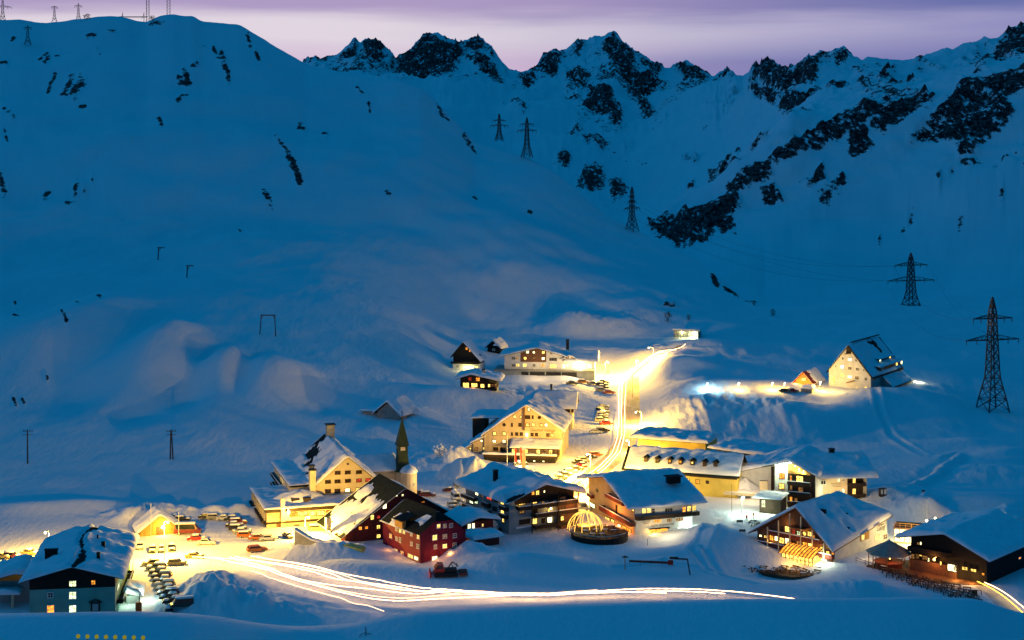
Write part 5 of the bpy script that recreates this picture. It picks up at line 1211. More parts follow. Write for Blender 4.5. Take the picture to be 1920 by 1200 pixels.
for k in range(3): H.part(MB().box(.6 + k * 3.2, 3.0 + k * 3.2, -.12, -.01, 1.05 - .1 * k, 1.25 - .1 * k), 'rail', 'wood_dark')
# ---- floodlit hotel with balconies (right of centre)
FH = House('floodlit_hotel', 'cream hotel with greenish floodlights under its gable and rounded dark balconies', 'hotel', (1453, 948, 436), rad(-24))
H = FH
z = Zm(6, 1340, 840)
w = H.fx(1529, 930)[0]; xr, zr = H.fx(1482, 864, -1); zR = H.fx(1529, 889, -1)[1]; xs = H.fx(1477, 920)[0]
H.part(MB().prism([(0, -3), (w, -3), (w, zR - .2), (xr, zr - .35), (0, zr - 1.2)], 0, 20), 'wall', 'plaster_white')
H.part(MB().box(xs, w - .02, -.05, -.006, -2, zR - .5), 'loggia_back', 'wood_dark')
H.part(MB().prism([(xs, zR - .45), (w - .03, zR - .45), (xr, zr - .6), (xs, zr - 1.2)], -.06, -.008), 'gable_boarding', 'wood_golden')
windows(H, 'f', z, 6, [(758,315,56,62,'lit_orange'),(755,430,66,66,'lit_warm'),(755,552,66,66,'lit_warm')], frame='brown_frame')
windows(H, 'f', z, 6, [(858,340,28,62,'lit_orange',(0,1)),(957,350,78,72,'lit_warm'),(860,442,30,54,'lit_dim',(0,1)),(968,468,56,60,'lit_dim'),(860,580,36,66,'lit_orange',(0,1)),(915,590,40,60,'lit_dim')], off=-.055, frame='brown_frame')
for py in (400, 515, 625):
    xa, za = H.fx(*z(822, py - 18), -1.2); xb_, _ = H.fx(*z(1078, py), -1.2)
    H.balcony(xa, min(xb_, w + .3), za - .75, za + .3, d=1.6, mat='wood_dark')
xa, za = H.fx(*z(830, 262), -.8); H.balcony(xa, xa + 6, za - .5, za + .45, d=1.1, mat='wood_golden', snowtop=False)
def fl(s, t): return 1 + 0 * s
H.roof([(-3.2, zr - 2.0), (xr, zr), (w + .9, zR - .45)], -1.6, 21, snow=.75, seed=90)
for px, py in ((688,188),(730,178),(772,172),(812,168),(848,166)):
    x, zz = H.fx(*z(px, py), -1.5); ll = H.part(MB().lathe([(.05, zz - .22), (.26, zz - .12), (.26, zz + .12), (.05, zz + .2)], 8, (x, -1.35)), 'floodlight', 'bulb_white')
x, zz = H.fx(*z(765, 178), -1.5)
lamp_light(H.M @ Vector((x, -1.75, zz - .8)), 1100, (.86, 1.0, .62), .5, 'floodlight', FH.root)
for px, py in ((905,205),(950,240),(1000,262)):
    x, zz = H.fx(*z(px, py), -1.0); H.part(MB().lathe([(.05, zz - .2), (.18, zz), (.05, zz + .2)], 8, (x, -1.0)), 'eaves_lamp', 'bulb_sodium'); lamp_light(H.M @ Vector((x, -1.5, zz - .4)), 150, (.95, 1, .45), .2, 'eaves_light', FH.root)
# right-hand block
G = H.sub((1528, 946, 436), rad(4))
w2 = G.fx(1626, 935)[0]; xe = G.fx(1589, 930)[0]; zt = G.fx(1560, 888)[1]; xg = G.fx(1552, 920)[0]
G.block(0, xe, .1, 16, -3, zt - .1, 'cream_block', 'plaster_cream'); G.block(xe + .02, w2 - .9, .9, 16, -3, zt - .2, 'timber_block', 'wood_dark'); G.block(w2 - .88, w2, .4, 15, -3, zt - .2, 'end_pier', 'plaster_cream')
G.block(-.6, xg - 1.6, -.7, .09, -3, zt - 1.4, 'bay', 'plaster_white')
G.roof([(-3.0, zt - .55), (8, zt + 3.2), (18, zt - .3)], -1.0, w2 + 2.0, axis='x', snow=.9, seed=92, rough=.16)
windows(G, 'f', z, 6, [(1130,385,52,50,'glass_dark',(1,0)),(1222,387,56,52,'glass_dark',(1,0))], off=-.71)
windows(G, 'f', z, 6, [(1395,355,26,42,'lit_pale'),(1450,355,26,42,'glass_dark'),(1403,482,28,40,'glass_dark'),(1446,478,26,42,'lit_pale')], off=.09)
windows(G, 'f', z, 6, [(1568,365,38,64,'lit_warm'),(1568,490,42,70,'lit_warm')], off=.89, frame='brown_frame')
for py in (410, 535):
    xa, za = G.fx(*z(1500, py), -.4); xb_ = G.fx(*z(1700, py), -.4)[0]; G.balcony(xa, xb_, za - .6, za + .4, y=.9, d=1.3, mat='wood_dark', snowtop=False)
for k, py in enumerate((398, 416, 434)):
    x, zz = G.fx(*z(1365, py), .1); G.part(MB().box(x - 1.4 + .3 * k, x + 1.4, .06, .098, zz - .05, zz + .05), 'painted_line', 'lettering')
x, zz = G.fx(*z(1405, 130), 8); G.chimney(w2 * .48, 8.5, zt + 2.6, zt + 5.0, 1.3, 'wood_black')
lamp_light(G.M @ Vector((6.5, -5, 4.2)), 700, (1, .64, .24), .4, 'wall_light', FH.root); lamp_light(G.M @ Vector((2.6, -2.6, 4)), 160, (.85, 1, .6), .3, 'wall_light', FH.root)
# long low wing on the left, with snow heaped against it
Lg = H.sub((1349, 926, 452), rad(-14))
wl2 = Lg.fx(1454, 920)[0]; z0 = Lg.fx(1349, 888)[1]; z1 = Lg.fx(1445, 868)[1]
Lg.part(MB().prism([(0, -4), (wl2, -4), (wl2, z1 - .3), (0, z0 - .3)], 0, 13), 'long_wing', 'plaster_white')
Lg.roof([(-.9, z0 - .35), (wl2 + 1.5, z1 + .3)], -1.2, 14, snow=.95, seed=95, name='wing_roof')
Lg.block(wl2 - 1.2, wl2 - .4, -.3, -.01, 1, z1 - 1.0, 'shutter', 'wood_dark')
sb = MB()
mound(sb, wl2 * .42, -1.2, -1.8, 6.8, 4.0, 6.6, 12, 1.0)
Lg.part(sb, 'snow_heap', 'snow', None, True)
zc = Lg.fx(*z(300, 520), -6)[1]; xa = Lg.fx(*z(105, 520), -6)[0]; xb_ = Lg.fx(*z(530, 520), -6)[0]
cp = Lg.block(xa, xb_, -6.4, -1.5, zc - .2, zc + .05, 'carport_roof', 'wood_golden'); Lg.block(xa - .05, xb_ + .05, -6.5, -6.41, zc - .3, zc + .5, 'carport_fascia', 'plaster_cream'); Lg.roof([(xa + .2, zc + .06), (xb_, zc + .06)], -6.2, -1.4, snow=.5, th=.03, name='carport_snow', seed=96)
Lg.block(xa + .3, xb_ - 3.2, -2.4, -1.4, -2, zc - .22, 'garage_back', 'black_metal'); Lg.block(xb_ - 3.1, xb_ - .2, -6.3, -1.4, -2, zc - .22, 'garage_wall', 'plaster_white')
xq, zq = Lg.fx(*z(553, 440), -6.3); Lg.block(xq - 1.1, xq + 1.1, -6.6, -5.4, -2, Lg.fx(*z(553, 372), -6.5)[1], 'gate_pier', 'plaster_cream')
lamp_light(Lg.M @ Vector((wl2 * .55, -9, 6.0)), 900, (1, .66, .32), .4, 'yard_light', FH.root)
An = H.sub((1424, 962, 428), rad(-24))
wa = An.fx(1464, 975)[0]; za = An.fx(1424, 932)[1]
An.block(0, wa, 0, 6, -3, za - .1, 'entrance_block', 'wood_dark'); An.roof([(-1.4, za), (wa + .2, za + .1)], -1.1, 7, snow=.45, th=.25, name='entrance_roof', seed=97)
windows(An, 'f', z, 6, [(548,625,46,84,'lit_green',(1,1)),(655,650,34,44,'glass_dark')], frame='brown_frame')
lamp_light(An.M @ Vector((2.0, -2.4, 2.0)), 500, (.82, 1, .60), .2, 'entrance_light', FH.root)

# ---- big chalet with the wide snow roof (right)
BC = House('big_chalet', 'big brown chalet with lit balconies in its gable and a white side wall lettered Galzig', 'chalet', (1420, 1022, 394), rad(-42))
H = BC
z = Zm(5.647, 1360, 900)
w = H.fx(1565, 1049)[0]; xr, zr = H.fx(1492, 951, -1.3); zl = H.fx(1420, 1000, -1.3)[1]; zR = H.fx(1552, 1029, -1.3)[1]; dd = 25
zw_ = H.fx(*z(1160, 760))[1]
H.part(MB().prism([(0, -3), (w, -3), (w, zR + .3), (xr, zr - .5), (0, zl + .3)], 0, 18), 'wall', 'wood_brown')
# white side wall rising towards the back
yb_, zb_ = H.sx(1678, 962, w + .1)
H.part(MB().prism([(0, -3), (dd, -3), (dd, zb_), (dd * .55, zR + 2.9), (0, zR + .2)], w - .3, w + .1, 'x'), 'side_wall', 'plaster_white')
H.part(MB().box(w - 7, w - .31, 18.01, dd, -3, zR + 2.5), 'rear_block', 'plaster_white')
# roof as one wide sheet: left slope regular, right slope fanning out to the back
yq = H.sx(1540, 923, xr)[0]; yR, zRb = H.sx(1686, 951, w + 1.3)
yq = min(max(yq, 16), 24)
Pl0, Pr0, Pm0 = Vector((-1.7, -1.5, zl - .2)), Vector((w + .4, -1.5, zR - .5)), Vector((xr, -1.5, zr)); Pl1, Pm1 = Vector((-1.7, 19, zl - .2)), Vector((xr, 19, zr)); Pr1 = Vector((w + 1.4, dd + .8, zb_ + .35))
def patch(fr, a, b, c, d, name, thick, seed, parent, mat, snow=True, n=26, hol=()):
    """a-b bottom edge (front to back), d-c top edge"""
    vs, fs = [], []
    for i in range(n + 1):
        for j in range(n + 1):
            s, t = i / n, j / n
            p = a.lerp(b, s).lerp(d.lerp(c, s), t)
            e = min(s, 1 - s) * (b - a).length; e2 = t * (d - a).length if True else 0
            k = math.sqrt(max(0, 1 - (1 - min(1, min(e, e2) / .8)) ** 2)) if thick > .3 else 1
            vs.append((p.x, p.y, p.z + thick * k * (1 if thick <= .3 else 1) + .004))
    nn = len(vs)
    if thick > .3:
        A_ = np.array(vs); q = fbm(A_[:, 0] / 3.0, A_[:, 1] / 3.0, 3, seed) * .12 + fbm(A_[:, 0] / .9, A_[:, 1] / .9, 2, seed + 3) * .05
        q = q.copy()
        for (hx, hy, hr) in hol:
            q -= 1.1 * thick * np.exp(-(((A_[:, 0] - hx) / hr) ** 2 + ((A_[:, 1] - hy) / (hr * .45)) ** 2) ** 2)
        A_[:, 2] += q; vs = [tuple(p) for p in A_]
    for i in range(n + 1):
        for j in range(n + 1):
            s, t = i / n, j / n; p = a.lerp(b, s).lerp(d.lerp(c, s), t); vs.append((p.x, p.y, p.z - .02))
    g = lambda i, j, o=0: o + i * (n + 1) + j
    for i in range(n):
        for j in range(n):
            fs.append((g(i, j), g(i + 1, j), g(i + 1, j + 1), g(i, j + 1))); fs.append((g(i, j, nn), g(i, j + 1, nn), g(i + 1, j + 1, nn), g(i + 1, j, nn)))
        fs += [(g(i, 0), g(i, 0, nn), g(i + 1, 0, nn), g(i + 1, 0)), (g(i, n), g(i + 1, n), g(i + 1, n, nn), g(i, n, nn)), (g(0, i), g(0, i + 1), g(0, i + 1, nn), g(0, i, nn)), (g(n, i), g(n, i, nn), g(n, i + 1, nn), g(n, i + 1))]
    mb = MB(); mb.v = vs; mb.f = fs; mb.m = [0] * len(fs)
    return fr.part(mb, name, mat, parent, snow)
up = Vector((0, 0, -.26))
rfR = patch(H, Pr0 + up, Pr1 + up, Pm1 + up, Pm0 + up, 'roof', .22, 1, None, 'wood_brown', False, 8)
rfL = patch(H, Pl0 + up, Pl1 + up, Pm1 + up, Pm0 + up, 'roof', .22, 1, None, 'wood_brown', False, 8)
hl = [(xr + 3.0, 6.5, 2.2), (xr + 5.2, 13.0, 1.8), (xr + 8.0, 9.0, 1.6), (xr + 4.6, 18.0, 1.6)]
patch(H, Pr0, Pr1, Pm1, Pm0, 'snow_cover', .75, 101, rfR, 'snow', True, 40, hl)
patch(H, Pl0, Pl1, Pm1, Pm0, 'snow_cover', .75, 103, rfL, 'snow', True, 24)
for (hx, hy, hr) in hl:
    t_ = (hx - xr) / (w + .8 - xr); zz = zr + (zR - zr) * t_ + .3 + max(0, hy - 8) * .02
    H.part(MB().box(hx - .9, hx + .5, hy - .4, hy + .5, zz - .6, zz + .65), 'roof_vent', 'wood_black')
W7 = [(655,520,50,62,'lit_warm'),(600,510,40,56,'glass_dark'),(722,548,40,54,'lit_red'),(776,562,40,46,'lit_green'),(840,567,42,40,'lit_warm','r'),(893,570,46,54,'lit_warm'),(935,598,28,36,'lit_orange'),(375,590,30,30,'lit_pale'),(428,600,36,32,'lit_warm'),(490,612,42,56,'lit_orange'),(540,615,38,62,'lit_pale',(0,1)),(600,640,54,66,'lit_warm'),(655,645,46,66,'lit_pale'),(720,670,50,70,'glass_dark',(1,1)),(776,675,44,56,'lit_dim'),(845,690,52,64,'lit_orange'),(897,700,44,66,'lit_warm'),(965,730,36,46,'lit_warm'),(1018,732,28,52,'lit_warm'),(430,735,36,46,'lit_orange'),(485,745,42,56,'lit_warm'),(546,757,34,48,'lit_orange'),(1085,767,40,34,'lit_warm'),(1140,775,30,28,'lit_orange')]
windows(H, 'f', z, 5.647, W7, frame='wood_brown')
for (pa, pb) in (((345, 660), (1155, 815)), ((455, 545), (1000, 655))):
    x0, za = H.fx(*z(*pa), -1.2); x1, zb2 = H.fx(*z(*pb), -1.2)
    H.balcony(max(x0, .1), min(x1, w - .1), (za + zb2) / 2 - .75, (za + zb2) / 2 + .35, d=1.3, mat='wood_red')
for px, pt in ((447, 560), (563, 480), (683, 420), (800, 470), (920, 590), (1042, 720)):
    x = H.fx(*z(px, 600), -1.5)[0]
    ztp = min(zr - abs(x - xr) * (zr - zl) / xr if x < xr else zr - (x - xr) * (zr - zR) / (w - xr), zr) - .6
    H.block(x - .13, x + .13, -1.65, -1.45, -1.5, ztp, 'post', 'plaster_cream')
x, zz = H.fx(*z(770, 500), -1.0); H.part(MB().prism([(x - 2.1, zz - .1), (x + 2.3, zz - .1), (x + 2.3, zz + .1), (x - 2.1, zz + .1)], -1.9, -.02), 'glass_canopy', 'glass_dark')
# glazed winter garden with an arched ribbed roof
xa = H.fx(*z(600, 850), -4)[0]; xb2 = H.fx(*z(925, 850), -4)[0]; zt0 = H.fx(*z(760, 800), -4)[1]
H.part(MB().prism([(-4, -1.5), (-.02, -1.5), (-.02, zt0 + .2), (-4, zt0)], xa, xb2, 'x'), 'winter_garden', 'lit_warm')
fr_ = MB()
for k in range(9):
    q = xa + (xb2 - xa) * k / 8; fr_.box(q - .07, q + .07, -4.12, -4.004, -1.5, zt0)
for zz in (zt0 - .06, zt0 - 1.0, zt0 - 1.9): fr_.box(xa - .08, xb2 + .08, -4.10, -4.003, zz - .05, zz + .05)
for k in range(5):
    q = -4 + 4 * k / 4; fr_.box(xa - .1, xa - .004, q - .06, q + .06, -1.5, zt0)
H.part(fr_, 'glazing_bars', 'black_metal')
rb = MB(); rr_ = MB()
for k in range(11):
    q = xa - .4 + (xb2 - xa + .8) * k / 10; pts = [(q, -4.9 + 4.9 * t / 6, zt0 + .15 + 1.5 * math.sin(t / 6 * math.pi * .5)) for t in range(7)]
    rb.tube(pts, .16, 4)
    if k < 10:
        q2 = xa - .4 + (xb2 - xa + .8) * (k + 1) / 10
        for t in range(6):
            rr_.add([(q + .07, pts[t][1], pts[t][2]), (q2 - .07, pts[t][1], pts[t][2]), (q2 - .07, pts[t + 1][1], pts[t + 1][2]), (q + .07, pts[t + 1][1], pts[t + 1][2])], [(0, 1, 2, 3)])
H.part(rb, 'roof_rib', 'wood_dark'); H.part(rr_, 'glass_roof', 'lit_orange')
windows(H, 'f', z, 5.647, [(958,875,60,104,'lit_white',(0,0)),(1035,870,80,76,'lit_white',(1,0))])
lamp_light(H.M @ Vector(((xa + xb2) / 2, -6.5, 1.2)), 420, WARM, .3, 'garden_light', BC.root); lamp_light(H.M @ Vector((xb2 + 2, -2.5, 1.0)), 330, (.85, 1, .72), .2, 'door_light', BC.root)
for q, zz in ((.22, zl - 1.2), (.42, zr - 4.6), (.62, zr - 5.2), (.8, zR + .2)): lamp_light(H.M @ Vector((w * q, -1.15, zz)), 60, WARM, .2, 'balcony_light', BC.root)
windows(H, 'r', z, 5.647, [(1605,607,44,54,'lit_warm'),(1692,600,40,54,'lit_dim')], off=w + .1)
ya, za = H.sx(*z(1475, 585), w + .1); y2, zt2 = H.sx(*z(1520, 520), w + .1)
H.part(MB().prism([(ya - 2.2, za - 1.2), (ya + 2.2, za - 1.2), (ya + 2.2, za + 1.9), (ya - 2.2, za + .4)], w + .104, w + .14, 'x'), 'timber_recess', 'wood_golden'); H.window('r', (ya - 1.0, za - .3), 1.4, 1.4, 'lit_warm', off=w + .15)
def side_text(body, px, py, size, shear=.2):
    yy, zz = H.sx(*z(px, py), w + .1); cu = bpy.data.curves.new('lettering', 'FONT'); cu.body = body; cu.size = size; cu.extrude = .015; cu.align_x = 'CENTER'; cu.align_y = 'CENTER'; cu.shear = shear; cu.materials.append(MATS['lettering'])
    lettering(cu, H.root, H.L @ Matrix.Translation((w + .125, yy, zz)) @ Matrix.Rotation(math.pi / 2, 4, 'Z') @ Matrix.Rotation(math.pi / 2, 4, 'X'))
side_text('Galzig', 1645, 508, 1.7, .3); side_text('Restaurant', 1650, 470, .6, 0)
lamp_light(H.M @ Vector((w + 6, dd - 6, 4.5)), 900, (1, .64, .24), .4, 'yard_light', BC.root); lamp_light(H.M @ Vector((w + 5.5, 6, 2.5)), 120, (1, .64, .24), .4, 'yard_light', BC.root)

# ---- glazed terrace building behind it
H = House('glazed_terrace', 'bright yellow glazed terrace room with a railing on its flat snowy roof', 'building', (1677, 1018, 396), rad(-20))
H.block(0, 11, 0, 6, -2, 3.6, 'glazing', 'lit_pale'); H.block(-.2, 11.2, -.3, 6.2, 3.61, 4.0, 'flat_roof', 'wood_brown'); H.block(-.1, 11.1, -.12, -.01, -2, .5, 'sill_wall', 'plaster_cream')
mm = MB()
for k in range(10): mm.box(k * 11 / 9 - .07, k * 11 / 9 + .07, -.1, -.005, .5, 3.6)
mm.box(0, 11, -.09, -.004, 2.4, 2.5); H.part(mm, 'mullions', 'wood_golden')
rr = MB()
for k in range(9): rr.box(k * 11 / 8 - .05, k * 11 / 8 + .05, -.25, -.15, 4.0, 5.1)
rr.box(-.1, 11.1, -.28, -.12, 5.0, 5.14); rr.box(-.1, 11.1, -.25, -.15, 4.5, 4.58); H.part(rr, 'railing', 'wood_golden')
lamp_light(H.M @ Vector((5, -2.2, 2.2)), 900, (1, .76, .26), .3, 'terrace_light', H.root)
H = House('garden_kiosk', 'small red-brown kiosk roof poking out of a snow mound behind the flagpole', 'kiosk', (1716, 953, 432), rad(-25))
H.block(0, 4.5, 0, 4, -2, 1.8, 'wall', 'wood_red'); H.roof([(-.8, 1.5), (2.2, 3.2), (5.3, 1.5)], -.6, 4.6, snow=.7, mat='roof_red', seed=111); H.chimney(1.6, 3, 2.4, 4.2, .6, 'concrete')
H = House('snowed_shed', 'low red shed flattened under snow, farthest back beside the dark slope', 'shed', (1707, 934, 447), rad(-10)); H.block(0, 3.8, 0, 3, -2, .9, 'wall', 'wood_red'); H.roof([(-.4, 1.0), (4.2, 1.2)], -.4, 3.4, snow=.7, seed=112, th=.15)
H = House('terrace_deck', 'snowy timber deck with an orange-lit railing above the dark chalet roof', 'deck', (1758, 984, 424), rad(-14))
H.block(0, 9, 0, 4, -2, .7, 'deck', 'wood_brown'); H.roof([(-.1, .75), (9.1, .75)], .3, 4.2, snow=.4, th=.04, seed=113, name='deck_top')
rr = MB()
for k in range(7): rr.box(k * 1.5 - .06, k * 1.5 + .06, -.1, .02, .2, 2.2)
rr.box(-.1, 9.1, -.12, .04, 2.1, 2.26); rr.box(-.1, 9.1, -.1, .02, 1.4, 1.5); H.part(rr, 'railing', 'wood_golden'); lamp_light(H.M @ Vector((4, 1.5, 2.6)), 330, (1, .72, .30), .25, 'deck_light', H.root)

# ---- dark chalet at the right edge
DC = House('dark_chalet', 'dark unlit chalet under smooth snow, only its ground floor glowing orange', 'chalet', (1708, 1068, 371), rad(-42))
H = DC
z = Zm(5.453, 1600, 920)
w = H.fx(1850, 1101)[0]; zl = H.fx(1705, 1009, -1.6)[1]; xr, zr = H.fx(1773, 1000, -1.6); zR = H.fx(1848, 1043, -1.6)[1]
zf = H.fx(*z(900, 690))[1]
H.part(MB().prism([(0, -3), (w, -3), (w, zR + .3), (xr, zr - .4), (0, zl + .3)], .0, 24), 'wall', 'wood_black')
H.part(MB().box(.05, w * .62, -.5, -.006, -2, H.fx(*z(760, 690))[1] - .7), 'ground_front', 'wood_brown')
H.roof([(-2.6, zl - .1), (xr, zr), (w + 1.6, zR - .75)], -2.2, 26, snow=.8, seed=117, mat='wood_black')
x0, zz = H.fx(*z(640, 600), -1.5); H.balcony(.0, w * .55, zz - .7, zz + .5, d=1.5, mat='wood_black', snowtop=False)
windows(H, 'f', z, 5.453, [(662,540,26,30,'lit_dim',(0,0)),(690,538,18,32,'lit_pale',(0,0)),(1328,853,34,30,'lit_orange')], off=-.01, frame='wood_black')
windows(H, 'f', z, 5.453, [(610,670,36,54,'lit_dim'),(655,670,36,50,'lit_dim'),(690,662,28,18,'lit_warm',(0,0)),(735,685,60,44,'lit_dim'),(768,705,26,40,'lit_pale',(0,1)),(895,745,20,46,'lit_warm',(0,0)),(1010,790,90,70,'lit_pale',(1,0)),(1055,790,38,54,'glass_dark'),(1140,795,60,40,'lit_warm'),(1230,815,60,34,'lit_warm')], off=-.51, frame='wood_dark')
x, zz = H.fx(*z(825, 705), -1.6); H.part(MB().lathe([(.05, zz - .3), (.26, zz - .2), (.3, zz + .15), (.06, zz + .3)], 8, (x, -1.5)).bar((x, -.5, zz + .35), (x, -1.5, zz + .35), .06), 'wall_lamp', 'bulb_orange')
lamp_light(H.M @ Vector((x, -2.2, zz)), 420, ORANGE, .2, 'terrace_light', DC.root)
for q in (.66, .86): lamp_light(H.M @ Vector((w * q, -2.0, 1.2)), 260, (1, .5, .12), .2, 'terrace_light', DC.root)
windows(H, 'r', z, 5.453, [(1700,688,22,22,'lit_orange',(0,0))], off=w)
H = House('barn_roof', 'low dark barn gable under snow peeping above the dark chalet at the frame edge', 'barn', (1842, 985, 420), rad(-20)); H.gable(11, 10, -2, 1.2, 3.0, mat='wood_black'); H.roof([(-1, .8), (5.5, 3.3), (12, .8)], -.3, 11, snow=.6, seed=118, bare=lambda s, t: np.clip(t * 6 - .4, -1, 1))
# ---- round pavilion on the terrace
PV = House('round_pavilion', 'eight-sided bar pavilion with a broad grey tent roof on the furniture terrace', 'pavilion', (1667, 1062, 374), rad(-30))
H = PV
zt = H.fx(1667, 1034)[1]
H.part(MB().lathe([(5.4, zt - .25), (5.35, zt), (.25, zt + 2.6), (.1, zt + 2.9)], 8, (0, 0), a0=.2), 'tent_roof', 'canvas')
for k in range(8):
    a = .2 + k * math.pi / 4; H.part(MB().box(4.7 * math.cos(a) - .1, 4.7 * math.cos(a) + .1, 4.7 * math.sin(a) - .1, 4.7 * math.sin(a) + .1, -1.5, zt - .2), 'post', 'wood_golden')
H.part(MB().lathe([(3.2, -1.5), (3.3, 1.1), (3.6, 1.15), (3.6, 1.3), (.3, 1.3)], 8, (0, 0), a0=.2), 'bar_counter', 'wood_red'); H.part(MB().lathe([(.7, -1), (.7, zt)], 8, (0, 0)), 'core', 'wood_dark')
lamp_light(H.M @ Vector((1.8, -1.8, zt - .6)), 110, ORANGE, .2, 'bar_light', PV.root); lamp_light(H.M @ Vector((-2.4, -1.5, zt - .6)), 50, ORANGE, .2, 'bar_light', PV.root)
H.part(MB().lathe([(.04, zt - .9), (.16, zt - .8), (.16, zt - .6), (.04, zt - .5)], 8, (1.2, -3.4)), 'hanging_lamp', 'bulb_orange')

# ---- lit glass dome and its round deck
DM = root('glass_dome', PT(1097, 996, 405), 0, 'round glass dome glowing gold with curved ribs, between the brown and orange hotels', 'dome')
R0 = (1130 - 1064) / 2 / F * 405
for k in range(14):
    a = 2 * math.pi * k / 14; pts = [(R0 * math.cos(t) * math.cos(a), R0 * math.cos(t) * math.sin(a), .6 + R0 * .98 * math.sin(t)) for t in np.linspace(0, math.pi / 2 * .97, 9)]
    MB().tube(pts, .09, 5).build('rib', 'dome_rib_glow', DM)  # ribs emit on their own, giving the dome its golden glow
MB().tube([(R0 * math.cos(a), R0 * math.sin(a), .5) for a in np.linspace(0, 2 * math.pi, 25)], .14, 5, cap=False).build('base_ring', 'wood_golden', DM)
MB().lathe([(R0 * .3, .55), (R0 * .55, .6), (R0 * .5, 1.5), (.3, 1.55)], 16).build('bar_counter', 'wood_golden', DM)
lamp_light(Vector(DM.location) + Vector((0, 0, 2.6)), 700, (1, .62, .18), .4, 'dome_light', DM)
DK = root('round_deck', PT(1124, 1002, 401), 0, 'round dark timber deck with snow-dusted bench rows in front of the dome', 'deck')
MB().lathe([(7.0, -4), (7.2, .2), (7.2, .5), (.2, .52)], 28).build('platform', 'wood_dark', DK)
MB().tube([(7.25 * math.cos(a), 7.25 * math.sin(a), 1.25) for a in np.linspace(math.pi * .55, math.pi * 1.85, 24)], .10, 5).build('rail', 'pale_metal', DK)
for a in np.linspace(math.pi * .55, math.pi * 1.85, 13): MB().box(7.2 * math.cos(a) - .05, 7.2 * math.cos(a) + .05, 7.2 * math.sin(a) - .05, 7.2 * math.sin(a) + .05, .4, 1.25).build('rail_post', 'black_metal', DK)

# ---- half-hidden house at the left edge
H = House('snowbound_house', 'snowbound house cut by the left edge with a dark carport under heavy snow', 'house', (-18, 1132, 343), rad(6))
H.block(0, 9, 3, 12, -4, 4.0, 'wall', 'plaster_grey'); H.roof([(-2, 4.4), (5, 6.2), (9.6, 5.6)], .5, 13, snow=1.1, seed=121)
H.block(0, 5.2, -.6, 2.9, 1.9, 2.2, 'porch_roof', 'wood_golden'); H.roof([(-.5, 2.3), (6.2, 2.2)], -1.2, 2.9, snow=.8, th=.06, name='porch_snow', seed=122); H.block(4.4, 5.0, -.5, .1, -3, 1.89, 'porch_post', 'plaster_cream')
H = House('lit_porch', 'small lit timber porch at the foot of the tall teal house', 'porch', (45, 1172, 331), rad(8)); H.block(0, 1.0, 0, 2, -3, 1.5, 'wall', 'wood_golden'); H.roof([(-.3, 1.55), (1.1, 1.7)], -.3, 2.2, snow=.5, th=.1, seed=123); H.window('f', (.35, .6), .7, 1.1, 'lit_orange'); lamp_light(H.M @ Vector((-.6, -.8, .9)), 90, ORANGE, .2, 'porch_light', H.root)
H = House('snowy_porch', 'snow-covered side porch on the right of the tall teal house', 'porch', (237, 1140, 345), rad(8)); H.block(0, 2.6, 0, 7, -4, 2.6, 'wall', 'plaster_grey'); H.roof([(-.4, 3.6), (3.2, 2.6)], -.5, 8, snow=.9, th=.15, seed=124); lamp_light(H.M @ Vector((.6, -1.8, 3.2)), 200, (.7, 1, .72), .2, 'porch_light', H.root); lamp_light(H.M @ Vector((4.2, 1.0, 3.4)), 380, (.72, 1, .80), .2, 'porch_light', H.root)
# ================================================================== roads
def strip(name, pts, width, mat, lift=.12, step=1.5):
    P = [hit(*p) for p in pts]
    d = [0]
    for a, b in zip(P, P[1:]): d.append(d[-1] + (b - a).length)
    n = int(d[-1] / step); t = np.linspace(0, d[-1], n)
    # smooth path
    X_ = np.interp(t, d, [p.x for p in P]); Y_ = np.interp(t, d, [p.y for p in P])
    for _ in range(12):
        X_[1:-1] = (X_[:-2] + 2 * X_[1:-1] + X_[2:]) / 4; Y_[1:-1] = (Y_[:-2] + 2 * Y_[1:-1] + Y_[2:]) / 4
    vs, fs = [], []; m = 7
    for i in range(n):
        dx, dy = X_[min(i + 1, n - 1)] - X_[max(i - 1, 0)], Y_[min(i + 1, n - 1)] - Y_[max(i - 1, 0)]; L_ = math.hypot(dx, dy) + 1e-9
        nx, ny = dy / L_, -dx / L_; wd = width(i / n) if callable(width) else width
        for k in range(m):
            q = (k / (m - 1) - .5) * wd; x, y = X_[i] + nx * q, Y_[i] + ny * q
            vs.append((x, y, gz(x, y) + (lift if 0 < k < m - 1 else -.15)))
    for i in range(n - 1):
        for k in range(m - 1): fs.append((i * m + k, i * m + k + 1, (i + 1) * m + k + 1, (i + 1) * m + k))
    mb = MB(); mb.v, mb.f, mb.m = vs, fs, [0] * len(fs)
    o = mb.build(name, mat, smooth=True); o['kind'] = 'structure'
    return o
plain('road_slush', (0.50, 0.39, 0.25), 0.7, 0.35, 0.35, 0.3, streak=(1, .25, 1))
strip('road', [(1040,938),(1085,912),(1120,885),(1150,860),(1172,830),(1180,800),(1182,770),(1182,740),(1184,715),(1195,695),(1220,675),(1250,661),(1276,648)], lambda t: 8.5 - 4.5 * max(0, t - .7) / .3, 'road_slush')
strip('side_road', [(1900,1152),(1870,1118),(1845,1098),(1830,1090)], 5.0, 'trodden_snow')

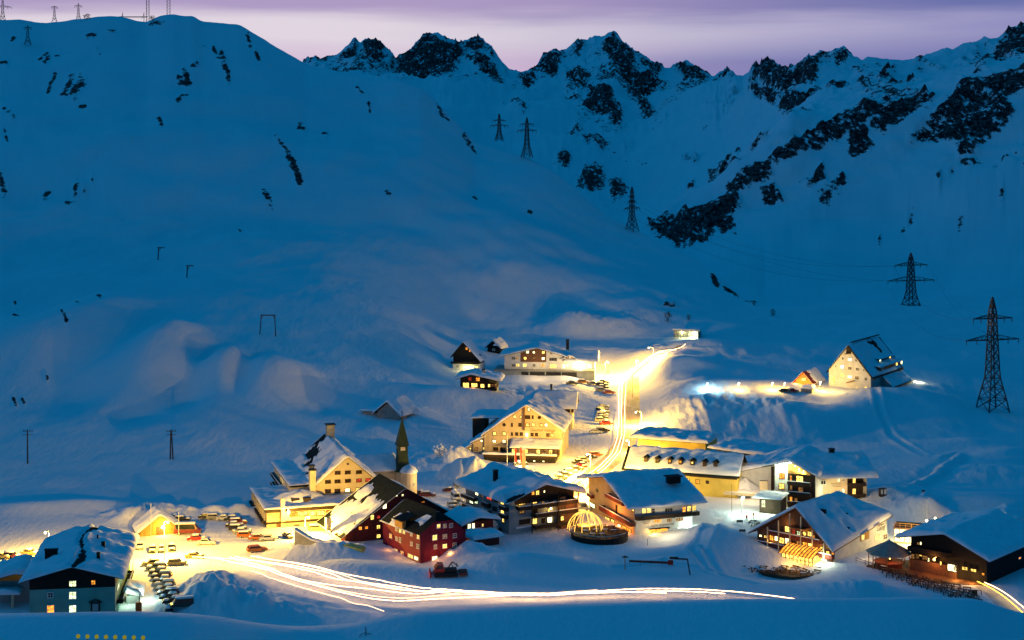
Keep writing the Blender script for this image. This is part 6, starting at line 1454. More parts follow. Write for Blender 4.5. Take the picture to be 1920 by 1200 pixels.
# ================================================================== light trails along the pistes and the road, modelled as glowing tubes
def light_trail(pts, label, mat='trail_white', r=.085, h=1.2, group='light trails along the pistes', beads=True, dmin=322., name='light_trail', step=.9):
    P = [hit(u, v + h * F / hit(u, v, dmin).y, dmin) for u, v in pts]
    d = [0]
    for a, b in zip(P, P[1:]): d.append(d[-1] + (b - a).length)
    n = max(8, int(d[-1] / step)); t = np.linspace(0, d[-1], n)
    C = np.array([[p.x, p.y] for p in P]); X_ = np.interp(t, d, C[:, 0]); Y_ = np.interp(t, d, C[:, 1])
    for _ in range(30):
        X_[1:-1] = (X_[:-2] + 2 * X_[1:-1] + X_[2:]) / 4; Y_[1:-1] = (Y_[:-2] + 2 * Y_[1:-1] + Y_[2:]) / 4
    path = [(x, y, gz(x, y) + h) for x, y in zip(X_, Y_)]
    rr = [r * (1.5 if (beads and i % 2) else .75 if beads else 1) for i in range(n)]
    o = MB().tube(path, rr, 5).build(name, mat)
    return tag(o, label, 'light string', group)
light_trail([(470,1042),(560,1056),(640,1076),(720,1090),(790,1102),(850,1107),(960,1113),(1060,1112),(1180,1104),(1300,1104),(1400,1111),(1460,1118),(1499,1124)], 'dotted light trail highest on the piste, nearest the bright red wing')
light_trail([(440,1043),(520,1058),(600,1078),(690,1095),(760,1108),(840,1108),(900,1112),(990,1118),(1060,1113),(1160,1110),(1290,1108),(1360,1113)], 'second light trail down the piste, dipping below the topmost one')
light_trail([(430,1044),(500,1062),(540,1082),(620,1098),(700,1104),(770,1116),(830,1108),(900,1108),(960,1114),(1040,1118),(1120,1108),(1250,1112)], 'middle light trail on the piste, crossing the others near its centre')
light_trail([(400,1046),(470,1060),(530,1080),(600,1100),(670,1118),(730,1129),(780,1124),(860,1121),(930,1118),(1010,1113)], 'lowest dotted light trail on the piste, sagging deepest towards the dark hill')
light_trail([(360,1044),(410,1046),(480,1050),(560,1062),(680,1092),(770,1104)], 'light trail starting at the car park beside the large snow pile', beads=False)
for nm, pts in (('faint light trail between the two uppermost bright ones on the piste', [(480,1042),(560,1058),(650,1082),(730,1098),(800,1110),(900,1117),(1000,1115),(1120,1106)]), ('faint light trail just above the sagging lowest one on the piste', [(430,1046),(500,1066),(580,1092),(660,1112),(740,1124),(820,1116),(900,1113)]), ('faint short light trail below the lowest dotted one on the piste', [(470,1070),(560,1100),(640,1122),(720,1146)])):
    light_trail(pts, nm, 'trail_dim', beads=False)
for nm, pts in (('lit streak beside the parked cars, left edge of the main road', [(1078,905),(1120,878),(1148,850),(1158,820),(1160,780),(1160,730),(1168,705),(1185,690)]), ('brightest light trail along the middle of the main road', [(1090,905),(1130,876),(1156,848),(1166,815),(1165,770),(1167,720),(1180,695),(1205,676),(1240,662),(1268,656)]), ('light trail on the hotel side of the main road up to the bend', [(1100,906),(1140,874),(1164,846),(1172,810),(1171,760),(1174,715),(1190,692),(1215,674),(1250,660)]), ('thin light trail beside the dirty verge of the road to the gallery', [(1212,690),(1235,672),(1262,658),(1285,645)])):
    light_trail(pts, nm, r=.10, h=1.0, group='light trails along the road', beads=False)
light_trail([(1832,1090),(1850,1098),(1875,1112),(1900,1132),(1925,1156)], 'golden dotted light trail beside the dark chalet at the right edge', 'trail_gold', .11)
light_trail([(1846,1092),(1870,1102),(1895,1118),(1925,1144)], 'white light trail beside the golden one at the right edge', 'trail_white', .09, beads=False)

# ================================================================== street lamps
def street_lamp(u, v, hgt, label, power, col=SODIUM, bulb='bulb_sodium', arm=(-1.6, 0), dmin=322., globe=.27, head=None, group='street lamps'):
    p = hit(u, v, dmin); r = root('street_lamp', p, 0, label, 'street lamp', group)
    MB().tube([(0, 0, -.6), (0, 0, hgt * .5), (0, 0, hgt)], [.11, .09, .07], 6).build('pole', 'pale_metal', r)
    a = Vector((arm[0], arm[1], hgt + .25))
    MB().tube([(0, 0, hgt), (arm[0] * .35, arm[1] * .35, hgt + .35), tuple(a)], .05, 5).build('arm', 'pale_metal', r)
    MB().lathe([(.06, a.z - .55), (globe, a.z - .38), (globe, a.z - .12), (.08, a.z + .05)], 10, (a.x, a.y)).build('lamp_head', bulb, r)
    lamp_light(p + a + Vector((0, 0, -.9)), power, col, .3, 'street_light', r, k=2.5)
    return r
street_lamp(1225, 674, 4.6, 'street lamp with bent arm highest up the pass road', 9000, arm=(-1.9, 0))
street_lamp(1203, 800, 5.0, 'street lamp with bent arm beside the lit snow bank right of the road', 12000, arm=(-2.0, 0))
street_lamp(1135, 712, 7.0, 'street lamp glaring beside the upper white hotel', 19000, arm=(1.2, 0))
street_lamp(1192, 704, 6.0, 'street lamp at the road bend against the glowing snow bank', 12000, arm=(.8, 0))
street_lamp(1107, 897, 7.0, 'street lamp between the parked cars and the curve of the main road', 19000, arm=(-1.0, 0))
street_lamp(1098, 938, 5.0, 'street lamp glaring in the gap between the brown and orange hotels', 15000, arm=(-.8, 0))
street_lamp(1180, 850, 4.0, 'added street lamp behind the roof corner of the yellow house', 3800, arm=(-.8, 0))  # lamp added out of view to brighten the street
street_lamp(308, 1050, 9.0, 'tall street lamp on a thin mast in front of the timber hut', 13000, arm=(.9, -.3))
street_lamp(572, 1008, 5.0, 'street lamp by the heaped snow before the low yellow wing', 9000, arm=(.9, 0))
street_lamp(92, 1046, 6.0, 'unseen street lamp added behind the tall teal house roof', 9000, arm=(-.9, 0))  # added out of sight so the car park is lit from behind the roof
street_lamp(1390, 965, 4.5, 'street lamp in the yard where two people stand', 700, (.80, 1, .72), 'bulb_white', arm=(.6, 0))
street_lamp(1325, 733, 2.6, 'low bluish lamp on the rim of the snow bank', 1500, BLUEW, 'bulb_blue', arm=(.3, 0), globe=.3)
street_lamp(1384, 732, 2.6, 'low warm lamp on the bank right of the bluish lamp', 700, arm=(.3, 0), globe=.26)
street_lamp(1447, 732, 2.6, 'warm lamp left of the red cars on the hotel terrace', 1300, arm=(.3, 0), globe=.3)
street_lamp(1537, 733, 3.2, 'terrace lamp between the cottage and the floodlit white house', 1500, arm=(.3, 0), globe=.3)
street_lamp(1470, 731, 2.4, 'terrace lamp behind the red parked cars', 600, arm=(.3, 0), globe=.2)
street_lamp(1736, 1000, 3.2, 'small lamp at the flagpole foot by the glazed terrace', 900, arm=(.2, 0), globe=.25)
street_lamp(1752, 994, 3.0, 'small lamp right of the flagpole near the deck railing', 700, arm=(.2, 0), globe=.22)

# flag and marker poles
def pole(u, v, vtop, label, w=.09, mat='pale_metal', cat='pole', name='flagpole', flag=None, group=None, dmin=322.):
    p = hit(u, v, dmin); hh = (v - vtop) / F * p.y
    r = root(name, p, 0, label, cat, group)
    MB().tube([(0, 0, -.5), (0, 0, hh)], [w, w * .7], 6).build('mast', mat, r); MB().lathe([(.03, hh), (w * 1.5, hh + .1), (.03, hh + .22)], 6).build('finial', mat, r)
    if flag:
        mb = MB(); n = 9
        for i in range(n + 1):
            zz = hh - .4 - (hh * .6) * i / n; mb.v += [(.08, 0, zz), (.55 + .1 * math.sin(i), .1 * math.sin(i * 1.7), zz - .1)]
        mb.f = [(2 * i, 2 * i + 1, 2 * i + 3, 2 * i + 2) for i in range(n)]; mb.m = [0] * n
        f_ = mb.build('flag', flag, r); sm_ = f_.modifiers.new('solid', 'SOLIDIFY'); sm_.thickness = .04
    return r
pole(951, 872, 816, 'tall white flagpole without a flag before the dark terrace', .11, 'plaster_white', 'flagpole', group='flagpoles')
pole(965, 880, 838, 'flagpole with a hanging red flag, nearer the bare pole', .07, flag='cloth_red', cat='flagpole', group='flagpoles')
pole(975, 882, 836, 'flagpole with a hanging red flag, nearer the tan pillar', .07, flag='cloth_red', cat='flagpole', group='flagpoles')
p = hit(982, 897); r = root('entrance_pillar', p, 0, 'tall square tan pillar among the cars before the dark terrace', 'pillar'); MB().box(-.55, .55, -.4, .4, -.5, 8.6).build('shaft', 'plaster_tan', r); MB().box(-.62, .62, -.46, .46, 8.604, 8.9).build('snow_cap', 'snow', r)
pole(1738, 1000, 936, 'white flagpole beside the lit deck railing', .10, 'plaster_white', 'flagpole', group='flagpoles')
pole(283, 1008, 945, 'thin pole rising in front of the timber hut roof', .06, 'pale_metal', 'pole', 'pole')
pole(335, 1004, 962, 'pale pole at the right corner of the timber hut', .09, 'plaster_white', 'pole', 'pole')
pole(249, 1080, 1058, 'short dark post between the tall teal house and the parked row', .12, 'wood_dark', 'post', 'post')
pole(262, 1150, 1115, 'thin dark rod above the orange container', .12, 'black_metal', 'pole', 'pole')
for (u, v, vt, lb) in ((1327,838,822,'thin snow pole on the flat roof drift'),(1186,746,700,'red snow stake right of the main road'),(1252,806,790,'brown snow stake at the edge of the floodlit snow'),(1214,1022,1012,'thin snow stake below the orange gable'),(1372,972,910,'tall slim post by the carport wing')):
    pole(u, v, vt, lb, .06, 'wood_dark', 'stake', 'snow_stake')
p = hit(260, 1149); o = MB().lathe([(.65, -.3), (.68, .1), (.68, 2.1), (.6, 2.2), (.1, 2.25)], 12).build('orange_container', 'orange_plastic'); o.location = p; tag(o, 'upright orange cylinder container beside the snowy side porch', 'container')

# ================================================================== vehicles
plain('paint_dark', (0.020, 0.024, 0.022), 0.35, 0.1, spec=.5); plain('paint_black', (0.010, 0.010, 0.010), 0.35, 0.1, spec=.5); plain('paint_green', (0.025, 0.05, 0.035), 0.35, 0.1, spec=.5)
plain('paint_red', (0.42, 0.012, 0.012), 0.35, 0.1, spec=.5); plain('paint_maroon', (0.16, 0.02, 0.02), 0.35, 0.1, spec=.5); plain('paint_white', (0.62, 0.62, 0.58), 0.35, 0.06, spec=.5); plain('paint_silver', (0.28, 0.28, 0.26), 0.35, 0.06, spec=.5); plain('paint_orange', (0.45, 0.12, 0.015), 0.35, 0.1, spec=.5); plain('paint_gold', (0.40, 0.30, 0.10), 0.35, 0.1, spec=.5)
plain('car_glass', (0.012, 0.013, 0.014), 0.12, 0.1, spec=.5); plain('lamp_glass', (0.5, 0.45, 0.35), 0.2, 0.1); plain('tail_glass', (0.35, 0.01, 0.01), 0.3, 0.1)
def car_meshes(kind):
    if kind == 'sedan':  L_, Wd, prof = 4.4, 1.7, [(-2.2,.35),(-2.2,.72),(-2.1,.86),(-1.35,.92),(1.05,.92),(1.95,.80),(2.2,.62),(2.2,.35)]; cab = [(-1.5,.92),(-1.0,1.40),(.35,1.42),(1.05,.92)]
    elif kind == 'estate': L_, Wd, prof = 4.4, 1.7, [(-2.2,.35),(-2.2,.80),(-2.15,.92),(1.05,.92),(1.95,.80),(2.2,.62),(2.2,.35)]; cab = [(-2.12,.92),(-1.85,1.46),(.35,1.46),(1.05,.92)]
    else: L_, Wd, prof = 4.9, 1.85, [(-2.45,.4),(-2.45,1.05),(1.7,1.05),(2.4,.95),(2.45,.4)]; cab = [(-2.42,1.05),(-2.3,2.05),(1.3,2.05),(1.95,1.05)]
    h = Wd / 2
    bm_ = MB().prism(prof, -h, h)
    b = len(bm_.v); n = len(cab)
    bm_.v += [(p[0], -h + .04 + .16 * (p[1] - cab[0][1]), p[1] + .002) for p in cab] + [(p[0], h - .04 - .16 * (p[1] - cab[0][1]), p[1] + .002) for p in cab]
    fs = [tuple(b + i for i in range(n)), tuple(b + n + i for i in range(n - 1, -1, -1))] + [(b + i, b + i + n, b + (i + 1) % n + n, b + (i + 1) % n) for i in range(n)]
    bm_.f += fs; bm_.m += [0] * len(fs)
    bm_.box(-L_/2 - .06, -L_/2 + .1, -h * .95, h * .95, .42, .58, 1); bm_.box(L_/2 - .1, L_/2 + .06, -h * .95, h * .95, .42, .58, 1)
    for s_ in (-1, 1):
        bm_.box(L_/2 - .05, L_/2 + .03, s_ * h * .72 - .16, s_ * h * .72 + .16, .62, .76, 2); bm_.box(-L_/2 - .03, -L_/2 + .05, s_ * h * .75 - .14, s_ * h * .75 + .14, .66, .82, 3)
    g = MB(); z0, z1 = cab[0][1], cab[1][1]
    def lerp(a, b_, t): return a + (b_ - a) * t
    for s_ in (-1, 1):
        a, bb, c_, d_ = cab
        q = []
        for (px, pz) in ((lerp(a[0], d_[0], .10) , z0 + .05), (lerp(a[0], d_[0], .90), z0 + .05), (c_[0] - .02, z1 - .09), (bb[0] + .08, z1 - .09)):
            q.append((px, s_ * (h - .04 - .16 * (pz - z0) + .012), pz))
        g.add(q, [(0, 1, 2, 3)])
    def pane(p, q_, off):
        k0, k1 = .12, .88; pts = []
        for t in (k0, k1):
            x_, zz = lerp(p[0], q_[0], t), lerp(p[1], q_[1], t); hw = h - .10 - .16 * (zz - z0)
            pts.append((x_ + off, -hw, zz + .014)); pts.append((x_ + off, hw, zz + .014))
        g.add([pts[0], pts[1], pts[3], pts[2]], [(0, 1, 2, 3)])
    pane(cab[3], cab[2], .016); pane(cab[0], cab[1], -.016)
    sn = MB(); x0, x1 = cab[1][0], cab[2][0]
    def cap(x0, x1, hw, z_, t):
        sn.add([(x0 - .1, -hw, z_), (x1 + .1, -hw, z_), (x1 + .1, hw, z_), (x0 - .1, hw, z_), (x0 + .1, -hw + .15, z_ + t), (x1 - .1, -hw + .15, z_ + t), (x1 - .1, hw - .15, z_ + t), (x0 + .1, hw - .15, z_ + t)], [(3,2,1,0),(4,5,6,7),(0,1,5,4),(1,2,6,5),(2,3,7,6),(3,0,4,7)])
    cap(x0, x1, h - .12, z1 + .004, .22)
    if kind != 'van': cap(1.1, 1.95, h - .08, .86, .18)
    if kind == 'sedan': cap(-2.05, -1.5, h - .08, .91, .16)
    wh = MB().prism([(.31 * math.cos(a), .31 * math.sin(a)) for a in np.linspace(0, 2 * math.pi, 12, endpoint=False)], -.11, .11)
    wh.prism([(.17 * math.cos(a), .17 * math.sin(a)) for a in np.linspace(0, 2 * math.pi, 8, endpoint=False)], -.125, .125, m=1)
    return (bm_.mesh('car_body', ['paint_dark', 'black_metal', 'lamp_glass', 'tail_glass']), g.mesh('window_glass', 'car_glass'), sn.mesh('snow_cover', 'snow', True), wh.mesh('wheel', ['rubber', 'pale_metal']), L_, Wd)
CARM = {k: car_meshes(k) for k in ('sedan', 'estate', 'van')}
PROTO = {}
ADJ = {'paint_dark': 'dark', 'paint_black': 'black', 'paint_green': 'dark green', 'paint_red': 'bright red', 'paint_maroon': 'dull red', 'paint_white': 'white', 'paint_silver': 'silver', 'paint_orange': 'orange', 'paint_gold': 'golden'}
def car(u, v, yaw, paint, label, kind='sedan', snow=True, group='cars parked in the village', k=1.0, name='parked_car', cat='car'):
    p = hit(u, v)
    key = (kind, snow)
    if key not in PROTO:
        body, gl, sn, wh, L_, Wd = CARM[kind]
        e = bpy.data.objects.new(name, None); COL.objects.link(e); e.empty_display_size = .5
        link('car_body', body, e); link('window_glass', gl, e)
        if snow: link('snow_cover', sn, e)
        for sx_ in (-1, 1):
            for sy_ in (-1, 1): link('wheel', wh, e, Matrix.Translation((sx_ * L_ * .30, sy_ * (Wd / 2 - .1), .31)))
        PROTO[key] = e; r = e
    else: r = copy_tree(PROTO[key])
    r.name = name
    r.location = (p.x, p.y, p.z - .05); r.rotation_euler = (0, 0, yaw + random.uniform(-.06, .06)); r.scale = (k, k, k)
    for ch in r.children:
        if ch.name.startswith('car_body'):
            ch.material_slots[0].link = 'OBJECT'; ch.material_slots[0].material = MATS[paint]
    return tag(r, label, cat, group)
ORD = ['first', 'second', 'third', 'fourth', 'fifth', 'sixth', 'seventh', 'eighth', 'ninth', 'tenth', 'eleventh', 'twelfth']
def row(pts, yaw, paints, text, kinds=None, k=1.0, snow=True):
    for i, (u, v) in enumerate(pts):
        pa = paints[i % len(paints)]; kd = (kinds or ['sedan', 'estate'])[i % len(kinds or [0, 0])]
        car(u, v, yaw, pa, f"{ADJ[pa]} {'van' if kd == 'van' else 'car'}, {ORD[i]} {text}", kd, snow, k=k)
row([(286,1060),(293,1068),(299,1076),(303,1084),(306,1092),(309,1100),(312,1108),(315,1116),(320,1124),(326,1132)], math.pi + .1, ['paint_gold','paint_silver','paint_dark','paint_black','paint_dark','paint_silver','paint_black','paint_dark','paint_green','paint_black'], 'from the lamp in the long row by the big snow pile', k=1.06)
car(341, 1139, math.pi + .35, 'paint_green', 'dark green van with a flat snow roof at the near end of the long row', 'van', k=1.0); car(317, 1153, -1.3, 'paint_green', 'green car parked apart below the snow-roofed van', 'estate'); car(318, 1167, .1, 'paint_gold', 'golden car nearest the dark foreground hill', 'sedan', snow=False, k=1.1)
row([(262,1028),(286,1034),(304,1033),(322,1031)], -1.35, ['paint_white','paint_dark','paint_silver','paint_dark'], 'from the white house roof in the row facing the lamp')
row([(3,1047),(22,1046),(56,1040),(52,1057)], -.2, ['paint_gold','paint_maroon','paint_gold','paint_dark'], 'from the left edge behind the snowbound house')
car(352, 1001, .12, 'paint_maroon', 'long dull red van right of the timber hut', 'van', k=1.35, name='parked_van', cat='van'); car(369, 1013, .05, 'paint_red', 'bright red car in front of the dull red van', snow=True, k=1.05); car(386, 1021, .12, 'paint_white', 'whitish car nearest the road before the timber hut', snow=False, k=1.1)
row([(328,974),(341,977)], .1, ['paint_dark', 'paint_black'], 'behind the timber hut from its roof')
row([(388,972),(403,973),(421,975)], .1, ['paint_black','paint_silver','paint_white'], 'from the hut in the short row up the car park')
row([(437,976),(446,982),(440,988),(446,994),(454,1000),(462,1007)], .15, ['paint_dark','paint_maroon','paint_dark','paint_black','paint_silver','paint_orange'], 'from the back in the cluster left of the low wing', k=1.05)
car(484, 1012, .1, 'paint_orange', 'orange car beside the white one before the low wing', k=1.05); car(503, 1013, .15, 'paint_white', 'white car beside the orange one before the low wing', snow=False, k=1.05); car(482, 1034, .4, 'paint_orange', 'orange car alone beside the light trails', 'estate', snow=False, k=1.1)
car(540, 1008, -1.0, 'paint_dark', 'dark car between snow heaps at the low wing', k=.9); car(594, 994, .1, 'paint_gold', 'golden car right under the canopy of the low wing', 'estate')
car(332, 1059, .1, 'paint_gold', 'golden car near the lamp glow by the snow pile', 'estate'); car(365, 1046, .0, 'paint_gold', 'low golden car at the bend before the light trails')
row([(790,928),(802,931)], .1, ['paint_dark','paint_maroon'], 'behind the red house ridge, seen from the church'); car(843, 922, -.3, 'paint_maroon', 'dull red car alone on the snow left of the white van', k=.9); car(854, 937, -1.3, 'paint_white', 'white van at the corner of the brown balcony hotel', 'van', name='parked_van', cat='van')
row([(856,944),(853,950),(851,957)], .1, ['paint_silver','paint_white','paint_white'], 'below the white van by the balcony hotel'); car(868, 911, .1, 'paint_dark', 'dark car beside the rough snow heap above the balcony hotel', k=1.2)
row([(976,872),(990,888),(994,893),(999,898),(1003,904)], .05, ['paint_dark','paint_black','paint_dark','paint_green','paint_black'], 'from the terrace in the row beside the tan pillar')
row([(1042,905),(1051,899),(1060,893),(1070,887),(1080,882)], .25, ['paint_maroon','paint_silver','paint_dark','paint_silver','paint_dark'], 'from the balcony hotel in the slanting row by the road')
row([(1086,869),(1096,865),(1106,860),(1117,855)], .25, ['paint_dark','paint_silver','paint_dark','paint_orange'], 'uphill in the row level with the street lamp'); car(1092, 875, -1.2, 'paint_red', 'red car facing out below the row by the lamp', k=.95)
row([(1130,765),(1129,770),(1131,775),(1129,780),(1128,785),(1127,790)], .1, ['paint_dark','paint_green','paint_dark','paint_silver','paint_green','paint_silver'], 'from the top in the stacked row beside the straight road', k=1.05); car(1137, 796, .1, 'paint_red', 'red car at the bottom of the stacked row by the road', k=1.1); car(1117, 812, .1, 'paint_white', 'white car below the stacked row on the bright snow', snow=False); car(1130, 810, .15, 'paint_dark', 'dark car below the stacked row on the bright snow', 'estate', k=1.1)
row([(1073,721),(1094,719),(1113,722)], .1, ['paint_dark','paint_orange','paint_silver'], 'from the left below the garages of the upper hotel', k=1.1); row([(1131,719),(1129,724),(1130,729),(1129,734)], .1, ['paint_dark','paint_green','paint_dark','paint_silver'], 'from the top in the upper row near the road bend', k=1.1); car(1142, 738, .1, 'paint_red', 'red car at the lower end of the upper row', k=1.1)
car(1090, 957, .05, 'paint_white', 'white van behind the lit dome in the gap', 'van', k=1.0, name='parked_van', cat='van'); car(1166, 893, .3, 'paint_gold', 'golden car at the left wall end of the yellow house')
row([(1471,735),(1486,735)], .1, ['paint_dark', 'paint_red'], 'from the warm lamp on the hotel terrace')

# ================================================================== pylons
def pylon(u, v, vtop, arms, label, D=None, wb=None, mat='steel', nlev=9, tw=.3, group='power pylons in the valley', name='power_pylon', yaw=.3):
    p = hit(u, v) if D is None else PT(u, v, D)
    hh = (v - vtop) / F * p.y; wb = (hh * .27) if wb is None else wb
    r = root(name, p, yaw, label, 'pylon', group)
    lev = [hh * (1 - (1 - i / nlev) ** 1.15) for i in range(nlev + 1)]
    def hw(z_):
        t = z_ / hh; return wb / 2 * (1 - t * 1.9 if t < .30 else .43 - (t - .30) * .36) if t < .9 else wb / 2 * max(.02, (1 - t) * 2.14)
    t_ = tw
    legs = MB(); br = MB()
    for sx_, sy_ in ((-1, -1), (1, -1), (1, 1), (-1, 1)):
        l_ = MB()
        for a, b in zip(lev, lev[1:]): l_.bar((sx_ * hw(a), sy_ * hw(a), a - (.8 if a == 0 else 0)), (sx_ * hw(b), sy_ * hw(b), b), t_)
        l_.build('leg', mat, r)
    for a, b in zip(lev, lev[1:]):
        c = [(-1, -1), (1, -1), (1, 1), (-1, 1)]
        for i in range(4):
            (x1, y1), (x2, y2) = c[i], c[(i + 1) % 4]
            br.bar((x1 * hw(a), y1 * hw(a), a), (x2 * hw(b), y2 * hw(b), b), t_ * .55); br.bar((x2 * hw(a), y2 * hw(a), a), (x1 * hw(b), y1 * hw(b), b), t_ * .55)
            br.bar((x1 * hw(b), y1 * hw(b), b), (x2 * hw(b), y2 * hw(b), b), t_ * .55)
    br.build('bracing', mat, r)
    for (va, half) in arms:
        za = (v - va) / F * p.y; hl = half / F * p.y; dep = hw(za)
        a_ = MB()
        for s_ in (-1, 1):
            for y_ in (-dep, dep):
                a_.bar((s_ * hw(za), y_, za), (s_ * hl, 0, za), t_ * .8); a_.bar((s_ * hw(za), y_, za + hl * .16), (s_ * hl, 0, za), t_ * .6)
                for q in (.3, .6): a_.bar((s_ * (hw(za) + (hl - hw(za)) * q), y_ * (1 - q), za), (s_ * (hw(za) + (hl - hw(za)) * (q - .1)), y_ * (1 - q), za + hl * .16 * (1 - q)), t_ * .4)
        a_.build('crossarm', mat, r)
        for q in (-1, -.6, .6, 1):
            MB().lathe([(.05, za - 1.7), (.16, za - 1.3), (.16, za - .4), (.05, za - .1)], 6, (hl * q * .97, 0)).build('insulator', 'black_metal', r)
    return r
pylon(1861, 768, 557, [(597, 43), (637, 58)], 'largest lattice pylon standing right of the floodlit white house', wb=8.5, tw=.36, nlev=12)
pylon(1708, 584, 474, [(497, 35), (526, 50)], 'lattice pylon behind the shoulder above the floodlit white house', D=905, wb=9.5, tw=.42, nlev=10)
pylon(1185, 432, 350, [(378, 14), (391, 27)], 'lattice pylon before the dark cliffs at the valley fold', D=1035, wb=6.5, tw=.36, yaw=.9)
pylon(988, 294, 220, [(233, 14), (245, 19)], 'taller of the two small pylons on the left ridge', D=1100, wb=6.5, tw=.4)
pylon(936, 263, 213, [(226, 13), (236, 18)], 'shorter of the two small pylons on the left ridge', D=1180, wb=5.2, tw=.38)
pylon(52, 82, 48, [(52, 7)], 'small pylon just below the crest of the left hill', D=1260, wb=5, tw=.36, nlev=6)
pylon(102, 40, 11, [(13, 6)], 'left one of two small masts on the left crest, nearer the frame corner', D=1360, wb=4.2, tw=.28, nlev=6)
pylon(147, 37, 6, [(11, 7)], 'right one of two small masts on the left crest, beside the lone bush', D=1360, wb=4.2, tw=.28, nlev=6)
pylon(5, 39, -4, [(13, 16)], 'pylon cut by the upper left frame corner', D=1360, wb=5, tw=.36, nlev=6)
for (u, w_, lb) in ((277, 4.5, 'thick pale lattice mast rising out of the frame from the left crest'), (316, 5.0, 'second pale mast rising out of the frame at the rounded crest top')):
    vb = float(np.interp(u, [a for a, _ in crest_v], [b for _, b in crest_v])) + 3
    p = PT(u, vb, 1350); r = root('radio_mast', p, 0, lb, 'mast', 'radio masts on the crest'); hh = 60
    for s_ in (-1, 1): MB().bar((s_ * w_ * .25, 0, -2), (s_ * w_ * .25, 0, hh), .42).build('leg', 'steel', r)
    b_ = MB()
    for k in range(24): b_.bar((-w_ * .25, 0, k * 2.5), (w_ * .25, 0, k * 2.5 + 2.5), .2)
    b_.build('bracing', 'steel', r)
r = root('antenna_frame', PT(250, 40, 1355), 0, 'low horizontal antenna frame on two stubs left of the thick mast', 'antenna')
MB().bar((-12, 0, 4.0), (12, 0, 4.0), .5).bar((-12, 0, 3.2), (12, 0, 3.2), .3).build('beam', 'steel', r)
for x in (-9, 9): MB().bar((x, 0, -2), (x, 0, 7.5), .4).bar((x - 2, 0, 2.0), (x, 0, 6.5), .25).build('stub', 'steel', r)

def wire(a, b, sag, label):
    pts = [a.lerp(b, t) - Vector((0, 0, sag * 4 * t * (1 - t))) for t in np.linspace(0, 1, 20)]
    o = MB().tube(pts, .045, 4).build('power_line', 'steel'); tag(o, label, 'cable', 'power lines between the pylons')
A_, B_ = PT(1861, 635, 578), PT(1708, 525, 905)
for k, (qa, qb) in enumerate((((-56, 637), (-48, 526)), ((56, 637), (48, 526)), ((-40, 597), (-33, 497)), ((40, 597), (33, 497)))):
    wire(PT(1861 + qa[0], qa[1], 578), PT(1708 + qb[0], qb[1], 905), 9, f"thin power line sagging between the two largest pylons, {['lower left', 'lower right', 'upper left', 'upper right'][k]} strand")
    wire(PT(1708 + qb[0], qb[1], 905), PT(1185 + qb[0] * .5, 391 if qb[1] > 500 else 378, 1035), 14, f"thin power line running from the shoulder pylon to the valley pylon, {['lower near', 'lower far', 'upper near', 'upper far'][k]} strand")
# ski-lift supports and utility poles
def lift_post(u, v, vt, label):
    p = hit(u, v); hh = (v - vt) / F * p.y; r = root('lift_pylon', p, 0, label, 'lift pylon', 'drag-lift supports on the left slope')
    MB().bar((0, 0, -1), (.4, 0, hh), .45).build('post', 'steel', r); MB().bar((-.2, 0, hh), (3.2, 0, hh - .1), .4).bar((.3, 0, hh - 1.6), (1.6, 0, hh - .2), .25).build('arm', 'steel', r)
lift_post(296, 487, 464, 'upper of the two small hooked lift posts on the left slope'); lift_post(350, 520, 498, 'lower of the two small hooked lift posts on the left slope')
p = hit(502, 628); s_ = p.y / F; r = root('lift_portal', p, 0, 'two-legged lift portal on the left slope above the drifts', 'lift pylon', 'drag-lift supports on the left slope')
hh = 37 * s_; a, b = -15 * s_, 15 * s_
MB().bar((a, 0, -.5), (a + 3 * s_, 0, hh), .35).build('leg', 'steel', r); MB().bar((b, 0, -1.5), (b - 2 * s_, 0, hh), .35).build('leg', 'steel', r); MB().bar((a + 1.5 * s_, 0, hh), (b - .5 * s_, 0, hh), .4).bar((a + 3 * s_, 0, hh - 1.4), (a + 7 * s_, 0, hh), .2).bar((b - 2 * s_, 0, hh - 1.4), (b - 6 * s_, 0, hh), .2).build('crossbeam', 'steel', r)
for (u, v, vt, n_, lb) in ((52, 869, 806, 1, 'single wooden utility pole with two crossarms at the far left'), (321, 861, 806, 2, 'double wooden utility pole on the dark drift above the hut')):
    p = hit(u, v); hh = (v - vt) / F * p.y; r = root('utility_pole', p, .2, lb, 'utility pole', 'utility poles on the left slope')
    for k in range(n_): MB().tube([(k * .9 - .3 * (n_ - 1), 0, -1), (k * .15 - .1, 0, hh)], [.22, .16], 6).build('pole', 'wood_dark', r)
    for zz in (hh - .4, hh - 1.5): MB().bar((-1.5, 0, zz), (1.5, 0, zz), .14).build('crossarm', 'wood_dark', r)
    for q in (-1.3, -.6, .6, 1.3): MB().lathe([(.05, hh - .32), (.12, hh - .2), (.03, hh)], 6, (q, 0)).build('insulator', 'black_metal', r)

# drag-lift start and barrier before the hotels
p = hit(1172, 1068); r = root('drag_lift_post', p, 0, 'grey drag-lift post with a small cross head left of the red net', 'lift post'); MB().tube([(0, 0, -.5), (0, 0, 2.9)], .14, 6).build('post', 'concrete', r); MB().bar((-.7, 0, 2.9), (.7, 0, 2.9), .25).bar((-.3, 0, 3.1), (.2, 0, 3.1), .2).build('head', 'black_metal', r)
p = hit(1293, 1078); r = root('drag_lift_boom', p, 0, 'dark drag-lift boom bent over the snow right of the red net', 'lift post'); MB().bar((.2, 0, -.5), (-.5, 0, 3.6), .3).build('post', 'steel', r); MB().bar((-.5, 0, 3.6), (-4.4, 0, 3.8), .3).box(-4.6, -2.6, -.3, .3, 3.7, 4.1).build('boom', 'black_metal', r)
a, b = hit(1180, 1058), hit(1262, 1061); r = root('safety_net', a, 0, 'faded red safety net strung between the two lift posts', 'net'); d_ = b - a
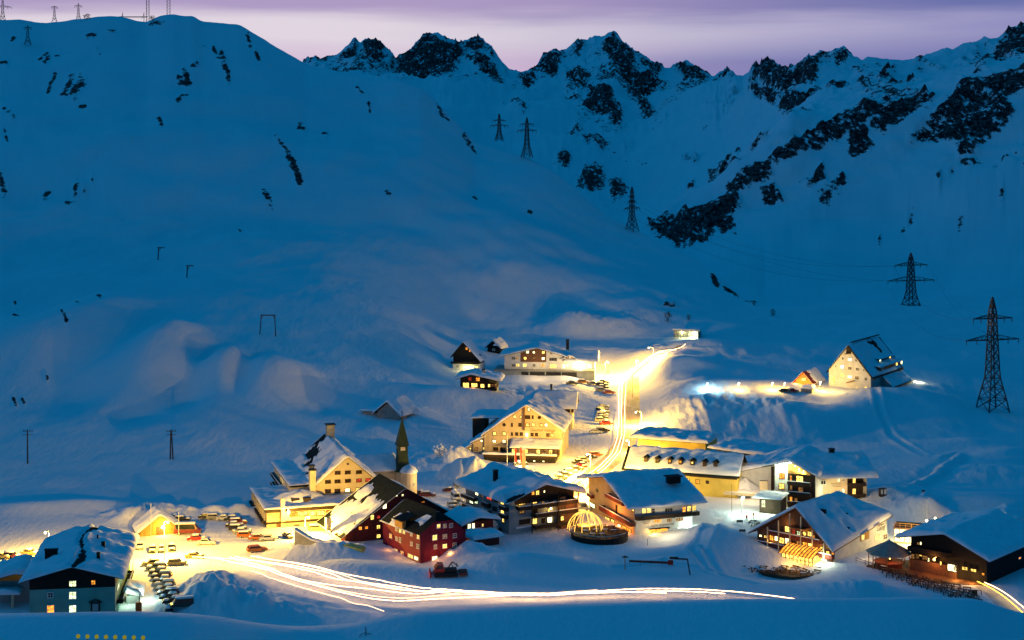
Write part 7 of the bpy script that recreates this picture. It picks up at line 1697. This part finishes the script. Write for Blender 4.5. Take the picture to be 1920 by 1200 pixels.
MB().add([(0, 0, .5), tuple(d_ + Vector((0, 0, .4))), tuple(d_ + Vector((0, 0, .95))), (0, 0, 1.0)], [(0, 1, 2, 3)]).add([(0, .04, .5), tuple(d_ + Vector((0, .04, .4))), tuple(d_ + Vector((0, .04, .95))), (0, .04, 1.0)], [(3, 2, 1, 0)]).build('netting', 'wood_red', r)
for k in range(5): MB().tube([tuple(d_ * (k / 4) + Vector((0, -.05, -.3))), tuple(d_ * (k / 4) + Vector((0, -.05, 1.15)))], .04, 5).build('stake', 'wood_dark', r)
MB().box(d_.x - 1.2, d_.x, d_.y - .2, d_.y, .2, 1.3).build('red_board', 'cloth_red', r)
# snow groomer below the red house
p = hit(838, 1078); r = root('snow_groomer', p, .1, 'red and black snow groomer with folded arms parked below the bright red wing', 'snow groomer')
MB().prism([(-2.9, .7), (-2.9, 1.7), (-2.2, 2.7), (-1.0, 2.7), (-.6, 1.6), (-.6, .7)], -1.2, 1.2).build('cab', 'paint_red', r); MB().add([(-2.93, -1.0, 1.75), (-2.93, 1.0, 1.75), (-2.30, 1.0, 2.6), (-2.30, -1.0, 2.6)], [(0, 1, 2, 3)]).add([(-2.6, -1.22, 1.7), (-1.0, -1.22, 1.7), (-1.1, -1.22, 2.5), (-2.2, -1.22, 2.5)], [(0, 1, 2, 3)]).build('cab_glass', 'car_glass', r)
for s_ in (-1, 1): MB().prism([(-2.8, .1), (-3.1, .5), (-2.8, .9), (2.2, .9), (2.5, .5), (2.2, .1)], s_ * 1.7 - .45, s_ * 1.7 + .45).build('track', 'rubber', r)
MB().box(-.55, 2.2, -1.1, 1.1, .92, 1.5).build('bed', 'black_metal', r); MB().bar((.2, 0, 1.5), (1.2, 0, 3.0), .25).bar((1.2, 0, 3.0), (2.6, 0, 1.9), .22).bar((1.4, .6, 1.5), (1.0, .6, 2.6), .16).bar((1.9, -.5, 1.5), (2.3, -.5, 2.8), .16).build('arm', 'steel', r)
MB().box(-4.0, -3.7, -2.2, 2.2, .0, 1.0).bar((-3.7, .8, .5), (-2.8, .8, .6), .2).bar((-3.7, -.8, .5), (-2.8, -.8, .6), .2).build('blade', 'cloth_red', r); MB().box(2.7, 4.6, -1.9, 1.9, .3, .8).build('tiller', 'wood_red', r); MB().bar((2.2, 0, .9), (2.9, 0, .7), .3).build('tiller_arm', 'steel', r)
# small hut on skids by the terrace
p = hit(1830, 1116); r = root('ski_rack', p, .3, 'small dark metal frame rack on the snow below the terrace', 'rack')
MB().box(-.9, .1, -.4, .4, 0, 1.1).build('box', 'black_metal', r); MB().bar((.1, 0, 1.1), (1.3, 0, .9), .12).bar((1.3, 0, .9), (1.4, 0, -.2), .12).build('frame', 'steel', r)
# ramp wall and cover before the red house
r = root('ramp_wall', hit(552, 1022), rad(-14), 'yellow-lit concrete ramp wall with sloping snow-edged panels by the red house', 'wall')
MB().prism([(0, -1.5), (10.5, -1.5), (10.5, .2), (4.2, 1.4), (0, 3.6)], 0, .5).build('wall', 'concrete', r); MB().prism([(10.6, -1.2), (18, -1.2), (17, .0), (13, .7), (10.6, .5)], .1, 3).build('tarpaulin', 'tarpaulin', r); MB().prism([(-.1, 3.61), (4.25, 1.41), (10.6, .21), (10.6, .5), (4.3, 1.75), (-.1, 3.95)], -.1, 1.6).build('snow_edge', 'snow', r)

# cross on the near hill and the row of yellow markers
p = hit(686, 1200, 150); r = root('summit_cross', PT(686, 1200, 284), 0, 'thin dark iron cross with a half circle on the near hill crest', 'cross')
s_ = 284 / F
MB().bar((0, 0, -3), (0, 0, 24 * s_), .16).build('upright', 'black_metal', r); MB().bar((-22 * s_, 0, 2 * s_), (22 * s_, 0, 2 * s_), .16).build('crossbar', 'black_metal', r)
MB().tube([(13 * s_ * math.cos(a), 0, 2 * s_ + 11 * s_ * math.sin(a)) for a in np.linspace(0, math.pi, 14)], .06, 5).build('arc', 'black_metal', r)
for k in range(8):
    u = 146.5 + k * 17.4; v = 1193 + .4 * k
    q = root('marker_ball', PT(u, v, 240), 0, f'dim round yellow marker ball, {ORD[k]} from the left on the near hill', 'marker', 'yellow markers on the near hill')
    MB().lathe([(.05, -.32), (.24, -.22), (.33, 0), (.24, .22), (.05, .32)], 10).build('ball', 'marker_glow', q, None, True); MB().tube([(0, 0, -2.5), (0, 0, -.3)], .04, 5).build('stake', 'black_metal', q)  # weak emission added so the balls stay yellow in the blue dusk

# ================================================================== spruce, shrubs
def spruce(u, v, vt, label):
    p = hit(u, v); hh = (v - vt) / F * p.y; r = root('spruce_tree', p, 0, label, 'tree')
    MB().tube([(0, 0, -.6), (0, 0, hh * .98)], [.22, .03], 6).build('trunk', 'bark', r)
    rng = random.Random(5); cr = MB(); sn = MB()
    for t in range(15):
        z0 = hh * (.06 + .92 * t / 15); L_ = (1 - t / 15.5) * hh * .27 + .15; nb = 9
        for b_ in range(nb):
            a = 2 * math.pi * (b_ + rng.random() * .6) / nb + t * .7; l_ = L_ * rng.uniform(.75, 1.1); dz = -l_ * .22
            ca, sa = math.cos(a), math.sin(a); wd = l_ * .20
            for q in range(4):
                q0, q1 = q / 4, (q + 1) / 4
                def P(f, s): w_ = wd * (1 - f) * (1 if s else 0); return (ca * l_ * f - sa * s * w_, sa * l_ * f + ca * s * w_, z0 + dz * f * f - .05 * abs(s))
                cr.add([P(q0, -1), P(q1, -1.15), P(q1, 0), P(q0, 0)], [(0, 1, 2, 3)]); cr.add([P(q0, 0), P(q1, 0), P(q1, 1.15), P(q0, 1)], [(0, 1, 2, 3)])
            if rng.random() < .55:
                sn.add([(ca * l_ * .35 - sa * wd * .5, sa * l_ * .35 + ca * wd * .5, z0 + .05), (ca * l_ * .95, sa * l_ * .95, z0 + dz + .06), (ca * l_ * .35 + sa * wd * .5, sa * l_ * .35 - ca * wd * .5, z0 + .05), (ca * l_ * .5, sa * l_ * .5, z0 + .14)], [(0, 1, 3), (1, 2, 3), (2, 0, 3)])
    c_ = cr.build('crown', 'spruce', r); sn.build('snow_load', 'snow', c_)
spruce(744, 907, 866, 'lone snow-dusted spruce standing between the cream gable and the church')
def shrub(u, v, w_, h_, label, mat='spruce', dmin=322.):
    p = hit(u, v, dmin); r = root('shrub', p, 0, label, 'shrub', 'shrubs in the snow'); rng = random.Random(int(u * 7 + v)); f = MB(); st = MB()
    for k in range(150):
        a = rng.uniform(0, 6.28); rr = w_ / 2 * math.sqrt(rng.random()); zz = h_ * (rng.random() ** .7) * (1 - (rr / w_) ** 2); x, y = rr * math.cos(a), rr * math.sin(a)
        s1 = rng.uniform(.12, .3) * (w_ / 2)
        e = [Vector((rng.uniform(-1, 1), rng.uniform(-1, 1), rng.uniform(-.6, 1))) * s1 for _ in range(3)]
        f.add([tuple(Vector((x, y, zz)) + q) for q in e], [(0, 1, 2)])
    for k in range(7):
        a = k * .9; st.tube([(0, 0, -.3), (w_ * .3 * math.cos(a), w_ * .3 * math.sin(a), h_ * .7)], .04, 4)
    st.build('stems', 'bark', r); f.build('foliage', mat, r)
shrub(1415, 988, 3.2, 1.8, 'dark shrub at the left eave of the big brown chalet'); shrub(826, 856, 4.5, 3.6, 'frosted pale bush standing alone on the slope right of the church', 'snow'); shrub(163, 36, 6, 4.5, 'lone dark bush on the left crest line', dmin=900); shrub(286, 38, 5, 4, 'dark bush at the foot of the thick mast on the crest', dmin=900); shrub(1146, 1000, 3.0, 1.6, 'dark shrub at the foot of the orange gable')
shrub(1252, 604, 4.2, 5.5, 'dark bush above the snow-roofed gallery'); shrub(1291, 600, 2.2, 3, 'small dark bush over the gallery roof'); shrub(1449, 592, 3, 3.5, 'dark bush at the low point of the ridge where it meets the shoulder', dmin=800)

# ================================================================== terrace furniture
def picnic(): 
    r = bpy.data.objects.new('picnic_table', None); COL.objects.link(r); r.empty_display_size = .4
    mb = MB()
    for k in range(3): mb.box(-.9, .9, -.36 + k * .25, -.36 + k * .25 + .22, .70, .75)
    link('table_top', mb.mesh('table_top', 'wood_brown'), r)
    bn = MB().box(-.9, .9, -.14, .14, .40, .45).box(-.8, -.7, -.12, .12, -.3, .40).box(.7, .8, -.12, .12, -.3, .40).mesh('bench', 'wood_brown')
    for s_ in (-1, 1): link('bench', bn, r, Matrix.Translation((0, s_ * .75, 0)))
    lg = MB().bar((0, -.6, -.3), (0, .25, .70), .08).bar((0, .6, -.3), (0, -.25, .70), .08).mesh('trestle', 'wood_dark')
    for s_ in (-1, 1): link('trestle', lg, r, Matrix.Translation((s_ * .7, 0, 0)))
    link('snow_dusting', MB().box(-.85, .5, -.3, .32, .754, .82).mesh('snow_dusting', 'snow'), r)
    return r
PIC = None
def no_snow(o):
    for ch in list(o.children):
        if ch.name.startswith('snow_dusting'): bpy.data.objects.remove(ch)
def tables(P, text, group, z=None, yaw=-.7, nosnow=()):
    global PIC
    for i, (u, v) in enumerate(P):
        u += random.uniform(-4, 4); v += random.uniform(-1.6, 1.6)
        p = hit(u, v) if z is None else PT(u, v, (CZ - z) * F / (v - VH))
        if PIC is None: PIC = picnic(); o = PIC
        else: o = copy_tree(PIC)
        bare = bool(i and (random.random() < .55 or 'orange' in text))
        if bare: no_snow(o)
        o.location = p; o.rotation_euler = (0, 0, yaw + random.uniform(-.5, .5)); tag(o, ('bare ' if bare else 'snow-dusted ') + text, 'picnic table', group)
la = [(1384 + 18.5 * j - 3 * i, 1041 + 3.3 * j + 7.2 * i) for i in range(4) for j in range(9) if not (i > 2 and j > 4) and not (i > 1 and j > 7)]
tables(la, 'picnic table crowded on the terrace before the winter garden', 'picnic tables before the winter garden', z=-1.98, yaw=-.73)
lb_ = [(1655 + 20 * j + 7 * i, 1066 + 5.2 * j + 7 * i) for i in range(4) for j in range(9) if not (j < 2 and i > 2)]
tables(lb_, 'picnic table on the terrace lit orange by the dark chalet', 'picnic tables before the dark chalet', z=.24, yaw=-.73)
ld = [(1096, 996), (1112, 992), (1130, 991), (1147, 993), (1100, 1002), (1118, 1000), (1136, 1000), (1152, 1001), (1112, 1008), (1130, 1008)]
for i, (u, v) in enumerate(ld):
    D_ = (CZ - PT(1124, 1002, 401).z - .52) * F / (v - VH - 2); p = PT(u, v - 2, D_)
    o = copy_tree(PIC); o.location = p; o.rotation_euler = (0, 0, random.uniform(-.1, .1)); tag(o, 'snow-dusted picnic table on the round deck', 'picnic table', 'picnic tables on the round deck')
# terrace planking under the right-hand tables
def deck(pts, label, name='timber_terrace', zt=.22):
    P = [PT(q[0], q[1], (CZ - zt) * F / (q[1] - VH)) for q in pts]
    o = MB().prism([(p.x, p.y) for p in P], zt - 2.5, zt, 'z').build(name, 'wood_brown'); return tag(o, label, 'terrace')
deck([(1364, 1046), (1400, 1032), (1440, 1042), (1500, 1058), (1562, 1072), (1545, 1076), (1490, 1082), (1430, 1074), (1386, 1056)], 'dark timber terrace full of tables before the winter garden', zt=-2.0)
deck([(1624, 1060), (1752, 1092), (1845, 1098), (1800, 1062), (1700, 1050)], 'dark timber terrace full of tables before the dark chalet')
fe = root('terrace_fence', hit(1605, 1052), 0, 'low dark terrace fence along the snow edge below the picnic tables', 'fence'); o0 = Vector(fe.location)
fp = [hit(1605, 1054), hit(1640, 1066), hit(1680, 1078), hit(1720, 1090), hit(1762, 1103)]
for a, b in zip(fp, fp[1:]):
    for zz in (.5, 1.0): MB().bar(tuple(a - o0 + Vector((0, 0, zz))), tuple(b - o0 + Vector((0, 0, zz))), .08).build('rail', 'wood_dark', fe)
    for t in (0, .5): q = a.lerp(b, t) - o0; MB().bar((q.x, q.y, q.z - .5), (q.x, q.y, q.z + 1.2), .12).build('post', 'wood_dark', fe)
# signboards in the yard
for (u, v, lb) in ((1387, 982, 'small dark notice board near the two people'), (1392, 1000, 'pale wire notice frame in front of the dark board')):
    p = hit(u, v); r = root('notice_board', p, 0, lb, 'notice board', 'notice boards in the yard'); MB().box(-.8, .8, -.04, .04, .4, 1.0).build('panel', 'steel', r)
    for s_ in (-1, 1): MB().box(s_ * .7 - .04, s_ * .7 + .04, .05, .1, -.3, 1.0).build('leg', 'black_metal', r)
# yellow traffic signs by the main road
for (u, v, lb) in ((1117, 900, 'round yellow traffic sign by the curve of the main road'), (1140, 708, 'round yellow traffic sign near the upper hotel lamp')):
    p = hit(u, v); r = root('traffic_sign', p, 0, lb, 'traffic sign', 'yellow traffic signs'); MB().tube([(0, 0, -.4), (0, 0, 2.2)], .05, 5).build('post', 'pale_metal', r); MB().prism([(.42 * math.cos(a), 2.3 + .42 * math.sin(a)) for a in np.linspace(0, 6.28, 14, endpoint=False)], -.08, -.055).build('disc', 'yellow_plastic', r)
p = hit(1655, 929); r = root('lookout_box', p, .2, 'small dark box with two pale faces on the far snow behind the floodlit hotel', 'box'); MB().box(-.9, .9, -.6, .6, -.3, 1.9).build('body', 'wood_dark', r); MB().box(-.75, -.2, -.63, -.604, .5, 1.7).build('panel', 'plaster_white', r); MB().box(.2, .75, -.63, -.604, .4, 1.8).build('panel', 'plaster_white', r)

# ================================================================== two people in the yard
def person(u, v, label, jacket, yaw, lean):
    p = hit(u, v)
    J = {'pelvis': (0, 0, .95, .15), 'waist': (0, 0, 1.10, .14), 'chest': (0, .01, 1.34, .165), 'neck': (0, .02, 1.52, .06), 'head': (0, 0, 1.66, .105), 'top': (0, 0, 1.76, .07),
         'hipL': (.10, 0, .90, .10), 'kneeL': (.12, -.04 - lean, .50, .075), 'ankL': (.12, .02 - lean, .08, .055), 'toeL': (.12, -.14 - lean, .04, .045),
         'hipR': (-.10, 0, .90, .10), 'kneeR': (-.12, .02 + lean, .50, .075), 'ankR': (-.12, .10 + lean, .08, .055), 'toeR': (-.12, -.06 + lean, .04, .045),
         'shL': (.20, .02, 1.44, .07), 'elL': (.27, .03 + lean, 1.16, .055), 'wrL': (.28, -.08 + lean, .92, .042), 'haL': (.28, -.12 + lean, .84, .045),
         'shR': (-.20, .02, 1.44, .07), 'elR': (-.27, .05 - lean, 1.16, .055), 'wrR': (-.28, -.06 - lean, .92, .042), 'haR': (-.28, -.10 - lean, .84, .045)}
    E = [('pelvis','waist'),('waist','chest'),('chest','neck'),('neck','head'),('head','top'),('pelvis','hipL'),('hipL','kneeL'),('kneeL','ankL'),('ankL','toeL'),('pelvis','hipR'),('hipR','kneeR'),('kneeR','ankR'),('ankR','toeR'),('chest','shL'),('shL','elL'),('elL','wrL'),('wrL','haL'),('chest','shR'),('shR','elR'),('elR','wrR'),('wrR','haR')]
    nm = list(J); me = bpy.data.meshes.new('body'); me.from_pydata([J[k][:3] for k in nm], [(nm.index(a), nm.index(b)) for a, b in E], [])
    t = bpy.data.objects.new('tmp_body', me); COL.objects.link(t)
    t.modifiers.new('skin', 'SKIN'); sub = t.modifiers.new('sub', 'SUBSURF'); sub.levels = 1
    for i, k in enumerate(nm): me.skin_vertices[0].data[i].radius = (J[k][3],) * 2; me.skin_vertices[0].data[i].use_root = (k == 'pelvis')
    dg = bpy.context.evaluated_depsgraph_get(); m2 = bpy.data.meshes.new_from_object(t.evaluated_get(dg)); bpy.data.objects.remove(t)
    m2.name = 'body'; m2.materials.clear()
    for q in (jacket, 'cloth_dark', 'skin'): m2.materials.append(MATS[q])
    for f in m2.polygons:
        c = f.center; f.material_index = 2 if (c.z > 1.52 or (abs(c.x) > .22 and c.z < .90)) else 1 if c.z < .88 else 0; f.use_smooth = True
    r = root('person', p, yaw, label, 'person', 'people in the yard'); link('body', m2, r)
    MB().lathe([(.115, 1.68), (.12, 1.72), (.09, 1.80), (.02, 1.83)], 10).build('hat', 'cloth_dark', r)
person(1400, 977, 'person in a red jacket standing in the yard, nearer the notice board', 'cloth_red', .4, .06)
person(1413, 974, 'person in an orange-brown coat standing right of the red-jacketed one', 'orange_plastic', -.5, .03)
